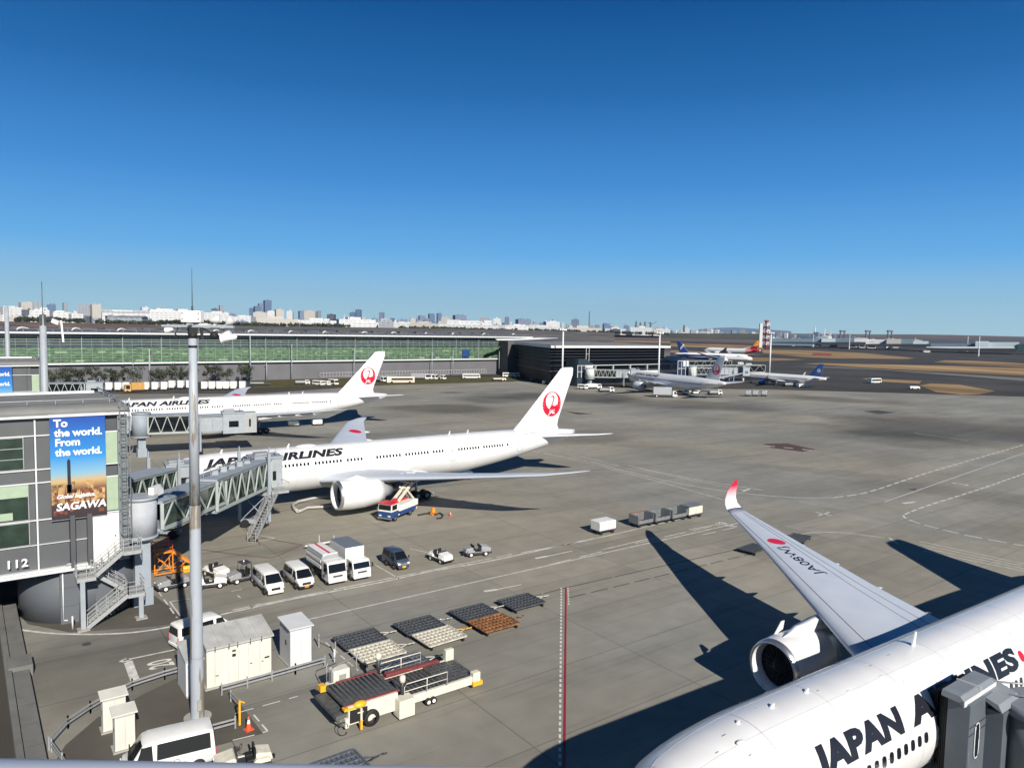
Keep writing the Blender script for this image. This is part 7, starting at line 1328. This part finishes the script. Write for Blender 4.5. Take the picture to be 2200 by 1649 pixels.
stick('broadcast_tower', 'tall thin broadcast tower with a round deck', 'tower', 1266.5, 668, 7000, 6, RW, 'sphere'); stick('harbour_crane', 'dark crane beside the three chimneys', 'crane', 1398, 692, L2, 6, RW, 'crane'); stick('chimney', 'dark lone chimney left of the radar tower', 'chimney', 1470, 698, L2, 6, RW)
for i, px in enumerate((1806, 1861, 1908)): stick('gantry_crane', ('dark gantry crane, leftmost of three on the horizon', 'dark gantry crane, middle of three on the horizon', 'dark gantry crane, rightmost of three on the horizon')[i], 'crane', px, 711, 2600, 3, RW, 'gate')
stick('bridge_pylon', 'white bridge pylon, taller one on the right horizon', 'pylon', 1751, 702, 4200, 5, TRIM); stick('bridge_pylon', 'white bridge pylon, shorter one on the right horizon', 'pylon', 1772, 705, 4200, 4, TRIM)
# radar tower
p = RD(1647, 694, 1300); t = thing('radar_tower', 'red and white lattice radar tower at the right', 'tower', (p.x, p.y, 0)); h_ = p.z; rwm = [mat('signal red', (.25, .05, .045), .6), TRIM]; mb = MB()
for i in range(8):
    z0, z1 = h_*i/8, h_*(i+1)/8; w = 3.4
    for a in (-1, 1):
        for b_ in (-1, 1): mb.bar((a*w, b_*w, z0), (a*w, b_*w, z1), 1.1, mi=i % 2)
    for a in (-1, 1): mb.bar((a*w, -w, z0), (a*w, w, z1), .8, mi=i % 2); mb.bar((-w, a*w, z0), (w, a*w, z1), .8, mi=i % 2)
    mb.bx(-w, w, -w, w, z1-.8, z1, i % 2)
ob('lattice', mb, rwm, t); mb = MB(); mb.bx(-2, 2, -2, 2, h_, h_+4); mb.bx(-5, 5, -1, 1, h_+3, h_+5); ob('radar_antenna', mb, rwm[0], t)
# far terminal at right
t = thing('remote_terminal', 'long low remote terminal with dark roof line at the right horizon', 'building', (0, 0, 0)); 
def seg(nm, px0, px1, yt, yb, dist, m, dep=40): 
    a, b_ = RD(px0, yt, dist), RD(px1, yt, dist); c = RD((px0+px1)/2, yb, dist); d = (b_-a).normalized(); n = Vector((-d.y, d.x, 0))*dep; n = n if n.dot(a) > 0 else -n; mb = MB(); zb = max(0, c.z); mb.add([(a.x, a.y, zb), (b_.x, b_.y, zb), (b_.x, b_.y, b_.z), (a.x, a.y, a.z)]+[(a.x+n.x, a.y+n.y, zb), (b_.x+n.x, b_.y+n.y, zb), (b_.x+n.x, b_.y+n.y, b_.z), (a.x+n.x, a.y+n.y, a.z)], [(0, 1, 2, 3), (4, 7, 6, 5), (3, 2, 6, 7), (0, 3, 7, 4), (1, 5, 6, 2), (0, 4, 5, 1)]); return ob(nm, mb, m, t)
BLK = mat('roof black', (.025, .028, .032), .6); SBL = mat('slate blue wall', (.13, .19, .24), .6, var=.1, scale=.02); PBL = mat('pale blue wall', (.42, .52, .55), .6, var=.1, scale=.02); CW2 = CM['w']
seg('wall', 1640, 1765, 727, 742, 1500, SBL); seg('wall', 1765, 1795, 727, 735, 1490, PBL); seg('wall', 1795, 1840, 726, 738, 1500, SBL); seg('wall', 1836, 1862, 726, 742, 1450, CW2); seg('wall', 1862, 1905, 729, 740, 1460, CW2); seg('wall', 1905, 1936, 728, 743, 1440, CM['c']); seg('wall', 1936, 1965, 728, 744, 1480, SBL); seg('wall', 1962, 1995, 733, 744, 1400, PBL); seg('wall', 1990, 2040, 738, 746, 1400, SBL); seg('wall', 2040, 2120, 738, 748, 1400, SBL); seg('wall', 2096, 2125, 733, 748, 1380, PBL); seg('wall', 2120, 2190, 735, 752, 1390, PBL); seg('wall', 2186, 2230, 739, 757, 1380, mat('dark teal wall', (.03, .06, .065), .6))
seg('roof', 1640, 1860, 735, 739, 1420, BLK); seg('roof', 1860, 2000, 739, 745, 1380, BLK); seg('roof', 1990, 2180, 745, 749, 1330, TRIM); seg('roof', 1990, 2184, 748, 754, 1325, BLK)
for i, (px, y) in enumerate(((1700, 742), (1752, 743), (1790, 745), (1832, 745), (1850, 746), (1872, 747), (1905, 748), (2070, 753), (1730, 744), (1922, 746))):
    x, yy = atpx(px, y); x *= .97; yy *= .97; small_vehicle('service_vehicle', 'tiny white vehicle, %s of those parked along the remote terminal' % nth(i), 'vehicle', x, yy, rnd.uniform(0, 3), 14, 6, 7, WHITE2, group='tiny vehicles along the remote terminal')
for i, (px, yt, d) in enumerate(((1826, 718, 1400), (2105, 722, 1150), (2080, 722, 1500), (1748, 718, 1500))): stick('far_pole', ('thin far light pole left of the cranes', 'tallest thin far pole at the right', 'thin far pole left of the tallest', 'thin far pole near the white pylons')[i], 'pole', px, yt, d, .8, TRIM)
# the air itself
mb = MB(); mb.bx(-9700, 9700, -9700, 9700, -6, 420); hz = ob('haze', mb, MATS['bridge grey paint'], None, kind='stuff', label='thin blue haze over the airfield and city', category='haze'); HZM = bpy.data.materials.new('haze'); HZM.use_nodes = True; _n2 = HZM.node_tree.nodes; _n2.clear(); pv = _n2.new('ShaderNodeVolumePrincipled'); pv.inputs['Color'].default_value = (.45, .68, 1, 1); pv.inputs['Density'].default_value = .000032; pv.inputs['Anisotropy'].default_value = .2; o2 = _n2.new('ShaderNodeOutputMaterial'); HZM.node_tree.links.new(pv.outputs[0], o2.inputs['Volume']); hz.data.materials.clear(); hz.data.materials.append(HZM)
# hills and far shore
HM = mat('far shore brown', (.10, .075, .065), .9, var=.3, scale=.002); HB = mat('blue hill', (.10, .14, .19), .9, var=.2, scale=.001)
def ridge(nm, pts, dist, m, dep=400):
    mb = MB(); F = [RD(x, y, dist) for x, y in pts]; R1 = [(p.x, p.y, -5) for p in F]; R2 = [tuple(p) for p in F]; R3 = [(p.x*(1+dep/dist), p.y*(1+dep/dist), p.z*.95) for p in F]; mb.loft([R1, R2, R3], closed=False, caps=False); struct(nm, mb, m)
ridge('far_shore', [(1650, 716), (1800, 717), (1880, 718), (1960, 718), (2040, 719), (2120, 721), (2200, 723), (2400, 728)], 6500, HM); ridge('far_shore', [(1420, 716), (1600, 716), (1660, 717)], 2600, mat('far dark woods', (.045, .05, .04), .9, var=.3, scale=.01)); ridge('hills', [(1480, 709), (1540, 704), (1580, 703), (1640, 707), (1700, 711)], 8800, HB, 500)
pxpoly('earth_bank', [(1100, 712), (1300, 715), (1640, 721), (1640, 738), (1440, 732), (1200, 729)], mat('red brown open ground', (.14, .09, .065), .9, var=.4, scale=.01), .3)
# leafy trees by the pier, and the dark belt before the warehouses
LEAF = mat('dark evergreen leaves', (.042, .055, .028), .8, var=.5, scale=.6); TRK = mat('trunk brown', (.07, .055, .04), .9, var=.2)
def tree(label, x, y, H, Wd, seed, group, kind=0):
    r = random.Random(seed); t = thing('tree', label, 'tree', (x, y, 0), r.uniform(0, 6), group); mb = MB(); lean = r.uniform(-.3, .3); mb.cyl((0, 0, 0), (lean*.5, 0, H*.5), .16, .10, n=8)
    for k in range(4): a = r.uniform(0, 6.28); mb.cyl((lean*.4, 0, H*.4), (math.cos(a)*Wd*.3, math.sin(a)*Wd*.3, H*r.uniform(.6, .8)), .07, .03, n=5)
    ob('trunk', mb, TRK, t); mb = MB(); cl = [(r.uniform(-.5, .5)*Wd*.7, r.uniform(-.5, .5)*Wd*.7, H*r.uniform(.42, .9), Wd*r.uniform(.16, .3)) for _ in range(9)]
    for cx, cy, cz, cr_ in cl:
        for _ in range(80):
            v = Vector((r.gauss(0, 1), r.gauss(0, 1), r.gauss(0, .8))).normalized()*cr_*r.uniform(.5, 1.1); s_ = r.uniform(.15, .34); a = Vector((r.gauss(0, 1), r.gauss(0, 1), r.gauss(0, 1))).normalized(); b_ = a.cross(v).normalized() if a.cross(v).length > 1e-3 else Vector((0, 0, 1)); c = Vector((cx, cy, cz))+v; mb.add([c-a*s_, c+b_*s_*.6, c+a*s_, c-b_*s_*.6], [(0, 1, 2, 3)])
    ob('crown', mb, LEAF, t, fix=False)
for i, px in enumerate([108, 128, 146, 171, 198, 222, 243, 262, 290, 333, 350, 368, 392, 412, 440, 466, 485, 516, 532]):
    p = Yp(px, 822, 328); tree('dark evergreen tree, %s from the left at the grey pier wall' % nth(i), p.x, 328-(i % 3)*1.5, 6.5+((i*37) % 10)*.22, 4.2+((i*13) % 7)*.35, i, 'evergreens along the pier wall')
def belt(lb, pts, hpx, dist, n, seed):
    r = random.Random(seed); mb = MB()
    for i in range(n):
        u = r.random()*(len(pts)-1); j = int(u); q = u-j; px = pts[j][0]*(1-q)+pts[j+1][0]*q; py = pts[j][1]*(1-q)+pts[j+1][1]*q; d = dist+r.uniform(-30, 60); c = RD(px, py, d); s_ = hpx*d/FPX*r.uniform(.45, .8)
        for _ in range(26):
            v = Vector((r.gauss(0, 1.2), r.gauss(0, 1.2), r.gauss(0, .8))).normalized()*s_*r.uniform(.4, 1); a = Vector((r.gauss(0, 1), r.gauss(0, 1), r.gauss(0, 1))).normalized()*s_*.45; b_ = a.cross(Vector((r.gauss(0, 1), r.gauss(0, 1), r.gauss(0, 1)))).normalized()*s_*.4; cc = c+v; mb.add([cc-a, cc+b_, cc+a, cc-b_], [(0, 1, 2, 3)])
    ob('woods', mb, LEAF, None, fix=False, kind='stuff', label=lb, category='woods')
mb = MB()
for mm, x0_, x1_ in ((0, -40, 340), (1, 330, 640), (2, 620, 1320)):
    XS = [x for x in np.linspace(x0_, x1_, 12)]; top = [float(np.interp(x, [0, 330, 550, 850, 1100, 1320], [690, 697, 700, 704, 708, 714])) for x in XS]
    R1 = [tuple(RD(x, 708+x*.006, 560).xy)+(0,) for x in XS]; R2 = [tuple(RD(x, t_+5, 900)) for x, t_ in zip(XS, top)]; R3 = [tuple(RD(x, t_, 1080)) for x, t_ in zip(XS, top)]; R4 = [(a_*1.1, b_*1.1, 0) for a_, b_, c_ in R3]
    mb = MB(); mb.loft([R1, R2, R3, R4], closed=False, caps=False); struct('embankment', mb, (mat('embankment red brown', (.16, .10, .07), .9, var=.5, scale=.03, stretch=(1, 1, 6)), mat('embankment olive grey', (.12, .11, .085), .9, var=.5, scale=.03), mat('embankment grey brown', (.13, .115, .10), .9, var=.5, scale=.03))[mm])
belt('dark belt of trees before the left warehouses', [(30, 687), (60, 686), (110, 686), (180, 689)], 7, 1250, 90, 1); belt('dark belt of trees before the warehouses, middle', [(205, 691), (300, 694), (370, 692), (430, 690), (520, 697), (600, 698), (680, 699), (750, 700)], 7, 1200, 300, 2); belt('dark belt of trees before the hangars', [(860, 704), (930, 706), (960, 706), (1020, 708), (1100, 711)], 7, 1150, 160, 3); belt('dark trees right of the hangars', [(1100, 706), (1200, 710), (1260, 712), (1330, 714), (1440, 717)], 5, 1400, 150, 4)
